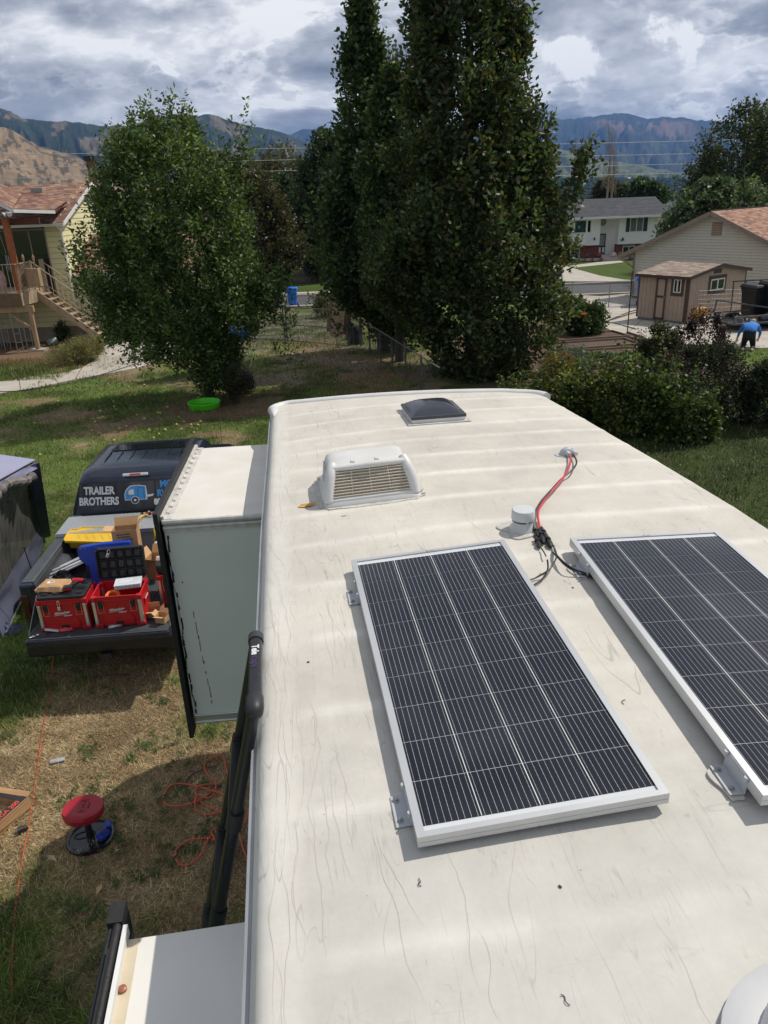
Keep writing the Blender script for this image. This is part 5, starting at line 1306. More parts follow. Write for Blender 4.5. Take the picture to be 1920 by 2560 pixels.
# the opened flat box
def mega_box():
    o = thing('open_carton', 'large flat open carton with black printed edge at the left border of the picture', 'carton', atg(40, 2050))
    M_ = o.matrix_world.copy()
    A = atg(0, 2006) + Vector((-.15, .03, .03)); B = atg(76, 2020) + Vector((0, 0, .10)); C = atg(8, 2105) + Vector((-.16, -.13, .10))
    b = Vector(o.location); A, B, C = A - b, B - b, C - b
    D = A + (C - B)
    zb = .0
    def pl(P, z): return Vector((P.x, P.y, z))
    MB().prism([pl(A, .012), pl(B, .012), pl(C, .012), pl(D, .012)], (0, 0, .006)).build('bottom', m_cardin, o)
    mbk = mat('black_print_edge', (.022, .02, .022), .55, var=.2)
    d = (C - B); d.z = 0; n = Vector((d.y, -d.x, 0)).normalized()
    if n.x < 0: n = -n
    # folded edge: black top band, tan outer side
    MB().prism([pl(B, .14), pl(C, .14), pl(C, .14) - n * .075, pl(B, .14) - n * .075], (0, 0, -.005)).build('printed_edge', mbk, o)
    MB().prism([pl(B, .02), pl(C, .02), pl(C, .139), pl(B, .139)], n * .005).build('side_wall', m_card, o)
    MB().prism([pl(B, .03) + n * .02, pl(C, .02) + n * .03, pl(C, .12) + n * .065, pl(B, .13) + n * .02], n * .005).build('outer_flap', m_card, o)
    e = (A - B); e.z = 0; e.normalize(); q = Vector((-d.x, -d.y, 0)).normalized()
    MB().prism([pl(B, .02), pl(A, .02), pl(A, .135), pl(B, .135)], q * .005).build('end_wall', m_card, o)
    MB().prism([pl(B, .140), pl(A, .136), pl(A, .136) - q * .055, pl(B, .140) - q * .055], (0, 0, -.005)).build('printed_edge', mbk, o)
    MB().prism([pl(B, .135), pl(A, .135), pl(A, .15) + q * .05, pl(B, .16) + q * .05], (0, 0, .004)).build('outer_flap', m_card, o)
    mo = mat('orange_print', srgb(224, 84, 52), .6)
    mid = pl(B, .1412) * .62 + pl(C, .1412) * .38 - n * .037; mid.z = .1412
    text('lettering', 'MEGA 200', .068, mo, o, mid, -d, n * -1 if False else (-d).cross(Vector((0, 0, 1))) * -1, .001)
mega_box()
o = thing('black_plug', 'black cord plug lying by the carton on the orange cord', 'plug', atg(60, 2078), .6); MB().tube([(-.05, 0, .03), (.04, .0, .03)], [.035, .022], 10).build('plug_body', m_black, o, smooth=40)
o = thing('clear_tray', 'flat clear plastic piece on the dry lawn between cord and slide-out', 'plastic piece', atg(145, 1905), .3); MB().mm(-.075, .075, -.03, .03, .012, .030).build('tray', mat('dull_film', (.36, .37, .40), .3), o, bevel=.006)
m_dleaf = mat('dry_leaf', srgb(196, 168, 128), .8, var=.15)
for px, py, s, lab in ((132, 2152, .07, 'longest dry leaf lying on the shaded turf below the stool'), (250, 2230, .06, 'broad dry leaf in the shade above the rear slide-out'), (300, 1888, .03, 'small tan leaf on the sunny turf above the stool'), (170, 2146, .02, 'tiny pale leaf right of the long dry leaf'), (6, 1692, .04, 'pale leaf at the left border behind the truck'), (294, 2134, .03, 'yellow green leaf on the shaded turf right of the stool')):
    p = atg(px, py); a = random.uniform(0, 3); mb = MB(); d = Vector((cos(a), sin(a), 0)); u = Vector((-sin(a), cos(a), 0)); z = Vector((0, 0, 1))
    mb.face([p + z * .03 - d * s, p + z * .045 - u * s * .35, p + z * .03 + d * s]).face([p + z * .03 - d * s, p + z * .03 + d * s, p + z * .05 + u * s * .4])
    tag(mb.build('dry_leaf', m_dleaf), lab, 'leaf')

# screen tent
def tent():
    T_ = atg(85, 1155); top = at(83, 1155, 2.0); bot = atg(112, 1360)
    o = thing('screen_tent', 'grey screen tent with mesh walls at the left border beside the truck', 'tent', (0, 0, 0))
    mfab = mat('lavender_grey_fabric', srgb(150, 150, 176), .7, var=.08, scale=3, bump=.2, bscale=12)
    mskirt = mat('grey_blue_skirt', srgb(84, 88, 108), .7, var=.15, scale=4, bump=.4, bscale=9)
    # mesh wall: dense woven net, slightly see-through grey
    m, nt, p = _principled('tent_net'); N = nt.nodes; L = nt.links
    g = N.new('ShaderNodeNewGeometry'); t = N.new('ShaderNodeTexNoise'); t.inputs['Scale'].default_value = 5; mp = N.new('ShaderNodeMapping'); mp.inputs['Scale'].default_value = (2, 2, .35); L.new(g.outputs['Position'], mp.inputs[0]); L.new(mp.outputs[0], t.inputs['Vector'])
    cr = N.new('ShaderNodeValToRGB'); cr.color_ramp.elements[0].color = (.045, .045, .047, 1); cr.color_ramp.elements[1].color = (.14, .13, .125, 1); cr.color_ramp.elements[0].position = .35; cr.color_ramp.elements[1].position = .7
    L.new(t.outputs['Fac'], cr.inputs[0]); L.new(cr.outputs[0], p.inputs['Base Color']); p.inputs['Roughness'].default_value = .9
    tr = N.new('ShaderNodeBsdfTransparent'); ms = N.new('ShaderNodeMixShader'); ms.inputs[0].default_value = .22; out = nt.nodes['Material Output']
    L.new(p.outputs[0], ms.inputs[1]); L.new(tr.outputs[0], ms.inputs[2]); L.new(ms.outputs[0], out.inputs[0]); mnet = m
    c_top = top; c_bot = Vector((bot.x, bot.y, .12))
    nr = Vector((-6.35, 7.6, 0)); nrb = Vector((-5.62, 8.95, 0))
    # right near corner goes out of frame to the left: wall from far corner towards the viewer
    ntop = at(-60, 1235, 1.95); nbot = atg(-10, 1600)
    far_l = top + Vector((-2.6, 1.3, 0)); apex = top + Vector((-1.6, -.6, .55))
    def net(a, b, c, d, name, mm_, nu=16, nv=12, amp=.025, seed=0):
        V = []
        for i in range(nu + 1):
            for j in range(nv + 1):
                s = i / nu; t_ = j / nv; P = a.lerp(b, s).lerp(d.lerp(c, s), t_)
                w = (vn(np.array([s * 7 + seed]), np.array([t_ * 2.2]))[0] - .5) * amp * 2 * sin(pi * min(1, t_ * 1.0 + .05)) ; nn = (b - a).cross(d - a).normalized(); V.append(P + nn * w)
        F = [(i * (nv + 1) + j, (i + 1) * (nv + 1) + j, (i + 1) * (nv + 1) + j + 1, i * (nv + 1) + j + 1) for i in range(nu) for j in range(nv)]
        return MB().add(V, F).build(name, mm_, o, smooth=True)
    low = lambda a, b, t: a.lerp(b, t)
    net(c_top, ntop, low(ntop, nbot, .74), low(c_top, c_bot, .80), 'mesh_wall', mnet, 20, 14, .04, 1)
    net(low(c_top, c_bot, .80), low(ntop, nbot, .74), nbot + Vector((.10, 0, .02)), Vector((c_bot.x + .02, c_bot.y, .02)), 'wall_skirt', mskirt, 20, 6, .07, 5)
    bl = Vector((far_l.x, far_l.y, 0))
    net(c_top, far_l, bl, c_bot, 'mesh_wall', mnet, 10, 8, .04, 3)
    MB().prism([c_top + Vector((0.03, 0.02, .02)), ntop + Vector((.02, 0, .02)), apex], (0, 0, .012)).prism([c_top + Vector((.03, .02, .02)), apex, far_l + Vector((0, 0, .02))], (0, 0, .012)).build('canopy', mfab, o)
    # valance, corner band, rolled flap
    a = c_top + Vector((.03, 0, 0)); b = ntop + Vector((.03, 0, 0))
    net(a, b, b - Vector((0, 0, .10)), a - Vector((-.01, 0, .10)), 'valance', mfab, 16, 3, .02, 2)
    band = MB(); 
    for w_, off, mm_ in ((.12, .02, mfab),):
        P = [c_top + Vector((.06, .02, -.02)), c_top + Vector((-.02, -.10, -.02)), c_bot + Vector((-.04, -.12, 0)), c_bot + Vector((.10, .04, 0))]
        MB().prism(P, (.02, 0, 0)).build('corner_sleeve', mskirt, o)
    MB().tube(smooth_path([c_top + Vector((-.05, -.16, -.03)), c_top.lerp(c_bot, .4) + Vector((-.04, -.16, 0)), c_bot + Vector((-.06, -.14, .1))]), .035, 8).build('pole', m_black, o, smooth=True)
    pts = [c_top.lerp(ntop, t_) + Vector((.05, -.05, -.12 - .05 * sin(t_ * 9))) for t_ in np.linspace(.08, 1, 9)]
    MB().tube(smooth_path(pts, 4), [.06 + .018 * sin(k * 1.7) for k in range(33)], 9).build('rolled_flap', mat('sand_grey_fabric', srgb(128, 122, 118), .7, bump=.5, bscale=20), o, smooth=30)
    MB().tube(smooth_path([low(ntop, nbot, .45) + Vector((.35, .4, 0)), low(ntop, nbot, .65) + Vector((.42, .5, -.1)), low(ntop, nbot, .85) + Vector((.62, .8, -.15)), low(ntop, nbot, .98) + Vector((.80, 1.05, -.12))]), .008, 5).build('zip', m_black, o)
    for k, q in enumerate((.25, .45, .62, .8)):
        P = c_top.lerp(c_bot, q); MB().tube([P + Vector((.06, .02, .03)), P + Vector((.14, .05, -.04))], .006, 5).build('guy_tab', mskirt, o)
    MB().tube([nbot + Vector((.1, .1, .05)), nbot.lerp(c_bot, .35) + Vector((.12, 0, .0))], .010, 6).build('loose_pole', m_alu, o)
    MB().add(*crumple(.22, .14, .08, 10, 7)).build('loose_fabric', mskirt, o).location = atg(20, 1575) + Vector((0, 0, .01))
tent()

# paddling pool
def pool():
    c = atg(512, 1018); o = thing('paddling_pool', 'round bright green plastic paddling pool on the grass below the fruit tree', 'paddling pool', c)
    mg = mat('green_pool_plastic', srgb(84, 214, 28), .38, var=.06)
    prof = [(.38, .015), (.40, .03), (.44, .14), (.455, .17), (.475, .175), (.485, .16), (.475, .145), (.46, .10), (.42, .0)]
    MB().lathe(prof, n=40).build('wall', mg, o, smooth=40); MB().lathe([(.0, .016), (.385, .016), (.385, .02)], n=40).build('floor', mg, o)
    for k in range(20):
        a = k * 2 * pi / 20; MB().tube([(.43 * cos(a), .43 * sin(a), .02), (.465 * cos(a), .465 * sin(a), .14)], .012, 6).build('flute', mg, o, smooth=True)
    MB().add(*crumple(.10, .07, .05, 8, 3)).build('dried_leaves', m_dleaf, o)
pool()
m_apple = mat('green_yellow_apple', srgb(170, 174, 96), .5, var=.2)
_ap = MB().lathe([(.0, .012), (.022, .004), (.036, .022), (.037, .042), (.026, .062), (.008, .066), (.0, .058)], n=12).mesh('apple', m_apple, True)
aps = [(143, 1006), (285, 1006), (288, 1019), (292, 1027), (236, 1057), (148, 1041), (86, 1062), (230, 1080), (362, 1050), (372, 1080), (372, 1075), (395, 1035), (400, 1037), (450, 1045), (440, 1065), (475, 1065), (497, 1066), (477, 1072), (455, 1075), (460, 1057), (322, 970), (362, 965), (145, 1006), (317, 1069), (300, 1075), (287, 1104), (104, 1140), (398, 1087), (383, 1096), (250, 1030), (342, 1040), (418, 1020), (500, 1058), (486, 1083), (415, 1078)]
for px, py in aps:
    a = bpy.data.objects.new('fallen_apple', _ap); COL.objects.link(a); a.location = atg(px, py) + Vector((0, 0, .005)); a.rotation_euler = (random.uniform(-1, 1), random.uniform(-1, 1), 0); s = random.uniform(.8, 1.15); a.scale = (s, s, s)
    tag(a, 'small pale green apple fallen on the lawn near the fruit tree', 'apple', 'fallen apples scattered on the lawn')

# =================================================================== HOUSES, FENCES, GARDENS
m_shingle = matattr('asphalt_shingles', .9, .2, fine=.22, fscale=40)
def shingles(name, o, ex, ey, w, hgt, cols, parent, course=.145, tab=.30, edges=None, thick=.006, rough=.16):
    """overlapping courses of tabs on the plane o + ex*x + ey*y; edges(y) gives the x range of a course"""
    o = Vector(o); ex = Vector(ex).normalized(); ey = Vector(ey).normalized(); n = ex.cross(ey).normalized()
    if n.z < 0: n = -n
    mb = MB(); k = 0; y = 0.0
    while y < hgt - .01:
        x0, x1 = edges(y) if edges else (0, w)
        x = x0 - random.uniform(0, tab * .5)
        while x < x1:
            a = max(x, x0); b = min(x + tab * random.uniform(.75, 1.2), x1)
            if b - a > .02:
                c = cols[int(random.random() ** 1.3 * len(cols))]; g = random.uniform(1 - rough, 1 + rough)
                l = thick * random.uniform(.8, 1.6); y2 = min(y + course + .01, hgt)
                P = [o + ex * a + ey * y + n * (l + .008), o + ex * (b - .004) + ey * y + n * (l + .008), o + ex * (b - .004) + ey * y2 + n * .006, o + ex * a + ey * y2 + n * .006]
                Q = [P[0] - n * .02, P[1] - n * .02]
                mb.add([*P, *Q], [(0, 1, 2, 3), (4, 5, 1, 0)], 0, tuple(q * g for q in c))
            x = b if b > x else x + tab
        y += course; k += 1
    return tag(mb.build(name, m_shingle, parent), kind='stuff')
BROWNS = [srgb(158, 124, 108), srgb(142, 110, 96), srgb(172, 142, 122), srgb(130, 100, 88)]
TANS = [srgb(162, 146, 132), srgb(148, 132, 120), srgb(176, 160, 146)]
GREYS = [srgb(84, 86, 90), srgb(76, 78, 84), srgb(90, 90, 94)]
def boards(name, A, B, z0, z1, step, m, parent, top=None, lap=.022, limit=None, skip=()):
    """lap siding between A and B: each board an own piece; top(z) clips the run under a gable"""
    A = Vector((A[0], A[1], 0)); B = Vector((B[0], B[1], 0)); d = (B - A); L_ = d.length; d.normalize(); n = Vector((d.y, -d.x, 0))
    if n.dot(Vector((0, 0, 0)) - A) < 0: n = -n
    z = z0; cnt = 0
    while z < z1 - .02:
        zt = min(z + step, z1); s0, s1 = top((z + zt) / 2) if top else (0, L_)
        segs = [(s0, s1)]
        for (a, b, c, e) in skip:
            if zt > c + .02 and z < e - .02: segs = [q for (u, v) in segs for q in ((u, min(v, a)), (max(u, b), v)) if q[1] - q[0] > .03]
        for u, v in segs:
            P0 = A + d * u; P1 = A + d * v; lp = n * lap
            mbb = MB().add([P0 + Vector((0, 0, z + .014)) + lp, P1 + Vector((0, 0, z + .014)) + lp, P1 + Vector((0, 0, zt)) + n * .002, P0 + Vector((0, 0, zt)) + n * .002, P0 + Vector((0, 0, z + .014)) - n * .01, P1 + Vector((0, 0, z + .014)) - n * .01], [(0, 1, 2, 3), (4, 5, 1, 0), (0, 3, 4), (1, 5, 2)])
            mbb.build(name, m, parent); cnt += 1
        z = zt
# ---------------- left house
m_ysid = mat('pale_yellow_siding', srgb(226, 220, 172), .7, var=.05, scale=2); m_fnd = mat('stained_foundation', srgb(150, 140, 118), .85, var=.15, bump=.3)
m_soffit = mat('dark_red_timber', srgb(96, 52, 34), .7, var=.2, scale=6)
def left_house():
    C = atg(203, 850); Yw = C.y; xr = C.x; gz = C.z
    H = thing('yellow_house', 'pale yellow sided house with brown shingle roof behind the fruit tree at the left', 'house', C)
    H0 = Vector(C)
    def loc(p): return Vector(p) - H0
    ze = aty(163, 548, Yw).z - gz; zr_ = aty(210, 459, Yw + 4.2).z - gz; xl = -9.0; D = 8.4
    zf = aty(200, 815, Yw).z - gz
    MB().mm(xl, 0, .02, D, .0, zf).build('foundation', m_fnd, H)
    core = MB().prism([Vector((0, .02, zf)), Vector((0, D, zf)), Vector((0, D, ze)), Vector((0, D / 2, zr_ - .1)), Vector((0, .02, ze))], (xl, 0, 0)); core.build('wall', m_wooddark, H)  # dark core showing through the board gaps paints the lap shadow lines
    dx0 = aty(43, 600, Yw).x - xr; dx1 = aty(114, 600, Yw).x - xr; dz1 = aty(100, 575, Yw).z - gz; dz0 = aty(60, 740, Yw).z - gz
    boards('siding_board', (xl, 0), (0, 0), zf, ze - .02, .235, m_ysid, H, skip=[(dx0 - xl - 1.5, dx1 - xl + .06, dz0, dz1 + .06)])
    # gable side boards: built in the wall's own frame
    b0 = len(H.children)
    boards('siding_board', (.0, 0), (.0, D), zf, zr_ - .15, .235, m_ysid, H, top=lambda z: ((0, D) if z < ze else ((z - ze) / (zr_ - ze) * D / 2, D - (z - ze) / (zr_ - ze) * D / 2)))
    MB().mm(-.05, .016, -.016, .05, zf, ze).build('corner_board', m_ysid, H)
    # roof
    ov = .45; sl = Vector((0, D / 2 + ov, (zr_ - ze) * (D / 2 + ov) / (D / 2))); L_ = sl.length; drop = (zr_ - ze) * ov / (D / 2)
    MB().prism([Vector((.35, -ov, ze - drop + .02)), Vector((.35, D / 2, zr_ + .02)), Vector((.35, D + ov, ze - drop + .02)), Vector((.35, D + ov, ze - drop - .1)), Vector((.35, D / 2, zr_ - .1)), Vector((.35, -ov, ze - drop - .1))], (xl - .7, 0, 0)).build('roof_deck', m_soffit, H)
    shingles('shingle', (xl - .35, -ov - .03, ze - drop + .03), (1, 0, 0), sl, .72 - xl, L_, BROWNS, H)
    MB().beam((.37, -ov, ze - drop - .02), (.37, D / 2, zr_ - .02), .03, .16).beam((.37, D / 2, zr_ - .02), (.37, D + ov, ze - drop - .02), .03, .16).build('rake_board', m_white, H)
    MB().mm(xl * .28, .38, -ov - .11, -ov - .02, ze - drop - .11, ze - drop + .01).build('gutter', m_white, H, bevel=.02)
    MB().tube([(.06, -ov - .04, ze - drop - .1), (.03, -.20, ze - .38), (.05, -.09, ze - .50), (.06, -.09, zf + .9 + .35), (.20, -.09, zf + .9 + .22)], .045, 8).build('downspout', m_white, H, smooth=30)
    vx = aty(100, 460, Yw + 3.7); MB().mm(vx.x - xr - .28, vx.x - xr + .28, 3.1, 3.6, zr_ - .55, zr_ - .12).build('roof_vent', mat('vent_grey', (.30, .29, .27), .6), H, bevel=.02)
    ch = aty(228, 402, Yw + 6); MB().mm(ch.x - xr - .2, ch.x - xr + .2, 5.8, 6.2, ze, ch.z - gz).build('chimney', m_wooddark, H); MB().mm(ch.x - xr - .27, ch.x - xr + .27, 5.7, 6.3, ch.z - gz, ch.z - gz + .22).build('chimney_cap', m_black, H)
    # patio door
    f = MB().mm(dx0 - 1.5, dx1 + .05, -.03, .03, dz1, dz1 + .07).mm(dx1, dx1 + .06, -.03, .03, dz0, dz1).mm(dx0 + .55, dx0 + .60, -.03, .03, dz0, dz1).build('door_frame', mat('tan_frame', srgb(150, 138, 118), .6), H)
    MB().mm(dx0 - 1.5, dx1, -.018, -.008, dz0, dz1).build('glass_door', m_glassdark, H)
    # lower garage wing running to the right behind the tree
    g0 = aty(170, 686, Yw + .3); gx1 = 6.5; gz1 = g0.z - gz
    gl = [Vector((.10, .35 + t, gz1 + .03 + t * .45)) for t in (0, 3.6)]
    MB().prism([Vector((.02, .3, gz1 - .02)), Vector((.02, 3.9, gz1 + 1.6)), Vector((.02, 3.9, gz1 + 1.5)), Vector((.02, .3, gz1 - .14))], (gx1, 0, 0)).build('wing_roof_deck', m_soffit, H)
    shingles('shingle', (.05, .26, gz1 + .0), (1, 0, 0), (0, 3.6, 1.62), gx1, 3.9, BROWNS, H)
    MB().mm(.02, gx1 + .05, .14, .26, gz1 - .13, gz1 - .01).build('gutter', m_white, H, bevel=.02)
    MB().mm(.03, gx1, .75, 3.8, 0, gz1 - .1).build('wing_wall', m_ysid, H)
    MB().mm(.5, .95, .70, .76, .1, gz1 - .5).mm(1.05, 3.2, .69, .75, .1, gz1 - .5).build('garage_door', mat('brown_door', srgb(84, 58, 46), .6), H)
    return H, Yw, xr, gz
LH, LYW, LXR, LGZ = left_house()
m_rail = mat('tan_painted_metal', srgb(188, 172, 148), .55, var=.12)
m_deckwood = mat('deck_timber', srgb(176, 154, 128), .75, var=.22, scale=7, stretch=(1, 1, .3), bump=.3)
def deck():
    P = atg(90, 880); Yd = P.y + .12; gz = P.z
    D_ = thing('wooden_deck', 'raised timber deck with thin metal railing and stairs beside the yellow house', 'deck', (0, 0, 0))
    cz = aty(53, 733, Yd).z; cx = aty(53, 745, Yd).x; ex = aty(104, 728, Yd + 2.0).x; Ye = LYW - .05; xl = cx - 7
    ey_ = Yd + 1.5
    for k in range(22):
        y0 = Yd + k * (Ye - Yd) / 22; xx = cx + (ex - cx) * min(1, (y0 - Yd) / (ey_ - Yd))
        pbox('deck_board', xl, xx, y0, y0 + (Ye - Yd) / 22 - .012, cz - .04, cz, m_deckwood, D_)
    bot = aty(53, 765, Yd).z
    pbox('rim_joist', xl, cx, Yd - .045, Yd, bot, cz - .002, m_wooddark, D_, label='weathered rim joist')
    pbeam('rim_joist', (cx - .0, Yd, (bot + cz) / 2), (ex, ey_, (bot + cz) / 2), .045, cz - bot, m_deckwood, D_)
    pbox('rim_joist', ex - .045, ex, ey_, Ye, bot, cz - .045, m_deckwood, D_)
    for k in range(9): pbox('joist', xl + .5 + k * .8, xl + .54 + k * .8, Yd + .01, Ye, bot + .02, cz - .045, m_soffit, D_)
    # beam, post, brace, footing
    pxm = P.x + .02; zb_ = bot - .02
    pbox('beam', xl, pxm + .15, Yd + .10, Yd + .24, zb_ - .26, zb_, m_wood, D_)
    pbox('post', pxm - .10, pxm + .06, Yd + .10, Yd + .25, gz + .05, zb_ - .262, m_wood, D_)
    pbeam('knee_brace', (pxm - .10, Yd + .17, zb_ - 1.0), (pxm - .95, Yd + .17, zb_ - .28), .07, .10, m_wood, D_)
    pbox('footing', pxm - .35, pxm + .32, Yd - .05, Yd + .50, gz - .15, gz + .08, mat('concrete', srgb(172, 164, 152), .9, var=.12, bump=.3) if 'concrete' not in MATS else MATS['concrete'], D_)
    # porch posts and roof
    p1 = aty(30, 657, Yd + .35); pz = aty(20, 548, Yd + .35).z
    pbox('porch_post', p1.x - .02, p1.x + .22, Yd + .25, Yd + .45, cz, pz, m_soffit if False else mat('red_cedar', srgb(168, 92, 52), .65, var=.2), D_)
    e1 = aty(-10, 503, Yd - .2); e2 = aty(32, 524, Yd - .1); e3 = aty(137, 527, Yd + 1.9)
    rz = aty(70, 470, LYW + .6).z
    rf = MB(); rf.prism([e2, e3, Vector((e3.x - .3, LYW + 1.3, e3.z + .42)), Vector((e2.x - 1.0, LYW + 1.6, e3.z + .80))], (0, 0, -.10)); rf.prism([e1, e2, Vector((e2.x - 1.0, LYW + 1.6, e3.z + .80)), Vector((e1.x - 2, LYW + 1.8, e3.z + .95))], (0, 0, -.10)); rf.build('porch_roof', m_soffit, D_)
    sv = (Vector((e2.x - 1.0, LYW + 2.6, e3.z + 1.75)) - e2); w_ = (e3 - e2).length
    shingles('shingle', e2 + Vector((-.02, -.02, .03)), e3 - e2, (Vector((0, 1, .16))), w_, 3.0, BROWNS, D_, edges=lambda y: (-y * .30, max(-.2, w_ - y * .10)))
    shingles('shingle', e2 + Vector((-.02, -.02, .03)), e1 - e2, (Vector((-.25, 1, .19))), 3.0, 3.2, BROWNS, D_, edges=lambda y: (0, 3.0))
    MB().beam(e2 + Vector((0, 0, -.05)), e3 + Vector((0, 0, -.05)), .03, .13).beam(e1 + Vector((-.5, 0, -.05 + .2)) if False else e1 + Vector((0, 0, -.05)), e2 + Vector((0, 0, -.05)), .03, .13).build('fascia', m_white, D_)
    MB().beam((xl, Yd + .35, pz - .08), (e3.x - .3, Yd + .8, pz - .12), .12, .26).build('porch_beam', m_soffit, D_)
    # railing
    ht = aty(53, 660, Yd).z - cz
    def rail(A, B, n, lab=None):
        A = Vector(A); B = Vector(B); up = Vector((0, 0, ht))
        pbeam('top_rail', A + up, B + up, .035, .03, m_rail, D_); pbeam('bottom_rail', A + Vector((0, 0, .08)), B + Vector((0, 0, .08)), .025, .02, m_rail, D_)
        for k in range(n + 1):
            q = A.lerp(B, k / n); pbox('baluster', q.x - .009, q.x + .009, q.y - .009, q.y + .009, q.z + .0, q.z + ht, m_rail, D_)
    rail((xl + 1, Yd + .02, cz), (cx, Yd + .02, cz), 34); rail((cx, Yd + .02, cz), (ex - .03, ey_, cz), 13)
    rail((ex - .02, ey_ + .9, cz), (ex - .02, Ye - .1, cz), 7)
    # stairs
    n = 11; s0 = Vector((ex, ey_, cz)); gzz = ground_z(0, ey_); run = .27; rise = (cz - gzz) / n; wS = .95
    for k in range(n): pbox('stair_tread', s0.x + k * run, s0.x + (k + 1) * run + .02, ey_, ey_ + wS, cz - (k + 1) * rise - .04, cz - (k + 1) * rise, m_deckwood, D_)
    for yy in (ey_ - .045, ey_ + wS):
        MB().prism([Vector((s0.x, yy, cz - .05)), Vector((s0.x + n * run, yy, gzz + .0)), Vector((s0.x + n * run - .35, yy, gzz - .02)), Vector((s0.x, yy, cz - .42))], (0, .045, 0)).build('stringer', m_deckwood, D_)
        A = Vector((s0.x, yy + .02, cz)); B = Vector((s0.x + n * run, yy + .02, gzz + .02)); up = Vector((0, 0, ht))
        pbeam('stair_rail', A + up, B + up, .035, .03, m_rail, D_); pbeam('stair_rail', A + Vector((0, 0, .15)), B + Vector((0, 0, .15)), .02, .02, m_rail, D_)
        for k in range(14):
            q = A.lerp(B, (k + .5) / 14); pbox('baluster', q.x - .008, q.x + .008, q.y - .008, q.y + .008, q.z + .15, q.z + ht, m_rail, D_)
    pbox('stair_post', ex - .05, ex + .01, ey_ - .05, ey_ + .01, cz - .1, cz + ht + .05, m_rail, D_)
    # things on and below the deck
    def torch(x, y, lab, h):
        o = thing('garden_torch', lab, 'torch', (x, y, cz)); MB().tube([(0, 0, 0), (0, 0, h - .3)], .012, 6).build('pole', m_wooddark, o)
        MB().lathe([(.02, h - .32), (.05, h - .15), (.055, h - .05), (.035, h), (.015, h + .05)], n=10).build('bamboo_head', m_wood, o)
    a = aty(53, 625, Yd + .5); torch(a.x, Yd + .5, 'left bamboo torch standing at the deck railing', 1.5); a = aty(78, 622, Yd + .7); torch(a.x, Yd + .7, 'right bamboo torch standing at the deck railing', 1.45)
    o = thing('wind_chime', 'wind chime hanging on a long chain under the porch roof', 'wind chime', aty(17, 640, Yd + .2)); MB().tube([(-.25, 0, 1.9), (0, 0, .1)], .008, 5).build('chain', m_rail, o); MB().lathe([(.02, .1), (.08, .06), (.08, .04)], n=12).build('cap', m_black, o)
    for k in range(5): MB().tube([(.06 * cos(k * 1.26), .06 * sin(k * 1.26), .05), (.06 * cos(k * 1.26), .06 * sin(k * 1.26), -.45 - .05 * k)], .01, 6).build('chime_tube', m_steel, o)
    o = thing('flood_light', 'twin white flood lights under the porch eave', 'flood light', aty(18, 530, Yd - .1))
    for s in (-1, 1): MB().lathe([(.03, 0), (.05, .1), (.11, .18), (.10, .2)], R=Matrix.Rotation(s * .9, 3, 'Y') @ Matrix.Rotation(2.6, 3, 'X'), n=14).build('lamp_head', m_white, o, smooth=True)
    o = thing('shepherd_hook', 'curved black hook holding a plant by the deck post', 'hook', aty(22, 660, Yd + .1)); MB().tube(smooth_path([(0, 0, -.2), (0, 0, .35), (.12, 0, .5), (.24, 0, .42), (.25, 0, .3)]), .008, 5).build('hook', m_black, o)
    o = thing('storage_bench', 'low tan cushion box on the deck behind the railing', 'box', aty(88, 715, Yd + .6)); MB().mm(-.28, .28, -.1, .2, -.02, .72).build('crate', m_wood, o)
    o = thing('covered_grill', 'pink and grey bundle at the left end of the deck', 'bundle', aty(2, 700, Yd + .3)); MB().lathe([(.12, -.4), (.2, -.2), (.22, .1), (.12, .35), (0, .42)], n=10).build('bundle', mat('faded_pink', srgb(200, 160, 160), .8), o)
    o = thing('dog_kennel', 'grey wire kennel panels under the wooden deck', 'kennel', (0, 0, 0))
    for (a_, b_, lab) in (((5, 860), (-20, 862), 0), ((14, 868), (20, 866), 0), ((45, 872), (32, 866), 0), ((70, 865), (60, 860), 0)):
        q = atg(a_[0], a_[1] + 8); MB().tube([q, q + Vector((0, 0, 1.6))], .025, 6).tube([q + Vector((.22, .1, 0)), q + Vector((.22, .1, 1.55))], .018, 6).build('upright', m_steel, o)
        for z in (.4, .8, 1.2): MB().tube([q + Vector((0, 0, z)), q + Vector((.22, .1, z))], .012, 5).build('cross_wire', m_steel, o)
    q = atg(0, 880); MB().tube([q + Vector((-.5, 0, 1.75)), q + Vector((1.6, .3, 1.75))], .02, 6).build('top_tube', m_steel, o)
    o = thing('water_jug', 'translucent blue water jug lying in the weeds by the house', 'water jug', atg(192, 872), .2); MB().tube([(-.2, 0, .16), (-.16, 0, .16), (.2, 0, .16), (.25, 0, .16)], [.08, .15, .15, .1], 14).build('bottle', mat('pale_blue_plastic', srgb(160, 190, 190), .25, coat=.5), o, smooth=True)
    o = thing('plastic_bucket', 'grey bucket tipped over at the foot of the yellow house wall', 'bucket', atg(124, 866), 1.0); MB().tube([(0, 0, .18), (.36, 0, .22)], [.13, .17], 14).build('bucket', mat('grey_blue_bucket', srgb(140, 150, 150), .5), o, smooth=True)
deck()
def path_slab(name, outline, m, h=.035, label=None, joints=()):
    P = [atg(*q) for q in outline]; mb = MB(); n = len(P); z = Vector((0, 0, h))
    me = MB(); me.prism([p + z for p in P], (0, 0, -.15)); o = me.build(name, m); tag(o, kind='structure')
    for a, b in joints: pbeam('expansion_joint', atg(*a) + z, atg(*b) + z, .03, .006, m_wooddark, o)
m_conc = mat('old_concrete', srgb(176, 168, 156), .9, var=.09, scale=1.2, bump=.35, bscale=50, detail=9, col2=srgb(190, 182, 170))
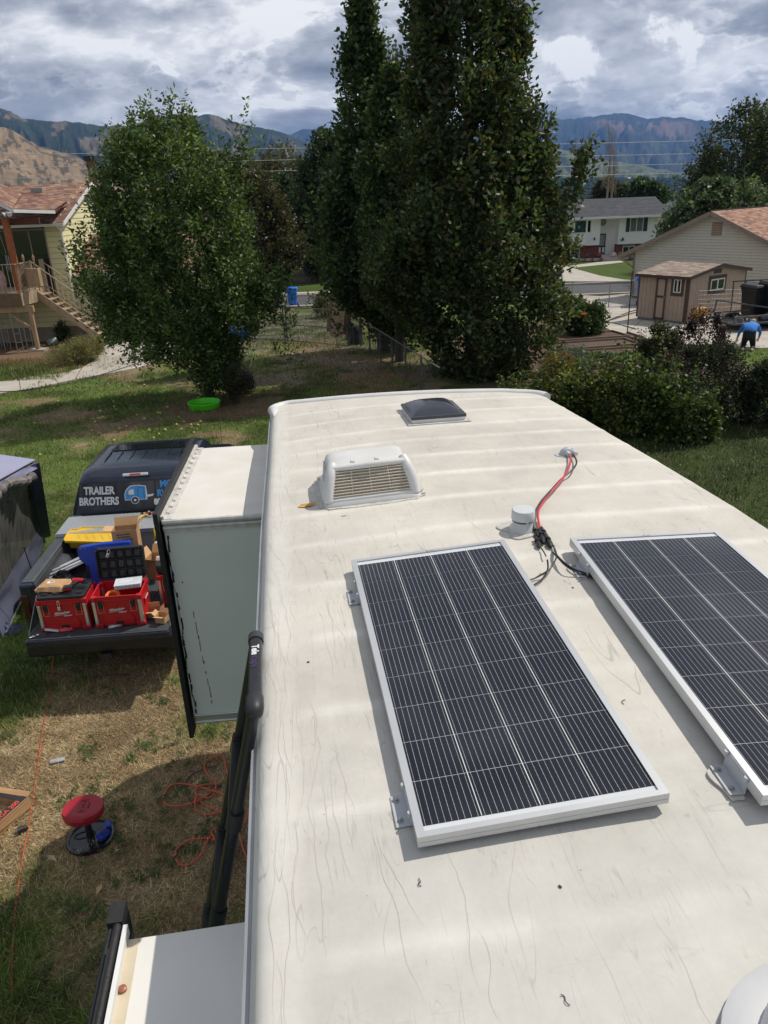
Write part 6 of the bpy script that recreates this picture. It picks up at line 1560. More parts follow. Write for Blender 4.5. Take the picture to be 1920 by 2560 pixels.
path_slab('garden_path', [(-60, 960), (0, 956), (75, 944), (150, 936), (205, 922), (238, 902), (256, 880), (262, 866), (330, 852), (400, 846), (470, 846), (480, 880), (440, 898), (400, 908), (350, 920), (280, 934), (200, 948), (130, 963), (60, 976), (0, 986), (-60, 992)], m_conc, joints=[((130, 940), (148, 962)), ((360, 918), (392, 868)), ((205, 922), (188, 950)), ((48, 948), (52, 978))])
tag(MB().tube(smooth_path([p + Vector((0, 0, .07)) for p in (atg(0, 984), atg(60, 981), atg(180, 962), atg(290, 930), atg(380, 900), atg(430, 885))]), .014, 6).build('garden_hose', m_blkwire), 'dark garden hose lying along the curved concrete path', 'garden hose')

# ---------------- street, kerbs, far lawn and block wall
m_asph = mat('street_asphalt', (.075, .076, .082), .85, var=.12, scale=.8, bump=.3, detail=8)
Ya = atg(740, 766).y - .3; Yb = atg(740, 742).y
def strip(name, y0, y1, x0, x1, h, m, kind='structure', sk=0.0):
    mb = MB(); X = np.linspace(x0, x1, 24); Z = lambda x, y: ground_z(x, y + x * sk) + h
    V = []; 
    for x in X:
        for y in (y0, y1): V.append((x, y + x * sk, Z(x, y)))
    for x in X:
        for y in (y0, y1): V.append((x, y + x * sk, Z(x, y) - .25))
    k = len(X); F = [(2 * i, 2 * i + 2, 2 * i + 3, 2 * i + 1) for i in range(k - 1)] + [(2 * k + 2 * i, 2 * k + 2 * i + 2, 2 * i + 2, 2 * i) for i in range(k - 1)] + [(2 * i + 1, 2 * i + 3, 2 * k + 2 * i + 3, 2 * k + 2 * i + 1) for i in range(k - 1)]
    mb.add(V, F); return tag(mb.build(name, m), kind=kind)
SK = 0.0
strip('street', Ya, Yb, -60, 70, .012, m_asph, sk=SK)
strip('kerb', Yb, Yb + .35, -60, 70, .14, m_conc, sk=SK); strip('kerb', Ya - .35, Ya, -60, 70, .10, m_conc, sk=SK)
strip('pavement', Yb + 1.6, Yb + 2.6, -60, 12, .06, m_conc, sk=SK)
def block_wall():
    Yw = atg(800, 706).y; a = aty(712, 700, Yw); b = aty(905, 700, Yw); W_ = thing('retaining_wall', 'grey concrete block wall across the street below the dark trees', 'wall', (a.x, Yw + a.x * 0, ground_z(0, Yw)), radians(2))
    m_blk = [mat('block_grey_%d' % k, c, .9, var=.12, scale=3, bump=.4) for k, c in enumerate((srgb(112, 104, 100), srgb(122, 114, 108), srgb(102, 96, 94)))]
    MB().mm(0, b.x - a.x + 1.4, .06, .4, -.3, 2.15).build('mortar', mat('mortar_light', srgb(150, 142, 134), .9), W_)
    h = (aty(740, 670, Yw).z - aty(740, 708, Yw).z) / 5.2; n = int((b.x - a.x + 1.4) / .62)
    for r in range(int(2.2 / h)):
        for c in range(n):
            x = c * .62 - (.31 if r % 2 else 0); pbox('block', max(x, 0) + .02, x + .60, .0, .10, r * h + .02, (r + 1) * h - .02, m_blk[(r * 7 + c * 3) % 3], W_)
    pbox('cap', 0, 2.2, -.04, .35, int(2.2 / h) * h, int(2.2 / h) * h + .12, m_blk[1], W_)
block_wall()
def bin_(label, p, m, h=1.08, rz=0, group=None):
    o = thing('wheeled_bin', label, 'wheeled bin', p, rz); w = h * .27
    q = lambda s, z: [Vector((-w * s, -w * s * 1.1, z)), Vector((w * s, -w * s * 1.1, z)), Vector((w * s, w * s * 1.1, z)), Vector((-w * s, w * s * 1.1, z))]
    MB().ring_loft([q(.74, .04), q(.95, h * .86), q(1.03, h * .865), q(1.03, h * .90)]).build('body', m, o, bevel=.02)
    MB().ring_loft([q(1.06, h * .905), q(1.08, h * .94), q(.95, h)]).build('lid', m, o, bevel=.02)
    MB().tube([(-w * .8, w * 1.25, h * .88), (w * .8, w * 1.25, h * .88)], .02, 6).build('handle', m, o)
    for s in (-1, 1): MB().tube([(s * w * .8 - .03, w * 1.0, .11), (s * w * .8 + .03, w * 1.0, .11)], .11, 14).build('wheel', m_black, o)
    MB().mm(-w * .5, w * .5, -w * 1.08, -w * 1.02, h * .45, h * .5).build('grab_bar', m, o)
    return o
m_binblue = mat('bin_blue', srgb(30, 110, 215), .45, var=.08)
bin_('blue wheeled bin standing on the street beyond the mesh gate', atg(733, 766), m_binblue, 1.12)
bin_('black wheeled bin half hidden by the fruit tree near the street', atg(668, 762), m_black, 1.05)
bin_('blue wheeled bin at the left corner of the tan shed', atg(1608, 765), m_binblue, 1.55, -.3)
o = thing('blue_drum', 'blue plastic drum lying behind the fruit tree', 'drum', atg(598, 850), .5)
MB().tube([(-.45, 0, .36), (-.42, 0, .36), (-.2, 0, .36), (.2, 0, .36), (.42, 0, .36), (.45, 0, .36)], [.2, .33, .35, .35, .33, .2], 20).build('shell', mat('drum_blue', srgb(22, 84, 170), .5), o, smooth=True)
MB().tube([(.45, -.08, .45), (.46, -.08, .45)], .06, 10).build('bung', m_black, o)

# ---------------- chain link
m_galv = mat('old_galvanised', (.13, .13, .13), .6, .3, var=.25); m_galvl = mat('fence_tube', (.34, .35, .36), .5, .5, var=.15)
def chain(A, B, h, parent, m, cell=.085, w=.006):
    A = Vector(A); B = Vector(B); d = B - A; L_ = d.length; mb = MB(); d.normalize(); n = int(L_ / cell); up = Vector((0, 0, 1)); nn = d.cross(up) * .003; k = int(h / cell) + 1
    H_ = h
    for i in range(-k, n + 1):
        for s in (1, -1):
            x0, z0 = i * cell, 0.0; x1, z1 = x0 + H_, H_
            if x0 < 0: z0 = -x0; x0 = 0
            if x1 > L_: z1 = H_ - (x1 - L_); x1 = L_
            if z1 <= z0: continue
            if s < 0: z0, z1 = H_ - z0, H_ - z1
            P = A + d * x0 + up * z0; Q = A + d * x1 + up * z1; P.z += (B.z - A.z) * x0 / L_; Q.z += (B.z - A.z) * x1 / L_
            o_ = (d - up * s).normalized() * w * .5
            mb.face([P - o_ + nn, Q - o_ + nn, Q + o_ + nn, P + o_ + nn])
    return tag(mb.build('wire_mesh', m, parent), kind='stuff')
def tube_part(name, P, Q, r, m, parent, n=8): return MB().tube([P, Q], r, n).build(name, m, parent, smooth=True)
F_ = thing('chain_link_fence', 'rusty chain link fence running beside the big trees towards the gate', 'fence', (0, 0, 0))
fb = [(902, 862), (937, 912), (973, 947), (1014, 978), (1042, 992), (1100, 1020), (1180, 1075)]
Z = Vector((0, 0, 1)); FH = 1.14; qa, qb = atg(902, 866), atg(1100, 1022); pts = [qa.lerp(qb, k / 6) for k in range(7)]
for p in pts: p.z = ground_z(p.x, p.y)
for p in pts[:-1]: tube_part('post', p, p + Z * (FH + .04), .032, m_galv, F_)
for a, b in zip(pts, pts[1:]): tube_part('top_rail', a + Z * FH, b + Z * FH, .020, mat('dull_rail', (.21, .21, .21), .6, .3) if 'dull_rail' not in MATS else MATS['dull_rail'], F_); chain(a + Z * .03, b + Z * .03, FH - .05, F_, m_galv)
G_ = thing('mesh_gate', 'double chain link gate standing closed across the gravel track', 'gate', (0, 0, 0))
ga = atg(713, 852); gb = atg(872, 866); gc = atg(560, 845)
tube_part('gate_post', ga, ga + Z * 1.55, .04, m_galv, G_); tube_part('gate_post', gb, gb + Z * 1.75, .05, m_galv, G_)
e = (ga - gb).normalized(); ga2 = ga - e * .14; tube_part('gate_post', ga2, ga2 + Z * 1.5, .03, m_galv, G_)
for a, b in ((ga2, gb), (ga, gc)):
    for z in (.04, .72, 1.45): tube_part('gate_rail', a + Z * z, b + Z * z, .022, m_galv, G_)
    chain(a + Z * .05, b + Z * .05, 1.4, G_, m_galv)
gd = atg(905, 862); tube_part('corner_post', gd, gd + Z * 1.7, .045, m_galv, F_); tube_part('corner_post', atg(890, 800), atg(890, 800) + Z * 1.7, .04, m_galv, F_)
g2 = atg(862, 790); 
for a, b in ((gb, gd), (gd, atg(880, 800))):
    for z in (.75, 1.55): tube_part('side_rail', a + Z * z, b + Z * z, .025, m_galv, F_)
    chain(a + Z * .05, b + Z * .05, 1.5, F_, m_galv)
for k, (px, py, w, h, lab, mm_) in enumerate(((848, 838, .55, 1.75, 'light plywood sheet leaning against the fence behind the gate', m_wood), (838, 826, .6, 1.5, 'grey weathered board leaning left of the plywood sheet', m_wooddark), (868, 832, .4, 1.7, 'reddish brown board leaning right of the plywood sheet', m_soffit))):
    p = atg(px, py + 4); o = thing('leaning_board', lab, 'board', p); MB().box((.0, .0, h / 2), (w, .03, h), Matrix.Rotation(radians(8), 3, 'Y') @ Matrix.Rotation(-.22, 3, 'X')).build('sheet', mm_, o)
for k, (px, py) in enumerate(((890, 850), (882, 838))):
    o = thing('scrap_sack', ('dark sack behind the gate post', 'dark bundle behind the side gate rails')[k], 'sack', atg(px, py + 10)); MB().add(*crumple(.35, .3, .6, 10, 20 + k)).build('sack', m_black, o)

# ---------------- items by the fruit tree foot
o = thing('animal_carrier', 'white and grey pet carrier standing on the brush pile by the fruit tree', 'pet carrier', atg(573, 925) + Z * .35, -.15)
MB().mm(-.05, .30, -.20, .20, 0, .30).build('shell', mat('warm_grey_plastic', srgb(178, 172, 160), .5), o, bevel=.05)
MB().mm(-.30, -.06, -.19, .19, 0, .27).build('front_shell', m_white, o, bevel=.04)
for k in range(5): MB().mm(-.28 + k * .045, -.268 + k * .045, -.196, .196, .05, .276).build('grille_bar', m_black, o)
o = thing('wire_roll', 'roll of dark wire netting on its side at the fruit tree foot', 'wire roll', atg(600, 985), radians(25))
for k in range(16): 
    x = -.42 + k * .056; MB().tube([(x, (.38 + .02 * (k % 3)) * cos(a), .40 + .38 * sin(a)) for a in np.linspace(0, 2 * pi, 19)], .009, 5).build('hoop', m_black, o)
for k in range(12):
    a = k * pi / 6; MB().tube([(-.42, .36 * cos(a), .4 + .36 * sin(a)), (.42, .36 * cos(a + .1), .4 + .36 * sin(a + .1))], .007, 4).build('long_wire', m_black, o)
MB().tube([(-.4, 0, .4), (.4, 0, .4)], .30, 14).build('rolled_netting', mat('dark_netting', (.012, .012, .012), .95, bump=1, bscale=60), o)
o = thing('bent_branch', 'pale bare branch sticking out right of the brush pile', 'branch', atg(600, 935)); MB().tube(smooth_path([(-.3, 0, .5), (-.05, 0, .55), (.25, .05, .50), (.45, .05, .52), (.38, .05, .2)]), .018, 6).tube(smooth_path([(.2, 0, .52), (.1, 0, .2)]), .014, 5).build('wood', mat('bleached_wood', srgb(206, 192, 168), .8), o)

# ---------------- house across the street
def street_house():
    b = atg(1512, 650); Y = b.y; gz = b.z; H = thing('split_level_house', 'white and brick split level house with dark grey roof across the street', 'house', (0, Y, gz))
    X = lambda px, py=600: aty(px, py, Y).x
    Zp = lambda px, py: aty(px, py, Y).z - gz
    msid = mat('white_lap_siding', srgb(236, 236, 236), .6, var=.03); mbr = mat('red_brick', srgb(118, 58, 46), .85, var=.2, scale=4)
    nt = mbr.node_tree; bt = nt.nodes.new('ShaderNodeTexBrick'); g = nt.nodes.new('ShaderNodeNewGeometry'); mp = nt.nodes.new('ShaderNodeMapping'); mp.inputs['Rotation'].default_value = (pi / 2, 0, 0); nt.links.new(g.outputs['Position'], mp.inputs[0]); nt.links.new(mp.outputs[0], bt.inputs['Vector'])
    bt.inputs['Scale'].default_value = 4.5; bt.inputs['Color1'].default_value = (*srgb(124, 60, 48), 1); bt.inputs['Color2'].default_value = (*srgb(98, 46, 38), 1); bt.inputs['Mortar'].default_value = (*srgb(150, 120, 108), 1); nt.links.new(bt.outputs['Color'], nt.nodes['Principled BSDF'].inputs['Base Color'])
    xl, xr_ = X(1375), X(1655); ze = Zp(1540, 540); zm = Zp(1540, 611); dl, dr = X(1499), X(1545)
    D = 9
    MB().mm(xl, dl, .3, D, 0, zm).mm(dr, xr_, .3, D, 0, zm).build('brick_wall', mbr, H)
    MB().mm(xl, dl, 0, D, zm, ze).mm(dr, xr_, 0, D, zm, ze).build('wall', msid, H)
    MB().mm(dl, dr, 1.0, D, 0, ze).build('entry_wall', mat('warm_white_siding', srgb(200, 196, 186), .6), H)
    for xa, xb, yy, z0 in ((xl, dl, 0, zm), (dr, xr_, 0, zm), (dl, dr, 1.0, .3)):
        z = z0
        while z < ze - .05: pbox('siding_board', xa, xb, yy - .02, yy, z, z + .19, msid, H, rot=(-.05, 0, 0)); z += .2
    rz = aty(1500, 497, Y + 4.5).z - gz; ez = ze + .02; sl = Vector((0, 5.2, rz - ez + .1))
    MB().prism([Vector((xl - .5, -.7, ez - .04)), Vector((xl - .5, 4.5, rz)), Vector((xl - .5, 9.7, ez - .04)), Vector((xl - .5, 9.7, ez - .2)), Vector((xl - .5, -.7, ez - .2))], (xr_ - xl + 1.0, 0, 0)).build('roof_deck', m_white, H)
    shingles('shingle', (xl - .5, -.75, ez - .02), (1, 0, 0), (0, 5.25, rz - ez + .04), xr_ - xl + 1, sl.length + .03, GREYS, H, course=.2, tab=.5, rough=.1)
    MB().mm(xl - .5, xr_ + .5, -.86, -.74, ez - .2, ez - .02).build('gutter', m_white, H)
    def win(x0, x1, z0, z1, name='window', y=-.03, bars=1, fr=m_white, gl=m_glassdark, blind=False):
        w = MB().mm(x0 - .06, x1 + .06, y - .03, y + .02, z0 - .06, z0).mm(x0 - .06, x1 + .06, y - .03, y + .02, z1, z1 + .06).mm(x0 - .06, x0, y - .03, y + .02, z0, z1).mm(x1, x1 + .06, y - .03, y + .02, z0, z1)
        for k in range(bars): q = x0 + (x1 - x0) * (k + 1) / (bars + 1); w.mm(q - .03, q + .03, y - .025, y + .02, z0, z1)
        o_ = w.build(name, fr, H); MB().mm(x0, x1, y - .005, y + .01, z0, z1).build('pane', gl, o_); return o_
    mgg = mat('green_blind_glass', srgb(46, 74, 70), .2)
    win(X(1433), X(1460), Zp(1447, 581), Zp(1447, 552), bars=0, gl=mgg, y=-.40); MB().mm(X(1427), X(1464), -.36, -.0, Zp(1447, 612), Zp(1447, 546)).build('bay', msid, H)
    w = win(X(1467), X(1474), Zp(1470, 580), Zp(1470, 552), bars=0); 
    win(X(1573), X(1603), Zp(1588, 578), Zp(1588, 545), bars=1, gl=mat('curtained_glass', (.16, .17, .18), .2))
    for a, b_ in ((1562, 1572), (1604, 1615)): MB().mm(X(a), X(b_), -.05, -.0, Zp(1588, 579), Zp(1588, 543)).build('shutter', mat('charcoal_shutter', (.03, .032, .036), .6) if 'charcoal_shutter' not in MATS else MATS['charcoal_shutter'], H)
    for a, b_, c, d in ((1431, 1451, 646, 624), (1562, 1590, 640, 618)): win(X(a), X(b_), Zp(a, c), Zp(a, d), y=.27, bars=1); MB().mm(X(a) - .1, X(b_) + .1, .20, .28, Zp(a, d) + .06, zm).build('window_head', mat('pale_render', srgb(150, 140, 132), .8) if 'pale_render' not in MATS else MATS['pale_render'], H)
    # door with white surround, light glass
    d0, d1 = X(1503), X(1521); dz0, dz1 = Zp(1512, 637), Zp(1512, 585)
    dd = MB().mm(d0, d1, .92, .98, dz0, dz1).build('door', mat('dark_blue_door', srgb(36, 48, 60), .4), H); MB().mm(d0 - .12, d0, .88, 1, dz0, dz1 + .1).mm(d1, d1 + .12, .88, 1, dz0, dz1 + .1).mm(d0, d1, .88, 1, dz1, dz1 + .1).build('door_frame', m_white, H)
    mid = (d0 + d1) / 2
    MB().mm(mid - .24, mid + .24, .90, .92, dz0 + (dz1 - dz0) * .42, dz1 - .12).build('oval_glass', mat('leaded_glass', (.3, .31, .32), .3, var=.5, scale=20), dd)
    for s in (-1, 1): MB().mm(mid + s * .17 - .10, mid + s * .17 + .10, .90, .92, dz0 + .15, dz0 + (dz1 - dz0) * .34).build('door_panel', m_white, dd)
    MB().lathe([(.30, 0), (.34, .02), (.34, .05), (.30, .06)], (X(1514, 556), .96, Zp(1514, 556)), Matrix.Rotation(pi / 2, 3, 'X'), 20).build('wreath', mat('grey_wreath', (.30, .29, .27), .8), H)
    for k in range(4): MB().mm(X(1497), X(1549) + .0 - .1 * k, -.9 - .3 * (3 - k), 1.0, .0 if k == 0 else (dz0) * k / 4 - .0, dz0 * (k + 1) / 4).build('step', m_conc, H)
    for px in (1485, 1556): MB().mm(X(px) - .05, X(px) + .07, -.14, 0, Zp(px, 600), Zp(px, 594)).build('wall_lamp', m_black, H)
    text('house_number', '1861', .26, m_black, H, (X(1555), -.03, Zp(1555, 601)), (1, 0, 0), (0, 0, 1), .005)
    rim = thing('garden_edging', 'low stone edging and shrubs below the brick wall of the far house', 'edging', (0, Y, gz))
    for k in range(34):
        px = 1432 + k * 6.2
        if 1494 < px < 1552: continue
        x = X(px); MB().lathe([(.05, -.1), (.3, .1), (.25, .28), (.0, .34)], (x, -1.2 - .3 * random.random(), 0), n=7).build('stone', mat('edging_stone_%d' % (k % 3), [srgb(150, 130, 118), srgb(112, 92, 84), srgb(168, 158, 150)][k % 3], .9) if 'edging_stone_%d' % (k % 3) not in MATS else MATS['edging_stone_%d' % (k % 3)], rim)
    for k, (px, c, lab) in enumerate(((1493, srgb(150, 60, 60), 'red flowering pot plant left of the far front door'), (1530, srgb(200, 190, 180), 'small white figure beside the far front steps'), (1547, srgb(140, 110, 60), 'flower pot right of the far front steps'), (1610, srgb(170, 80, 40), 'pot of orange flowers under the far brick wall'))):
        o_ = thing('pot_plant', lab, 'pot plant', (X(px), Y - .9, gz)); MB().lathe([(.12, 0), (.2, .3), (.18, .32)], n=10).build('pot', m_wooddark, o_); MB().lathe([(.1, .3), (.28, .45), (.25, .65), (.05, .78)], n=9).build('bloom', mat('bloom_%d' % k, c, .8, var=.5, scale=20), o_)
    return Y, gz, X
SHY, SHG, SHX = street_house()
# driveway, far walk and lawn of the far house, mailbox
path_slab('far_driveway', [(1380, 660), (1420, 668), (1500, 690), (1560, 700), (1620, 704), (1700, 700), (1690, 706), (1560, 706), (1420, 706), (1360, 690)], m_conc, .03)
path_slab('far_walk', [(1412, 672), (1500, 663), (1560, 656), (1550, 652), (1495, 656), (1412, 667)], m_conc, .03)
o = thing('mailbox', 'black mailbox on a grey post at the far kerb', 'mailbox', atg(1606, 697)); MB().mm(-.1, .1, -.1, .1, 0, 1.15).build('post', m_wooddark, o); MB().tube([(0, -.32, 1.3), (0, .32, 1.3)], .2, 12).mm(-.2, .2, -.32, .32, 1.12, 1.3).build('box', m_black, o)
# ---------------- concrete apron, right fence
path_slab('concrete_apron', [(1400, 735), (1500, 742), (1620, 730), (1760, 722), (1960, 730), (1980, 868), (1900, 872), (1830, 866), (1700, 862), (1600, 846), (1545, 838), (1500, 812), (1420, 800), (1395, 770)], m_conc, .03, joints=[((1506, 812), (1700, 742)), ((1560, 842), (1640, 770)), ((1700, 862), (1790, 800))])
RF = thing('apron_fence', 'low galvanised chain link fence along the street side of the concrete apron', 'fence', (0, 0, 0))
q = [atg(1395, 768), atg(1428, 768), atg(1521, 770), atg(1618, 764)]
for p in q: tube_part('post', p, p + Z * 1.35, .03, m_galvl, RF)
for a, b in zip(q, q[1:]): tube_part('top_rail', a + Z * 1.33, b + Z * 1.33, .02, m_galvl, RF); tube_part('bottom_rail', a + Z * .06, b + Z * .06, .015, m_galvl, RF); chain(a + Z * .05, b + Z * .05, 1.26, RF, m_galvl, .11)
tube_part('brace', q[2] + Z * .1, q[3] + Z * 1.3, .012, m_galvl, RF)
o = thing('garden_stake', 'tall thin black stake standing in the garden beds', 'stake', atg(1567, 845)); MB().tube([(0, 0, 0), (0, 0, 2.6)], .022, 6).build('rod', m_black, o)
tag(MB().tube(smooth_path([atg(*k_) + Z * .06 for k_ in ((1505, 812), (1530, 800), (1570, 784), (1600, 775), (1602, 779), (1580, 786), (1550, 795), (1515, 808), (1540, 812), (1590, 826))]), .02, 6).build('garden_hose', mat('dark_grey_hose', (.05, .05, .05), .6)), 'dark hose looped on the concrete left of the shed', 'garden hose')

# ---------------- shed
m_tan = mat('tan_shed_boards', srgb(176, 156, 138), .75, var=.06, scale=5); m_brn = mat('brown_trim', srgb(78, 60, 52), .65, var=.12)
def shed():
    O = atg(1710, 812); Lc = atg(1619, 795); Rc = atg(1850, 786)
    ex = (Rc - O); ex.z = 0; wx = ex.length; ex.normalize(); ey = Vector((-ex.y, ex.x, 0)); wy = (Lc - O).dot(ey)
    S = thing('garden_shed', 'tan garden shed with brown trim, door and two windows beside the cream garage', 'shed', O, atan2(ex.y, ex.x))
    M_ = Matrix.Translation(O) @ Matrix.Rotation(atan2(ex.y, ex.x), 4, 'Z'); MI = M_.inverted()
    def fr(px, py): return MI @ atplane(px, py, O, ey)           # on the gable face (y=0)
    def sd(px, py): return MI @ atplane(px, py, O, ex)           # on the door face (x=0)
    ze = sd(1712, 692).z; zp = fr(1799, 662).z; mid = wx / 2; b0 = .12
    MB().mm(.03, wx - .03, .03, wy - .03, -.1, b0).build('block_base', mat('blue_grey_block', srgb(120, 126, 128), .9, bump=.3), S)
    MB().prism([Vector((0, 0, b0)), Vector((wx, 0, b0)), Vector((wx, 0, ze)), Vector((mid, 0, zp)), Vector((0, 0, ze))], (0, wy, 0)).build('wall', m_tan, S)
    # grooved panels: narrow boards
    n = int(wx / .2)
    for k in range(n):
        a = k * wx / n; b = (k + 1) * wx / n; m_ = (a + b) / 2; top = ze + (zp - ze) * (1 - abs(m_ - mid) / mid) - .04
        pbox('wall_board', a + .008, b - .008, -.012, 0, b0, top, m_tan, S)
    n = int(wy / .2)
    for k in range(n): pbox('wall_board', -.012, 0, k * wy / n + .008, (k + 1) * wy / n - .008, b0, ze - .03, m_tan, S)
    for x, y in ((0, 0), (wx, 0), (0, wy)): MB().mm(x - .03, x + .10 if x == 0 else x + .03, y - .03, y + .10 if y == 0 else y + .03, b0, ze).build('corner_trim', m_brn, S)
    if True:
        sl = Vector((mid + .18, 0, (zp - ze) * (mid + .18) / mid)); dz = (zp - ze) * .18 / mid
        MB().prism([Vector((-.18, -.14, ze - dz)), Vector((mid, -.14, zp)), Vector((mid, -.14, zp + .05)), Vector((-.18, -.14, ze - dz + .05))], (0, wy + .28, 0)).prism([Vector((wx + .18, -.14, ze - dz)), Vector((mid, -.14, zp)), Vector((mid, -.14, zp + .05)), Vector((wx + .18, -.14, ze - dz + .05))], (0, wy + .28, 0)).build('roof_deck', m_brn, S)
        shingles('shingle', (-.2, -.15, ze - dz + .05), (0, 1, 0), sl, wy + .3, sl.length, TANS, S)
        shingles('shingle', (wx + .2, -.15, ze - dz + .05), (0, 1, 0), Vector((-sl.x, 0, sl.z)), wy + .3, sl.length, TANS, S)
        for s, x in ((1, -.2), (-1, wx + .2)): MB().beam((x, -.17, ze - dz - .02), (mid, -.17, zp + .0), .04, .13).build('rake_trim', m_brn, S)
        MB().mm(-.2, -.17, -.14, wy + .14, ze - dz - .08, ze - dz + .04).build('eave_trim', m_brn, S)
    # gable window, vent
    a = fr(1769, 734); b = fr(1813, 692); w = MB()
    x0, x1, z0, z1 = a.x + .10, b.x - .06, a.z + .10, b.z - .02
    MB().mm(x0 - .15, x1 + .15, -.035, -.013, z0 - .15, z0).mm(x0 - .15, x1 + .15, -.035, -.013, z1, z1 + .15).mm(x0 - .15, x0, -.035, -.013, z0, z1).mm(x1, x1 + .15, -.035, -.013, z0, z1).build('window_trim', m_brn, S)
    w.mm(x0, x1, -.05, -.02, z0, z0 + .05).mm(x0, x1, -.05, -.02, z1 - .05, z1).mm(x0, x0 + .05, -.05, -.02, z0, z1).mm(x1 - .05, x1, -.05, -.02, z0, z1).mm((x0 + x1) / 2 - .035, (x0 + x1) / 2 + .035, -.05, -.02, z0, z1)
    W_ = w.build('window', m_white, S); MB().mm(x0, x1, -.03, -.02, z0, z1).build('pane', m_glassdark, W_)
    a = fr(1784, 684); b = fr(1804, 671); V_ = MB().mm(a.x, b.x, -.03, -.012, a.z, b.z).build('vent', m_brn, S)
    # door and window on the left face
    a = sd(1646, 800); b = sd(1668, 690); dy0, dy1 = min(a.y, b.y), max(a.y, b.y); dy0 = sd(1666, 740).y; dy1 = sd(1640, 740).y; dz1 = sd(1655, 693).z
    d_ = MB().mm(-.045, -.012, dy0, dy1, b0, dz1).build('door', m_tan, S)
    t_ = .085
    MB().mm(-.065, -.046, dy0, dy1, b0, b0 + t_).mm(-.065, -.046, dy0, dy1, dz1 - t_, dz1).mm(-.065, -.046, dy0, dy0 + t_, b0, dz1).mm(-.065, -.046, dy1 - t_, dy1, b0, dz1).mm(-.065, -.046, dy0, dy1, b0 + .95, b0 + 1.04).build('door_trim', m_brn, d_)
    MB().mm(-.09, -.066, dy0 + .03, dy0 + .08, b0 + .96, b0 + 1.03).build('latch', m_steel, d_)
    y0 = sd(1705, 710).y; y1 = sd(1686, 710).y; z0 = sd(1694, 732).z; z1 = sd(1694, 698).z
    MB().mm(-.04, -.013, y0 - .12, y1 + .12, z0 - .14, z0).mm(-.04, -.013, y0 - .12, y1 + .12, z1, z1 + .14).mm(-.04, -.013, y0 - .12, y0, z0, z1).mm(-.04, -.013, y1, y1 + .12, z0, z1).build('window_trim', m_brn, S)
    W2 = MB().mm(-.05, -.02, y0, y1, z0, z0 + .04).mm(-.05, -.02, y0, y1, z1 - .04, z1).mm(-.05, -.02, y0, y0 + .04, z0, z1).mm(-.05, -.02, y1 - .04, y1, z0, z1).mm(-.05, -.02, (y0 + y1) / 2 - .03, (y0 + y1) / 2 + .03, z0, z1).build('window', m_white, S)
    MB().mm(-.03, -.02, y0, y1, z0, z1).build('pane', m_glassdark, W2)
    return M_, MI, wx, wy
SM, SMI, SWX, SWY = shed()
# ---------------- cream garage with gable
def garage():
    Pk = aty(1787, 528, 41.0); r = Vector((.8, .6, 0)); e = Vector((.6, -.8, 0)); w = 4.9; gz = ground_z(0, 41)
    G = thing('cream_garage', 'cream sided garage with brown shingle roof at the right border', 'garage', (Pk.x, Pk.y, gz), atan2(e.y, e.x))
    # local frame: x along the gable wall, y along the ridge
    m = mat('cream_siding', srgb(206, 200, 184), .65, var=.04); mtr = mat('taupe_trim', srgb(140, 126, 112), .6)
    zp = Pk.z - gz; ze = zp - w * .43
    MB().prism([Vector((-w + .4, .02, 0)), Vector((w, .02, 0)), Vector((w, .02, ze)), Vector((0, .02, zp - .08)), Vector((-w + .4, .02, ze + .1))], (0, 9, 0)).build('wall', mtr, G)  # core darker than the siding, painting shadow lines between the boards
    z = .1
    while z < zp - .25:
        hw = w if z < ze else (zp - z) / (zp - ze) * w
        pbox('siding_board', max(-w + .4, -hw + .15), min(w, hw - .12), -.02, .02, z + .012, z + .138, m, G, rot=(-.13, 0, 0)); z += .14
    sl = Vector((w + .45, 0, -(w + .45) * .43)); L_ = sl.length
    for s in (-1, 1):
        MB().prism([Vector((0, -.35, zp)), Vector((s * (w + .45), -.35, zp - (w + .45) * .43)), Vector((s * (w + .45), -.35, zp - (w + .45) * .43 - .12)), Vector((0, -.35, zp - .12))], (0, 9.6, 0)).build('roof_deck', mtr, G)
        MB().beam((0, -.37, zp - .08), (s * (w + .45), -.37, zp - (w + .45) * .43 - .08), .04, .20).build('rake_trim', mtr, G)
        shingles('shingle', (s * (w + .47), -.36, zp - (w + .45) * .43 + .01), (0, 1, 0), (-s * (w + .45), 0, (w + .45) * .43), 9.6, L_, BROWNS[:3] + [srgb(176, 134, 112)], G)
    MB().mm(-.04, .04, -.36, 9.2, zp + .02, zp + .06).build('ridge_cap', MATS['brown_trim'], G)
    v = G.matrix_world.inverted() if False else None
    vz = zp - 1.15
    MB().mm(-.02, .52, -.05, -.02, vz, vz + .62).build('gable_vent', mtr, G)
    for k in range(5): MB().mm(.02, .48, -.065, -.04, vz + .06 + k * .11, vz + .12 + k * .11).build('vent_slat', m_wood, G)
    MB().tube([(-w - .2, -.5, zp - (w + .4) * .43 - .1), (-w + .3, -.45, ze - .55), (-w + .55, -.2, ze - .8), (-w + .55, -.1, .2)], .05, 8).build('downspout', mtr, G)
    MB().mm(-w + .34, -w + .48, -.03, .08, 0, ze).build('corner_board', mtr, G)
garage()

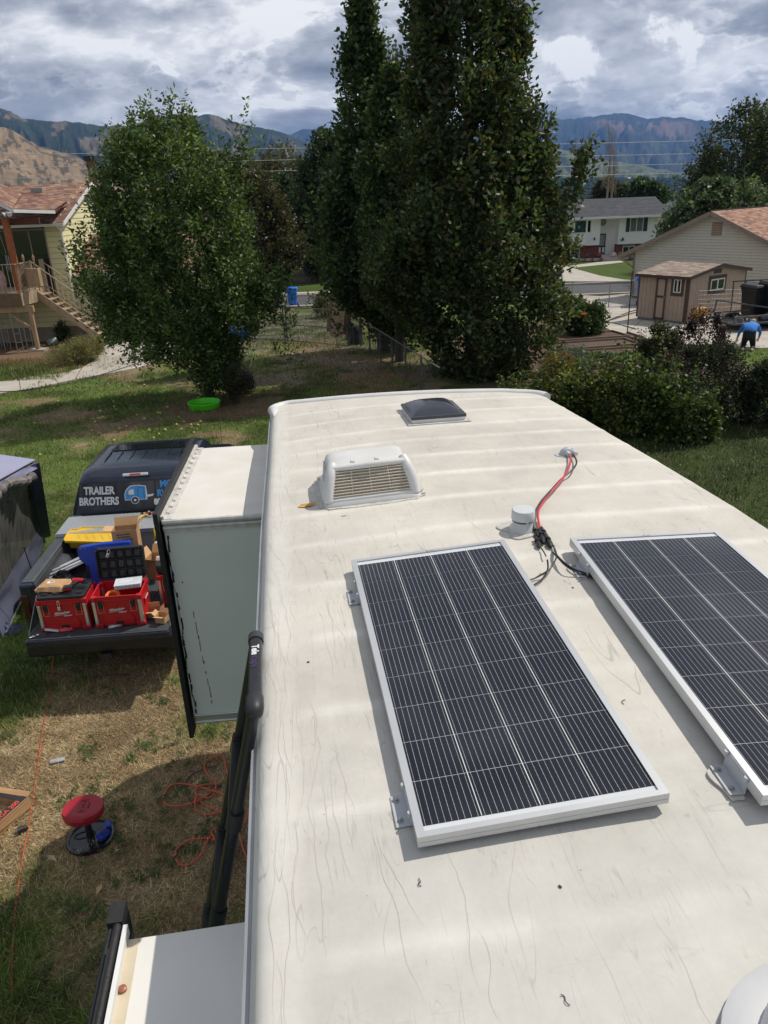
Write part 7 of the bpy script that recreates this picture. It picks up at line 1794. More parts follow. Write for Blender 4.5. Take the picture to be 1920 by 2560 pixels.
# ---------------- garden beds
m_bed = mat('grey_bed_boards', srgb(134, 118, 102), .85, var=.15, bump=.4); m_soil = mat('dark_soil', srgb(92, 72, 60), .95, var=.25, scale=14, bump=1.0, bscale=25, detail=9)
def bed(label, pxs, h=.28):
    P = [atg(*q_) for q_ in pxs]; o = thing('raised_bed', label, 'garden bed', P[0]); Q = [p - P[0] for p in P]
    for a, b in zip(Q, Q[1:] + Q[:1]): pbeam('board', a + Z * h / 2, b + Z * h / 2, .05, h, m_bed, o)
    MB().prism([p + Z * (h - .07) for p in Q], (0, 0, -.1)).build('soil', m_soil, o)
bed('raised bed furthest back with bean plants', [(1385, 850), (1510, 842), (1470, 822), (1385, 828)])
bed('empty raised bed second from the back', [(1385, 868), (1572, 855), (1530, 842), (1385, 854)])
bed('empty raised bed third from the back', [(1380, 892), (1600, 876), (1560, 862), (1382, 874)])
bed('raised bed full of low leafy strawberry plants', [(1450, 928), (1590, 912), (1590, 888), (1440, 898)], .34)
bed('small raised bed with feathery green herbs', [(1522, 925), (1590, 940), (1612, 910), (1560, 900)], .30)
bed('narrow brick edged bed beside the concrete apron', [(1560, 846), (1608, 860), (1612, 852), (1568, 838)], .16)
o = thing('bean_trellis', 'wire trellis in front of the bean plants', 'trellis', atg(1400, 846))
for k in range(5): MB().tube([(0, 0, .2 + k * .2), (2.6, .2, .2 + k * .2)], .008, 4).build('wire', m_steel, o)

# ---------------- clutter by the shed
def sh(x, y, z=0): return SM @ Vector((x, y, z))
o = thing('wheelbarrow', 'upended yellow wheelbarrow leaning on the tan shed corner', 'wheelbarrow', sh(.55, -.45), .35)
q = lambda w, d, z, y: [Vector((-w, y - d * .3, z)), Vector((w, y - d * .3, z)), Vector((w, y + d, z)), Vector((-w, y + d, z))]
MB().ring_loft([q(.20, .08, .05, .20), q(.30, .14, .25, .1), q(.33, .18, .55, .05), q(.27, .12, .72, .10)]).build('tub', mat('barrow_yellow', srgb(200, 146, 60), .6, var=.2), o, smooth=40, bevel=.05)
for s in (-1, 1): MB().tube([(s * .25, .02, .1), (s * .30, -.10, .8), (s * .36 - .05, -.05, 1.30)], .018, 6).build('handle', m_steel, o)
MB().tube([(-.05, -.1, .2), (.05, -.1, .2)], .18, 16).build('wheel', m_black, o)
o = thing('garden_netting', 'wire mesh panels and black frames leaning on the shed wall', 'wire panels', sh(.4, -.25))
for k in range(14): MB().tube([(.1 + k * .19, 0, .1), (.1 + k * .19, .15, 1.45)], .005, 4).build('vertical_wire', m_steel, o)
for k in range(8): MB().tube([(.1, .02 + k * .017, .15 + k * .18), (2.6, .02 + k * .017, .15 + k * .18)], .005, 4).build('horizontal_wire', m_steel, o)
for x in (1.5, 2.05, 2.65, 3.1): MB().beam((x, -.10, .05), (x + .05, .12, 1.75), .04, .03).build('frame_bar', m_black, o)
MB().beam((1.5, .12, 1.75), (3.15, .12, 1.78), .03, .04).build('frame_bar', m_black, o)
o = thing('utility_trailer', 'low black utility trailer loaded with dark scrap by the garage', 'trailer', atg(1880, 822), radians(8))
MB().mm(-1.35, 1.35, -.75, .75, .30, .36).build('bed_floor', m_black, o)
for y in (-.75, .75): MB().mm(-1.35, 1.35, y - .03, y + .03, .36, .40).mm(-1.35, 1.35, y - .03, y + .03, .62, .68).build('side_rail', m_galv, o); [MB().mm(x - .03, x + .03, y - .025, y + .025, .4, .62).build('stake', m_galv, o) for x in (-1.3, -.45, .45, 1.3)]
MB().beam((-1.35, .75, .68), (-1.3, .75, 1.15), .05, .05).beam((-1.3, .8, 1.15), (1.3, -.2, .72), .05, .06).build('ramp_bar', m_galv, o)
for s in (-1, 1): MB().tube([(s * .1 - .4, .8, .3), (s * .1 - .4, .95, .3)], .28, 16).build('wheel', m_black, o)
for k in range(10): MB().add(*crumple(random.uniform(.12, .3), random.uniform(.1, .2), .2, 5, 40 + k)).build('scrap', (m_black, m_galv, m_wooddark)[k % 3], o).location = (random.uniform(-1.1, 1.1), random.uniform(-.5, .5), .37)
bin_('dark bin nearest the shed against the garage wall', atg(1882, 812), m_black, 1.7, .2); bin_('dark bin at the right border against the garage wall', atg(1930, 815), m_black, 1.85, .1)
o = thing('white_pipe', 'thick white pipe slanting above the dark bins at the right border', 'pipe', aty(1925, 722, 33)); MB().tube([(-.65, 0, -.32), (.9, 0, .45)], .06, 10).build('pipe', m_white, o)

# ---------------- person bending over
def person():
    b = atg(1868, 874); S = 1.0
    bm = bpy.data.meshes.new('body'); 
    J = {'pel': (0, 0, .50), 'sp': (-.01, .13, .66), 'ch': (0, .28, .80), 'nk': (.02, .40, .86), 'hd': (.05, .50, .86), 'hd2': (.07, .57, .80),
         'hl': (-.11, .02, .42), 'kl': (-.15, .10, .08), 'al': (-.13, -.34, .07), 'tl': (-.14, -.50, .05), 'hr': (.11, .02, .42), 'kr': (.16, .10, .08), 'ar': (.15, -.32, .07), 'tr': (.16, -.48, .05),
         'sl': (-.20, .30, .77), 'el': (-.33, .34, .52), 'wl': (-.38, .46, .28), 'fl': (-.39, .52, .20), 'sr': (.21, .30, .77), 'er': (.33, .38, .53), 'wr': (.30, .52, .32), 'fr': (.28, .58, .24)}
    Rr = {'pel': .19, 'sp': .18, 'ch': .19, 'nk': .065, 'hd': .098, 'hd2': .08, 'hl': .13, 'kl': .085, 'al': .05, 'tl': .042, 'hr': .13, 'kr': .085, 'ar': .05, 'tr': .042, 'sl': .085, 'el': .052, 'wl': .034, 'fl': .03, 'sr': .085, 'er': .052, 'wr': .034, 'fr': .03}
    ks = list(J); E_ = [('pel', 'sp'), ('sp', 'ch'), ('ch', 'nk'), ('nk', 'hd'), ('hd', 'hd2'), ('pel', 'hl'), ('hl', 'kl'), ('kl', 'al'), ('al', 'tl'), ('pel', 'hr'), ('hr', 'kr'), ('kr', 'ar'), ('ar', 'tr'), ('ch', 'sl'), ('sl', 'el'), ('el', 'wl'), ('wl', 'fl'), ('ch', 'sr'), ('sr', 'er'), ('er', 'wr'), ('wr', 'fr')]
    bm.from_pydata([J[k] for k in ks], [(ks.index(a), ks.index(c)) for a, c in E_], [])
    ob = bpy.data.objects.new('body', bm); COL.objects.link(ob); sk = ob.modifiers.new('skin', 'SKIN'); ob.modifiers.new('sub', 'SUBSURF').levels = 2
    for i, k in enumerate(ks): bm.skin_vertices[0].data[i].radius = (Rr[k], Rr[k] * (1 if k not in ('ch', 'sp', 'pel') else .78)); bm.skin_vertices[0].data[i].use_root = (k == 'pel')
    dg = bpy.context.evaluated_depsgraph_get(); dg.update(); me = bpy.data.meshes.new_from_object(ob.evaluated_get(dg)); bpy.data.objects.remove(ob)
    ms = [mat('blue_pullover', srgb(58, 130, 214), .8, var=.1, bump=.2), mat('black_trousers', (.012, .012, .015), .8), mat('skin', srgb(206, 160, 136), .6), mat('pink_grey_shoes', srgb(160, 120, 118), .7)]
    me.materials.clear(); [me.materials.append(q_) for q_ in ms]
    for f in me.polygons:
        c = f.center; f.use_smooth = True
        if c.y < -.33: f.material_index = 3
        elif c.y > .40 and abs(c.x) < .17 and c.z > .68: f.material_index = 2
        elif abs(c.x) > .19 and c.z < .36 and c.y > .3: f.material_index = 2
        elif c.z < .50 and c.y < .28 and abs(c.x) < .29 or c.z < .64 and c.y < .05: f.material_index = 1
        else: f.material_index = 0
    P_ = thing('person', 'person in a blue pullover and black trousers kneeling bent forward at the lawn edge', 'person', b, radians(-27))
    body = bpy.data.objects.new('body', me); COL.objects.link(body); body.parent = P_; body.scale = (1.05, 1.05, 1.05)
    MB().lathe([(.0, -.09), (.085, -.06), (.112, .0), (.10, .06), (.05, .10), (0, .11)], (.055, .55, .91), Matrix.Rotation(-.7, 3, 'X'), 16).build('hair', mat('light_hair', srgb(190, 170, 150), .8), P_, smooth=True)
    for s, w, f_ in ((-1, (-.385, .50, .24), (-.39, .57, .15)), (1, (.285, .56, .28), (.27, .63, .19))):
        for k in range(4):
            a = Vector(w) * 1.05 + Vector(((k - 1.5) * .018, 0, 0)); d_ = (Vector(f_) - Vector(w)); MB().tube([a, a + d_ * .55, a + d_ * (.9 + .06 * (k % 2)) + Vector((0, -.015, -.02))], [.011, .010, .007], 6).build('finger', ms[2], P_)
        a = Vector(w) * 1.05 + Vector((-s * .035, 0, 0)); MB().tube([a, a + Vector((-s * .02, .03, -.03)), a + Vector((-s * .015, .055, -.05))], [.012, .010, .007], 6).build('thumb', ms[2], P_)
person()
o = thing('trim_board', 'white edging board on the grass left of the bending person', 'board', atg(1845, 866), .05); MB().mm(-.55, .35, -.05, .05, .04, .09).build('board', m_white, o)

# =================================================================== VEGETATION
m_leaf = matattr('foliage', .5, .35, translucent=.33)
m_bark = mat('bark', (.075, .06, .048), .9, var=.3, scale=9, bump=.8, bscale=30)
def vn3(x, y, z, f): return (vn(x * f + z * f * .37, y * f + 11) + vn(x * f + 31, z * f) + vn(y * f + 7, z * f + x * .2 * f)) / 3
def leafset(P, D, ln, wd, cols, per, sl, up, rng, droop=0.0, spread=.45):
    """P shoot roots, D shoot directions: leaves set along every shoot"""
    n = len(P); t = np.tile(np.linspace(.08, 1, per), n)[:, None]; Pn = np.repeat(P, per, 0); Dn = np.repeat(D, per, 0); S = np.repeat(sl, per)[:, None]
    N = n * per; R = rng.normal(0, 1, (N, 3)); side = np.cross(Dn, R); side /= np.linalg.norm(side, axis=1)[:, None] + 1e-9
    pos = Pn + Dn * S * t + side * (spread * S * .30 * (1.05 - t)) * rng.random((N, 1)) + rng.normal(0, ln * .35, (N, 3))
    d = Dn * .55 + side * .9 + rng.normal(0, .35, (N, 3)); d[:, 2] -= droop; d /= np.linalg.norm(d, axis=1)[:, None]
    nr = np.cross(d, rng.normal(0, 1, (N, 3))); nr /= np.linalg.norm(nr, axis=1)[:, None]
    L = (ln * rng.uniform(.6, 1.25, N))[:, None]; W = (wd * rng.uniform(.7, 1.2, N))[:, None] * .5
    V = np.stack([pos, pos + d * L * .45 + nr * W, pos + d * L, pos + d * L * .45 - nr * W], 1).reshape(-1, 3)
    c = np.array(cols)[rng.integers(0, len(cols), N)] * rng.uniform(.78, 1.22, (N, 1)); shade = np.repeat(rng.uniform(.0, 1.0, n) ** 1.6 * .95 + .62, per)[:, None]
    return V, np.repeat(np.clip(c * shade, 0, 1), 4, 0)
def plant(name, label, cat, tbl, Y, n, ln, wd, cols, per=16, sl=.6, up=.6, trunk=None, seed=0, depth=.85, gap=.40, f=.9, shell=.45, group=None, droop=0.0, limbs=8, spread=.45, extra=()):
    """crown envelope measured level by level (pixel row -> height, left and right reach) at the plant's own distance Y"""
    rng = np.random.default_rng(seed + 100)
    lv = []
    for py, a, b in tbl:
        A = aty(a, py, Y); B = aty(b, py, Y); lv.append(((A.z + B.z) / 2, (A.x + B.x) / 2, abs(B.x - A.x) / 2))
    lv.sort(); z, cx, r = [np.array(q) for q in zip(*lv)]
    m = n * 6; w = np.cumsum(np.interp(np.linspace(z[0], z[-1], 200), z, r) + .02); zz = np.interp(rng.random(m) * w[-1], w, np.linspace(z[0], z[-1], 200))
    a = rng.uniform(0, 2 * pi, m); rr = np.interp(zz, z, r); q = np.maximum(rng.random(m) ** .5, shell * rng.random(m) ** .3)
    lump = .74 + .30 * vn(np.cos(a) * 2.1 + 5 + seed, zz * f * .9 + np.sin(a)) + .34 * vn(np.cos(a) * 4 + seed, zz * f * 2.4)
    q = q * np.minimum(lump, 1.15); x = np.interp(zz, z, cx) + np.cos(a) * q * rr; y = Y + np.sin(a) * q * rr * depth
    # shoots gather round limb ends, so the crown is made of lobes with gaps between them
    nl = max(12, n // 75); li = rng.integers(0, nl, m); use = (rng.random(m) < .74) & (np.arange(m) >= nl); R0 = float(r.max())
    sg = R0 * .115; ox, oy, oz = rng.normal(0, sg, m), rng.normal(0, sg, m), rng.normal(0, sg * 1.7, m); pull = .98
    lx, ly, lz = np.interp(zz, z, cx) + np.cos(a) * np.maximum(q, .7) * rr, Y + np.sin(a) * np.maximum(q, .7) * rr * depth, zz
    lc = np.interp(zz, z, cx); x = np.where(use, lc[li] + (lx[li] - lc[li]) * .93 + ox, x); y = np.where(use, ly[li] + oy, y); zz = np.where(use, np.clip(lz[li] + oz, z[0] - .1, z[-1] + .25), zz)
    zz = np.minimum(zz, z[-1] - .3 * sl - rng.random(m) * .15); aa = np.arctan2(y - Y, x - np.interp(zz, z, cx)); inside = np.hypot((x - np.interp(zz, z, cx)), (y - Y) / depth) < np.interp(zz, z, r) * (.66 + .52 * vn(np.cos(aa) * 2.5 + seed * 3.1, zz * f * 1.5 + np.sin(aa) * 2) + .20 * vn(np.cos(aa) * 7 + seed, zz * f * 4)) - .10 * sl
    k = vn3(x + seed, y, zz, f * 2.6) > gap * (.75 + .35 * q); k &= inside; x, y, zz, a, q = x[k][:n], y[k][:n], zz[k][:n], a[k][:n], q[k][:n]
    D = np.stack([np.cos(a) * q * (1 - up), np.sin(a) * q * (1 - up), np.full(len(x), up)], 1) + rng.normal(0, .22, (len(x), 3)); D /= np.linalg.norm(D, axis=1)[:, None]
    S = sl * rng.uniform(.5, 1.3, len(x)); P = np.stack([x, y, zz], 1) - D * S[:, None] * .6
    for (px, py, k_, rad) in extra:
        c = aty(px, py, Y - .3); ee = np.array(c)[None] + rng.normal(0, 1, (k_ * 2, 3)) * np.array([rad, rad, rad * 2.6])[None]; ee[:, 2] -= rad * 2.6; k_ *= 2; P = np.concatenate([P, ee]); dd = np.tile([[0.1, -.1, 1.]], (k_, 1)) + rng.normal(0, .3, (k_, 3)); D = np.concatenate([D, dd / np.linalg.norm(dd, axis=1)[:, None]]); S = np.concatenate([S, np.full(k_, sl * .8)])
    V, C = leafset(P, D, ln, wd, cols, per, S, up, rng, droop, spread)
    base = Vector((float(np.interp(z[0], z, cx)), Y, 0)) if trunk is None else atg(*trunk[0]) if len(trunk[0]) == 2 else Vector(trunk[0])
    if trunk is not None and len(trunk[0]) == 2: base = Vector((aty(trunk[0][0], trunk[0][1], Y).x, Y, 0))
    base.z = ground_z(base.x, base.y)
    T = thing(name, label, cat, base, group=group)
    np_mesh('crown', V - np.array(base)[None], np.arange(len(V)).reshape(-1, 4), m_leaf, C, T)
    if trunk is not None:
        tr = trunk[1]; zt = z[-1] - base.z; mb = MB(); top = Vector((float(cx[-1]) - base.x, 0, zt * .93)); mid = Vector((float(np.interp((z[0] + z[-1]) / 2, z, cx)) - base.x, 0, zt * .5))
        mb.tube(smooth_path([Vector((0, 0, -.1)), mid * .5 + Vector((.05, 0, 0)), mid, top], 4), [tr * (1.25 - 1.15 * i / 12) for i in range(13)], 9); mb.build('trunk', m_bark, T, smooth=True)
        mb = MB(); r2 = random.Random(seed)
        for i in range(limbs):
            z0 = zt * (.10 + .55 * i / limbs); aa = r2.uniform(0, 6.28); zr2 = min(zt * .96, z0 + zt * r2.uniform(.18, .38)); R_ = float(np.interp(zr2 + base.z, z, r)) * .75; ccx = float(np.interp(zr2 + base.z, z, cx)) - base.x
            s0 = Vector((mid.x * min(1, z0 / max(mid.z, .1)), 0, z0)); e0 = Vector((ccx + cos(aa) * R_, sin(aa) * R_ * depth, zr2))
            mb.tube(smooth_path([s0, s0.lerp(e0, .4) + Vector((0, 0, -.05 * zt * (1 - up))), e0], 4), [tr * .5, tr * .46, tr * .42, tr * .38, tr * .33, tr * .28, tr * .22, tr * .15, tr * .08], 6)
        mb.build('branches', m_bark, T, smooth=True)
    return T
OAK = [(.044, .076, .027), (.058, .095, .034), (.078, .120, .043), (.060, .082, .030), (.13, .17, .07)]
OAKY = OAK + [(.10, .085, .025), (.075, .060, .022)]
plant('columnar_oak', 'largest dark green tree filling the centre, its top beyond the picture', 'tree', [(-260, 1120, 1220), (-120, 1060, 1290), (0, 1020, 1315), (100, 1012, 1330), (200, 1005, 1338), (300, 985, 1355), (400, 950, 1392), (500, 925, 1430), (600, 905, 1440), (700, 925, 1432), (800, 990, 1418), (880, 1045, 1395), (950, 1100, 1345)], 25.4, 6400, .185, .11, OAKY, 15, .75, .78, ((1185, 955), .26), 1, gap=.44, f=.75, shell=.55, limbs=16,
      extra=((1440, 430, 8, .18), (1460, 400, 5, .12), (1425, 460, 8, .2), (1160, 690, 12, .30), (1145, 650, 8, .2)))
plant('columnar_oak', 'slim dark tree left of the largest one with a pointed top at the upper edge', 'tree', [(-90, 885, 900), (0, 868, 932), (100, 848, 950), (200, 834, 962), (300, 816, 985), (400, 806, 1010), (500, 792, 1040), (600, 786, 1060), (700, 800, 1060), (745, 838, 1060), (790, 893, 1060), (835, 940, 1060), (870, 985, 1050)], 30.3, 3600, .20, .12, OAK, 15, .8, .8, ((960, 900), .2), 2, gap=.34, f=.7, shell=.5, limbs=12,
      extra=((820, 520, 20, .35), (835, 600, 22, .4), (850, 705, 10, .25), (975, 130, 3, .15), (975, 170, 10, .3)))
plant('columnar_oak', 'thinner middle oak filling the space between the slim tree and the largest one', 'tree', [(150, 968, 984), (220, 945, 1015), (300, 920, 1045), (400, 890, 1070), (550, 880, 1075), (700, 910, 1060), (800, 960, 1050)], 28.0, 2300, .19, .115, OAK, 15, .75, .78, ((1000, 900), .15), 7, gap=.36, f=.7, shell=.5)
APP = [(.058, .098, .020), (.084, .132, .028), (.118, .175, .042), (.056, .092, .024), (.20, .25, .13)]
plant('fruit_tree', 'bushy fruit tree with upright shoots standing between the house and the gate', 'tree', [(275, 425, 450), (300, 330, 515), (340, 265, 560), (400, 235, 605), (480, 215, 640), (560, 208, 672), (640, 205, 690), (700, 215, 692), (770, 222, 690), (820, 250, 670), (850, 290, 640), (872, 335, 620), (890, 420, 605), (930, 450, 600), (955, 480, 580)], 23.0, 5200, .14, .062, APP, 17, .62, .70, ((526, 990), .13), 3, gap=.44, f=1.0, limbs=14, shell=.62,
      extra=((432, 270, 7, .10), (372, 300, 7, .10), (330, 318, 6, .1), (470, 330, 8, .15), (290, 360, 6, .1), (610, 350, 8, .12), (550, 380, 8, .2), (255, 420, 6, .1), (700, 775, 10, .25), (210, 620, 6, .15), (325, 868, 8, .12), (370, 860, 8, .12), (260, 825, 6, .12), (500, 930, 10, .15)))
OLV = [(.060, .062, .026), (.075, .068, .030), (.048, .052, .022), (.09, .075, .035)]
DKG = [(.038, .062, .024), (.048, .075, .028), (.032, .052, .022)]
MID = [(.045, .075, .022), (.060, .090, .030), (.038, .062, .020)]
plant('background_tree', 'brownish olive tree behind the fruit tree on the far side of the street', 'tree', [(425, 620, 650), (470, 585, 690), (540, 560, 725), (600, 560, 765), (660, 580, 745), (720, 600, 715), (745, 640, 690)], 58, 1900, .26, .15, OLV, 14, 1.3, .6, ((660, 760), .2), 11, gap=.38, f=.5)
plant('background_tree', 'dark green tree above the block wall left of the tall columnar tree', 'tree', [(325, 790, 850), (380, 760, 885), (440, 745, 900), (520, 700, 905), (600, 690, 905), (660, 720, 905), (700, 800, 900)], 66, 2300, .30, .17, DKG, 14, 1.5, .6, ((820, 710), .25), 12, gap=.36, f=.4)
plant('background_tree', 'dark tree filling the gap above the left end of the block wall', 'tree', [(440, 690, 730), (500, 650, 760), (580, 640, 800), (640, 680, 800), (672, 700, 790)], 74, 1300, .32, .18, DKG, 12, 1.5, .5, ((730, 690), .2), 13, gap=.34, f=.4)
for k, (t, Yq, lab) in enumerate(((((372, 490, 560), (410, 455, 600), (470, 430, 640), (540, 430, 650)), 112, 'pale olive tree far behind the fruit tree crown'), (((362, 670, 720), (400, 640, 760), (450, 600, 790), (520, 600, 800)), 105, 'olive green tree far behind the power lines left of the dark trees'), (((398, 600, 640), (430, 560, 680), (480, 540, 690)), 120, 'smaller olive tree between the two pale far ones'))):
    plant('far_tree', lab, 'tree', t, Yq, 800, .5, .32, [(.10, .10, .05), (.085, .088, .045), (.12, .11, .06)], 10, 2.2, .6, ((t[1][1] + 60, 600), .3), 20 + k, gap=.32, f=.3)
plant('background_tree', 'tall dense green tree behind the cream garage at the right', 'tree', [(248, 1858, 1882), (300, 1800, 1950), (360, 1762, 2000), (420, 1725, 2010), (480, 1690, 2010), (540, 1645, 2000), (600, 1640, 2000), (650, 1660, 2000), (690, 1680, 2000)], 62, 3300, .28, .15, MID + OLV[:2], 14, 1.5, .62, ((1830, 700), .3), 30, gap=.37, f=.42)
plant('background_tree', 'rounder lighter leaved tree in front of the tall one above the garage roof', 'tree', [(445, 1780, 1880), (490, 1705, 1945), (550, 1650, 1960), (610, 1640, 1930), (660, 1640, 1850), (700, 1660, 1800)], 52, 1700, .30, .19, [(.05, .085, .03), (.07, .11, .05), (.10, .13, .08)], 14, 1.0, .35, ((1780, 700), .2), 31, gap=.36, f=.5, droop=.4)
for k, (t, lab, c) in enumerate(((((448, 1590, 1615), (465, 1580, 1640), (500, 1575, 1640)), 'round green tree just behind the grey house roof', MID), (((462, 1552, 1568), (480, 1540, 1580), (500, 1535, 1585)), 'small grey green conical tree behind the grey roof', [(.09, .11, .07)]), (((450, 1500, 1530), (475, 1485, 1535), (500, 1480, 1535)), 'weeping olive tree at the left end of the grey roof', OLV), (((460, 1620, 1650), (485, 1610, 1665), (505, 1610, 1665)), 'bushy tree where the grey roof meets the tall tree', MID))):
    plant('far_tree', lab, 'tree', t, 118, 420, .5, .34, c, 10, 1.4, .4, ((t[1][1] + 30, 540), .2), 40 + k, gap=.3, f=.4)
for k, (px, t, lab) in enumerate(((1885, (262, 330), 'dark poplar tip above the tall right tree'), (1899, (288, 350), 'second dark poplar tip at the right border'))):
    plant('poplar', lab, 'tree', [(t[0], px - 3, px + 4), (t[0] + 30, px - 8, px + 9), (t[1], px - 10, px + 12), (520, px - 14, px + 14)], 100, 380, .4, .25, DKG, 10, 1.6, .9, ((px, 560), .2), 50 + k, gap=.3, f=.5)
def bare(label, px, py0, py1, Yq, n, wdt, seed, m):
    r_ = random.Random(seed); b = aty(px, py1, Yq); t = aty(px + 4, py0, Yq); o = thing('bare_tree', label, 'bare tree', b); H_ = t.z - b.z; mb = MB(); mb.tube([(0, 0, 0), (.1, 0, H_ * .6), ((t.x - b.x), 0, H_)], [.16, .10, .03], 6)
    for k in range(n):
        z0 = H_ * r_.uniform(.1, .9); s = r_.choice((-1, 1)); mb.tube([(0.05, 0, z0), (s * wdt * r_.uniform(.3, .8), r_.uniform(-.5, .5), z0 + H_ * .09), (s * wdt * r_.uniform(.6, 1.1), r_.uniform(-.6, .6), z0 + H_ * r_.uniform(-.1, .25))], [.045, .035, .018], 4)
    mb.build('trunk', m, o)
m_barewood = mat('grey_bare_wood', srgb(150, 132, 116), .9)
bare('taller bare poplar skeleton rising behind the grey roof', 1517, 310, 500, 112, 46, .9, 1, m_barewood); bare('shorter leaning bare tree beside the taller skeleton', 1528, 370, 500, 113, 34, .8, 2, m_barewood); bare('bare twiggy tree at the right border above the tall tree', 1908, 250, 420, 92, 30, 1.6, 3, m_barewood)
# shrubs
def bush(name, label, t, Yq, n, ln, wd, cols, **k):
    return plant(name, label, k.pop('cat', 'shrub'), t, Yq, n, ln, wd, cols, **k)
YG = [(.13, .13, .055), (.17, .16, .08), (.09, .10, .04)]
Yq = atg(820, 792).y
bush('shrub', 'rounded yellow green shrub beside the gate track', [(722, 800, 850), (740, 788, 880), (765, 785, 900), (790, 795, 900)], Yq, 520, .13, .05, YG, per=14, sl=.4, up=.5, seed=60, gap=.3)
Yq = atg(1450, 846).y
bush('bean_plants', 'dense dark bean plants with an orange flower in the rear raised bed', [(740, 1400, 1440), (765, 1385, 1510), (800, 1380, 1516), (830, 1385, 1510), (845, 1390, 1500)], Yq, 900, .14, .09, MID + [(.09, .13, .04)], per=14, sl=.4, up=.5, seed=61, gap=.3, cat='vegetable plants')
o = thing('orange_flower', 'single orange flower among the dark bean plants', 'flower', aty(1459, 790, Yq - 1.0)); MB().lathe([(.02, 0), (.09, .04), (.10, .10), (.03, .12)], n=8).build('petals', mat('flower_orange', (.7, .12, .02), .6), o)
bush('shrub', 'large rounded shrub with pale tips in front of the concrete apron', [(806, 1640, 1665), (830, 1605, 1700), (870, 1590, 1716), (910, 1592, 1712), (950, 1610, 1700)], 24.8, 1150, .085, .045, [(.04, .05, .02), (.06, .07, .03), (.14, .13, .07), (.03, .04, .018)], per=15, sl=.4, up=.6, seed=62, gap=.33)
bush('purple_shrub', 'airy purple leaved shrub in front of the shed', [(765, 1745, 1765), (790, 1712, 1800), (830, 1705, 1830), (870, 1700, 1835), (920, 1700, 1840), (960, 1710, 1830)], 22.3, 640, .075, .045, [(.035, .018, .018), (.05, .025, .026), (.022, .016, .014)], per=11, sl=.45, up=.65, seed=63, gap=.44, f=1.6)
DKS = [(.022, .032, .014), (.030, .040, .018), (.035, .03, .02)]
bush('shrub', 'dark upright shrub right of the purple one', [(862, 1720, 1850), (900, 1690, 1880), (960, 1660, 1900), (1030, 1660, 1900), (1080, 1670, 1890)], 18.4, 1500, .075, .035, DKS, per=15, sl=.4, up=.6, seed=64, gap=.33, f=1.3)
bush('shrub', 'dark green shrub at the right border behind the shaded lawn', [(900, 1880, 1960), (950, 1850, 2000), (1020, 1840, 2000), (1085, 1850, 1990)], 17.6, 1100, .08, .035, DKS + [(.045, .065, .035)], per=15, sl=.4, up=.55, seed=65, gap=.33, f=1.2)
VINE = [(.055, .085, .020), (.085, .125, .028), (.13, .17, .035), (.05, .06, .022), (.22, .21, .05)]
for k, (x0, x1, top, bot, Yq, lab) in enumerate(((1235, 1345, 952, 985, 21.6, 'low end of the vine hedge just beyond the front of the trailer roof'), (1320, 1440, 928, 1020, 19.6, 'yellow green part of the vine hedge below the rusty bush'), (1400, 1530, 916, 1065, 18.2, 'middle part of the vine hedge with bright leaves on top'), (1490, 1600, 905, 1085, 17.4, 'tallest part of the vine hedge below the herb bed'), (1570, 1690, 915, 1095, 17.0, 'right part of the vine hedge with large round leaves'), (1640, 1790, 965, 1098, 16.8, 'low dark end of the vine hedge below the purple shrub'))):
    bush('vine_hedge', lab, [(top + 24, x0 + 45, x1 - 40), (top + 44, x0 + 12, x1 - 12), (top + 66, x0, x1), ((top + bot) / 2 + 15, x0, x1), (bot, x0 + 5, x1 - 5)], Yq, 1150, .095, .08, VINE if k < 4 else VINE[:4], per=10, sl=.5, up=.42, seed=70 + k, gap=.42, f=2.2, shell=.5, droop=.25, extra=[(x0 + (x1 - x0) * q_, top + 22 - 9 * ((k * 3 + i_) % 3), 4, .05) for i_, q_ in enumerate((.15, .35, .6, .85))], group='lengths of the vine covered hedge', cat='hedge')
bush('artemisia', 'silvery grey green bush between the oak and the beds', [(862, 1410, 1450), (885, 1380, 1480), (920, 1375, 1488), (950, 1385, 1480)], 23.4, 520, .07, .022, [(.16, .20, .17), (.12, .16, .13)], per=16, sl=.35, up=.6, seed=80, gap=.25)
bush('rusty_bush', 'feathery rust and yellow green bush left of the silvery one', [(882, 1370, 1410), (910, 1345, 1440), (950, 1335, 1450)], 22.2, 560, .11, .012, [(.16, .10, .03), (.12, .12, .03), (.20, .11, .04)], per=18, sl=.4, up=.8, seed=81, gap=.25)
bush('herb_bush', 'bright feathery herb bush in the small raised bed', [(882, 1545, 1580), (900, 1530, 1600), (920, 1528, 1595)], atg(1560, 922).y, 300, .08, .015, [(.08, .16, .03), (.10, .20, .05)], per=16, sl=.3, up=.7, seed=82, gap=.2, cat='herbs')
bush('strawberry_plants', 'low leafy strawberry plants filling the long raised bed', [(884, 1465, 1590), (896, 1450, 1590), (908, 1450, 1590)], atg(1520, 912).y, 380, .09, .08, [(.04, .09, .025), (.055, .12, .035)], per=8, sl=.15, up=.6, seed=83, gap=.2, depth=.25, cat='vegetable plants')
bush('shrub', 'dark weedy sapling against the yellow house wall', [(795, 150, 156), (825, 135, 172), (860, 128, 182)], LYW - .8, 160, .12, .05, DKG, per=12, sl=.4, up=.7, seed=84, gap=.3)
bush('brush_pile', 'dark brush and suckers around the netting roll at the fruit tree foot', [(900, 570, 600), (925, 560, 625), (960, 565, 635), (995, 570, 600)], 21.9, 420, .085, .025, [(.05, .05, .025), (.035, .05, .018), (.09, .075, .04)], per=14, sl=.45, up=.5, seed=85, gap=.35, f=1.5)
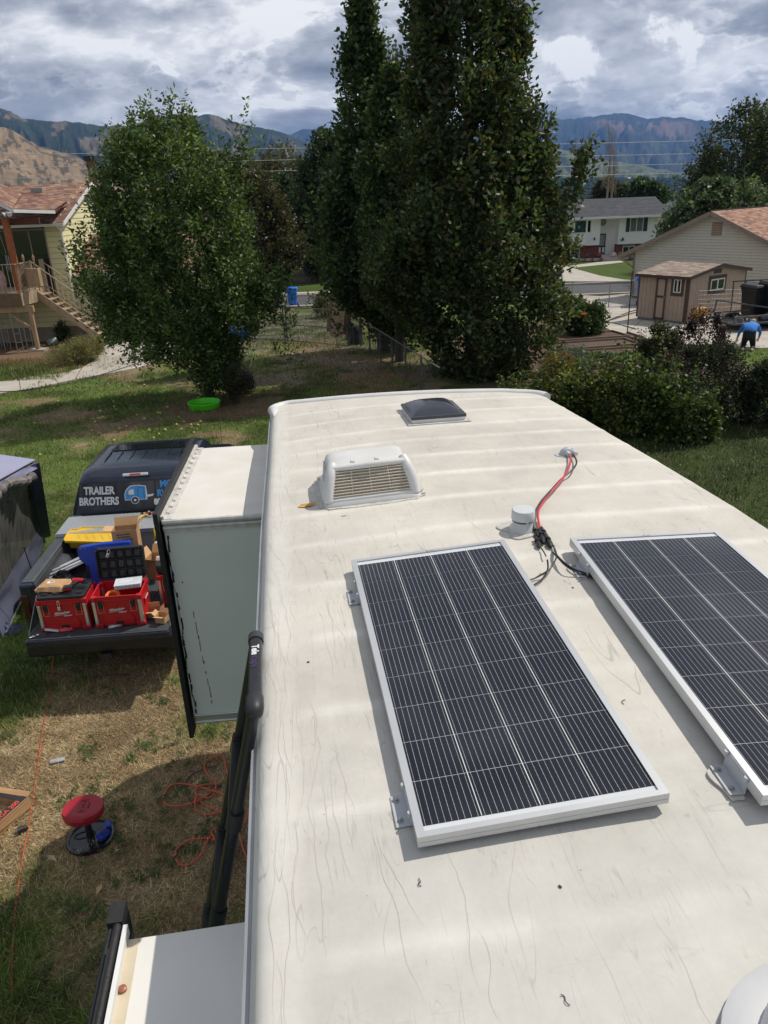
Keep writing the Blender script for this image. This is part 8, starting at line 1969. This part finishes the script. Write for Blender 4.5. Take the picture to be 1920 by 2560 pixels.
bush('dry_weeds', 'clump of tall straw coloured weeds beside the deck footing', [(845, 215, 250), (865, 150, 262), (885, 105, 258), (905, 110, 225)], atg(180, 905).y, 620, .20, .018, [(.30, .24, .12), (.16, .18, .06), (.24, .20, .10), (.10, .13, .05)], per=14, sl=.35, up=.85, seed=86, gap=.25, depth=1.2, cat='weeds')

# =================================================================== MOUNTAINS, TOWN, WIRES, HAZE
m_hill = matattr('hillside', .95, .1, fine=.25, fscale=.02)
def ridge(name, pts, D, Df, amp, colf, nz=64, seed=0, ext=(0, 0), depthback=.35, fx=.022):
    px = np.array([p[0] for p in pts], float); py = np.array([p[1] for p in pts], float)
    xs = np.arange(px[0] - ext[0], px[-1] + ext[1] + 1, 3.0); ys = np.interp(xs, px, py); V = []; C = []; T_ = np.concatenate([np.linspace(0, 1, nz), np.linspace(1, 1 + depthback, 6)[1:]])
    for i, (x, y) in enumerate(zip(xs, ys)):
        fade = 1.0
        y = y - 2.2 * (vn(np.array([x * .11 + seed]), np.array([.5]))[0] - .5) * 2 - 1.2 * (vn(np.array([x * .45 + seed]), np.array([3.5]))[0] - .5)
        r = ray(x, y); h = hypot(r.x, r.y); dx, dy = r.x / h, r.y / h; zt = CAMZ + r.z / h * D
        for t in T_:
            if t <= 1: d = Df + (D - Df) * t; k = t ** 1.25
            else: d = D + (D - Df) * (t - 1); k = 1 - (t - 1) * 1.6
            u = x * fx; rv_ = abs(vn(np.array([u + t * 2.2 + seed]), np.array([t * 3.4 - u * .5 + seed]))[0] - .5) * 2; rv2 = abs(vn(np.array([u * 2.7 - t * 3]), np.array([t * 9 + u + seed]))[0] - .5) * 2; rv3 = abs(vn(np.array([u * 9 + t * 5]), np.array([t * 22 - u * 2]))[0] - .5) * 2
            z = -32 + (zt + 32) * k + amp * sin(pi * min(t, 1)) * ((rv_ - .35) + .5 * (rv2 - .3) + .22 * (rv3 - .3)); z = min(z, CAMZ + (zt - CAMZ) * (d / D) * (.985 if t < 1 else 1)) if t < 1 else z
            V.append((dx * d, dy * d, z)); C.append(colf(x, t, (rv_, rv2)) * (.84 + .28 * rv3))
    n = len(T_); m = len(xs); i = np.arange(m - 1)[:, None] * n + np.arange(n - 1)[None, :]
    F = np.stack([i, i + n, i + n + 1, i + 1], -1).reshape(-1, 4); tag(np_mesh(name, np.array(V), F, m_hill, np.array(C), smooth=True), kind='structure')
nn_ = lambda a, b, s=0: float(fbm(np.array([a + s]), np.array([b + s * 1.7]), 4)[0])
def c_right(x, t, q):
    g = np.array((.042, .050, .044)) * (.8 + .45 * q[0]); red = float(sstep(.66, .80, t) * sstep(.99, .90, t) * sstep(1470, 1510, x) * sstep(1770, 1700, x) * sstep(.44, .56, nn_(x * .03, t * 9, 4)))
    g = g + (np.array((.19, .13, .10)) - g) * red; p = float(sstep(.55, .66, nn_(x * .02, t * 6, 9))) * .5 * (1 if t < .7 else .2); return g + (np.array((.13, .14, .08)) - g) * p
def c_foot(x, t, q):
    g = np.array((.13, .145, .075)) * (.75 + .5 * q[1]); p = float(sstep(.50, .62, nn_(x * .05, t * 7, 2))); return g + (np.array((.035, .05, .03)) - g) * p * .8
def c_left(x, t, q):
    g = np.array((.034, .046, .026)) * (.75 + .5 * q[0]); p = float(sstep(.60, .66, nn_(x * .022, t * 9, 6))); return g + (np.array((.20, .155, .10)) - g) * p * .7
def c_brown(x, t, q):
    g = np.array((.27, .195, .125)) * (.9 + .2 * q[1]); p = float(sstep(.525, .58, nn_(x * .075, t * 26, 3))); return g + (np.array((.085, .075, .055)) - g) * p * .9
ridge('mountain_ridge', [(560, 352), (640, 345), (700, 333), (729, 337), (756, 322), (790, 324), (850, 338), (950, 350), (1100, 345), (1250, 325), (1330, 308), (1373, 304), (1394, 299), (1434, 297), (1495, 290), (1535, 284), (1569, 283), (1596, 292), (1617, 297), (1657, 293), (1698, 293), (1741, 300), (1775, 302), (1840, 308), (1914, 321), (2050, 335)], 9000, 4600, 150, c_right, seed=3, ext=(0, 300))
ridge('foothill_slope', [(1000, 350), (1200, 348), (1300, 352), (1390, 371), (1427, 380), (1495, 398), (1569, 408), (1664, 425), (1690, 432), (1800, 452), (2100, 462)], 4300, 2500, 40, c_foot, seed=8, nz=34, ext=(0, 300))
ridge('mountain_ridge', [(-250, 235), (-100, 250), (0, 270), (23, 278), (55, 295), (84, 299), (124, 302), (136, 305), (156, 302), (197, 306), (255, 315), (318, 314), (385, 295), (434, 288), (463, 286), (495, 290), (520, 284), (560, 296), (613, 312), (650, 318), (694, 327), (730, 342), (800, 370), (900, 400), (1000, 430)], 4200, 2200, 75, c_left, seed=5, ext=(200, 0))
ridge('brown_hill', [(-300, 290), (-100, 305), (0, 317), (26, 322), (69, 350), (95, 363), (124, 372), (162, 382), (191, 390), (214, 403), (231, 422), (300, 448), (420, 470), (520, 484)], 1700, 700, 12, c_brown, seed=1, ext=(200, 0), fx=.012)
def town():
    r_ = random.Random(5); mb = MB(); tv = []
    for k in range(560):
        px = r_.uniform(1330, 1760); py = r_.gauss(458, 13); py = min(max(py, 432), 486); D = 2500 + (486 - py) * 32; q = ray(px, py); h = hypot(q.x, q.y); z = CAMZ + q.z / h * D; s = r_.uniform(5, 12)
        g = r_.choice(((.62, .62, .60), (.45, .42, .38), (.30, .24, .2), (.70, .70, .70), (.2, .19, .19))); c = (q.x / h * D, q.y / h * D, z); a = r_.uniform(0, 3); R_ = Matrix.Rotation(a, 3, 'Z')
        mb.box((c[0], c[1], z + s * .0), (s * 1.5, s, s * .5), R_, 0, g); mb.box((c[0], c[1], z + s * .3), (s * 1.6, s * .7, s * .22), R_, 0, tuple(v * .5 for v in g))
    for a, b, w, c in ((1468, 452, 50, (.45, .33, .2)), (1570, 449, 40, (.48, .36, .22)), (1450, 446, 30, (.4, .3, .2))):
        q = ray(a, b); h = hypot(q.x, q.y); D = 3350; mb.lathe([(10, -6), (w, 0), (w * .5, 7), (0, 9)], (q.x / h * D, q.y / h * D, CAMZ + q.z / h * D), n=14, col=c)
    tag(mb.build('distant_town', m_hill), 'small houses scattered across the far foothill above the grey roof', 'town', kind='stuff')
    rng = np.random.default_rng(9); N = 2600; px = rng.uniform(1250, 1800, N); py = rng.uniform(446, 500, N); V = []; F = []
    mb = MB()
    for a, b in zip(px, py):
        D = 700 + (500 - b) * 45; q = ray(a, b); h = hypot(q.x, q.y); s = D * .0022 * rng.uniform(.6, 1.3); c = Vector((q.x / h * D, q.y / h * D, CAMZ + q.z / h * D)); g = rng.uniform(.6, 1.3)
        P = [c + Vector((s * cos(t), 0, s * sin(t) * 1.1)) for t in np.linspace(0, 2 * pi, 7)[:-1]]; Q = [c + Vector((0, s * cos(t), s * sin(t) * 1.1)) for t in np.linspace(0, 2 * pi, 7)[:-1]]
        mb.lathe([(0, -s), (s * .9, -s * .3), (s * .8, s * .5), (0, s)], c, n=6, col=(.035 * g, .052 * g, .028 * g))
    tag(mb.build('valley_woods', m_hill), 'dark band of far off woods in the valley behind the grey roof', 'woods', kind='stuff')
town()
m_wire = mat('bright_wire', (.50, .50, .50), .5)
for k, (a, b, c, lab) in enumerate((((-40, 388), (700, 371), (1740, 352), 'highest power line crossing in front of the mountains'), ((-40, 421), (700, 400), (1740, 384), 'second power line from the top'), ((-40, 447), (700, 427), (1740, 409), 'third power line from the top'), ((-40, 468), (700, 449), (1740, 432), 'lowest power line just above the far roofs'))):
    P = [aty(*q, 96) for q in (a, ((a[0] + b[0]) / 2, (a[1] + b[1]) / 2 + 2), b, ((b[0] + c[0]) / 2, (b[1] + c[1]) / 2 + 2), c, (2100, c[1] - 12))]
    tag(MB().tube(smooth_path(P, 8), .032, 5).build('power_line', m_wire), lab, 'power line', 'power lines across the valley')
ZTOP = max(o.bound_box[k][2] for o in bpy.data.objects if o.name.startswith(('mountain', 'brown', 'foothill')) for k in range(8)) + 12
hz_m = bpy.data.materials.new('haze_air'); hz_m.use_nodes = True; nt = hz_m.node_tree; nt.nodes.clear(); vo = nt.nodes.new('ShaderNodeVolumePrincipled'); ou = nt.nodes.new('ShaderNodeOutputMaterial'); nt.links.new(vo.outputs[0], ou.inputs['Volume'])
vo.inputs['Density'].default_value = 6.5e-5; vo.inputs['Color'].default_value = (.20, .45, 1.0, 1); vo.inputs['Anisotropy'].default_value = .2
tag(MB().mm(-12000, 12000, -1200, 16500, -36, ZTOP).build('haze', hz_m), kind='stuff')
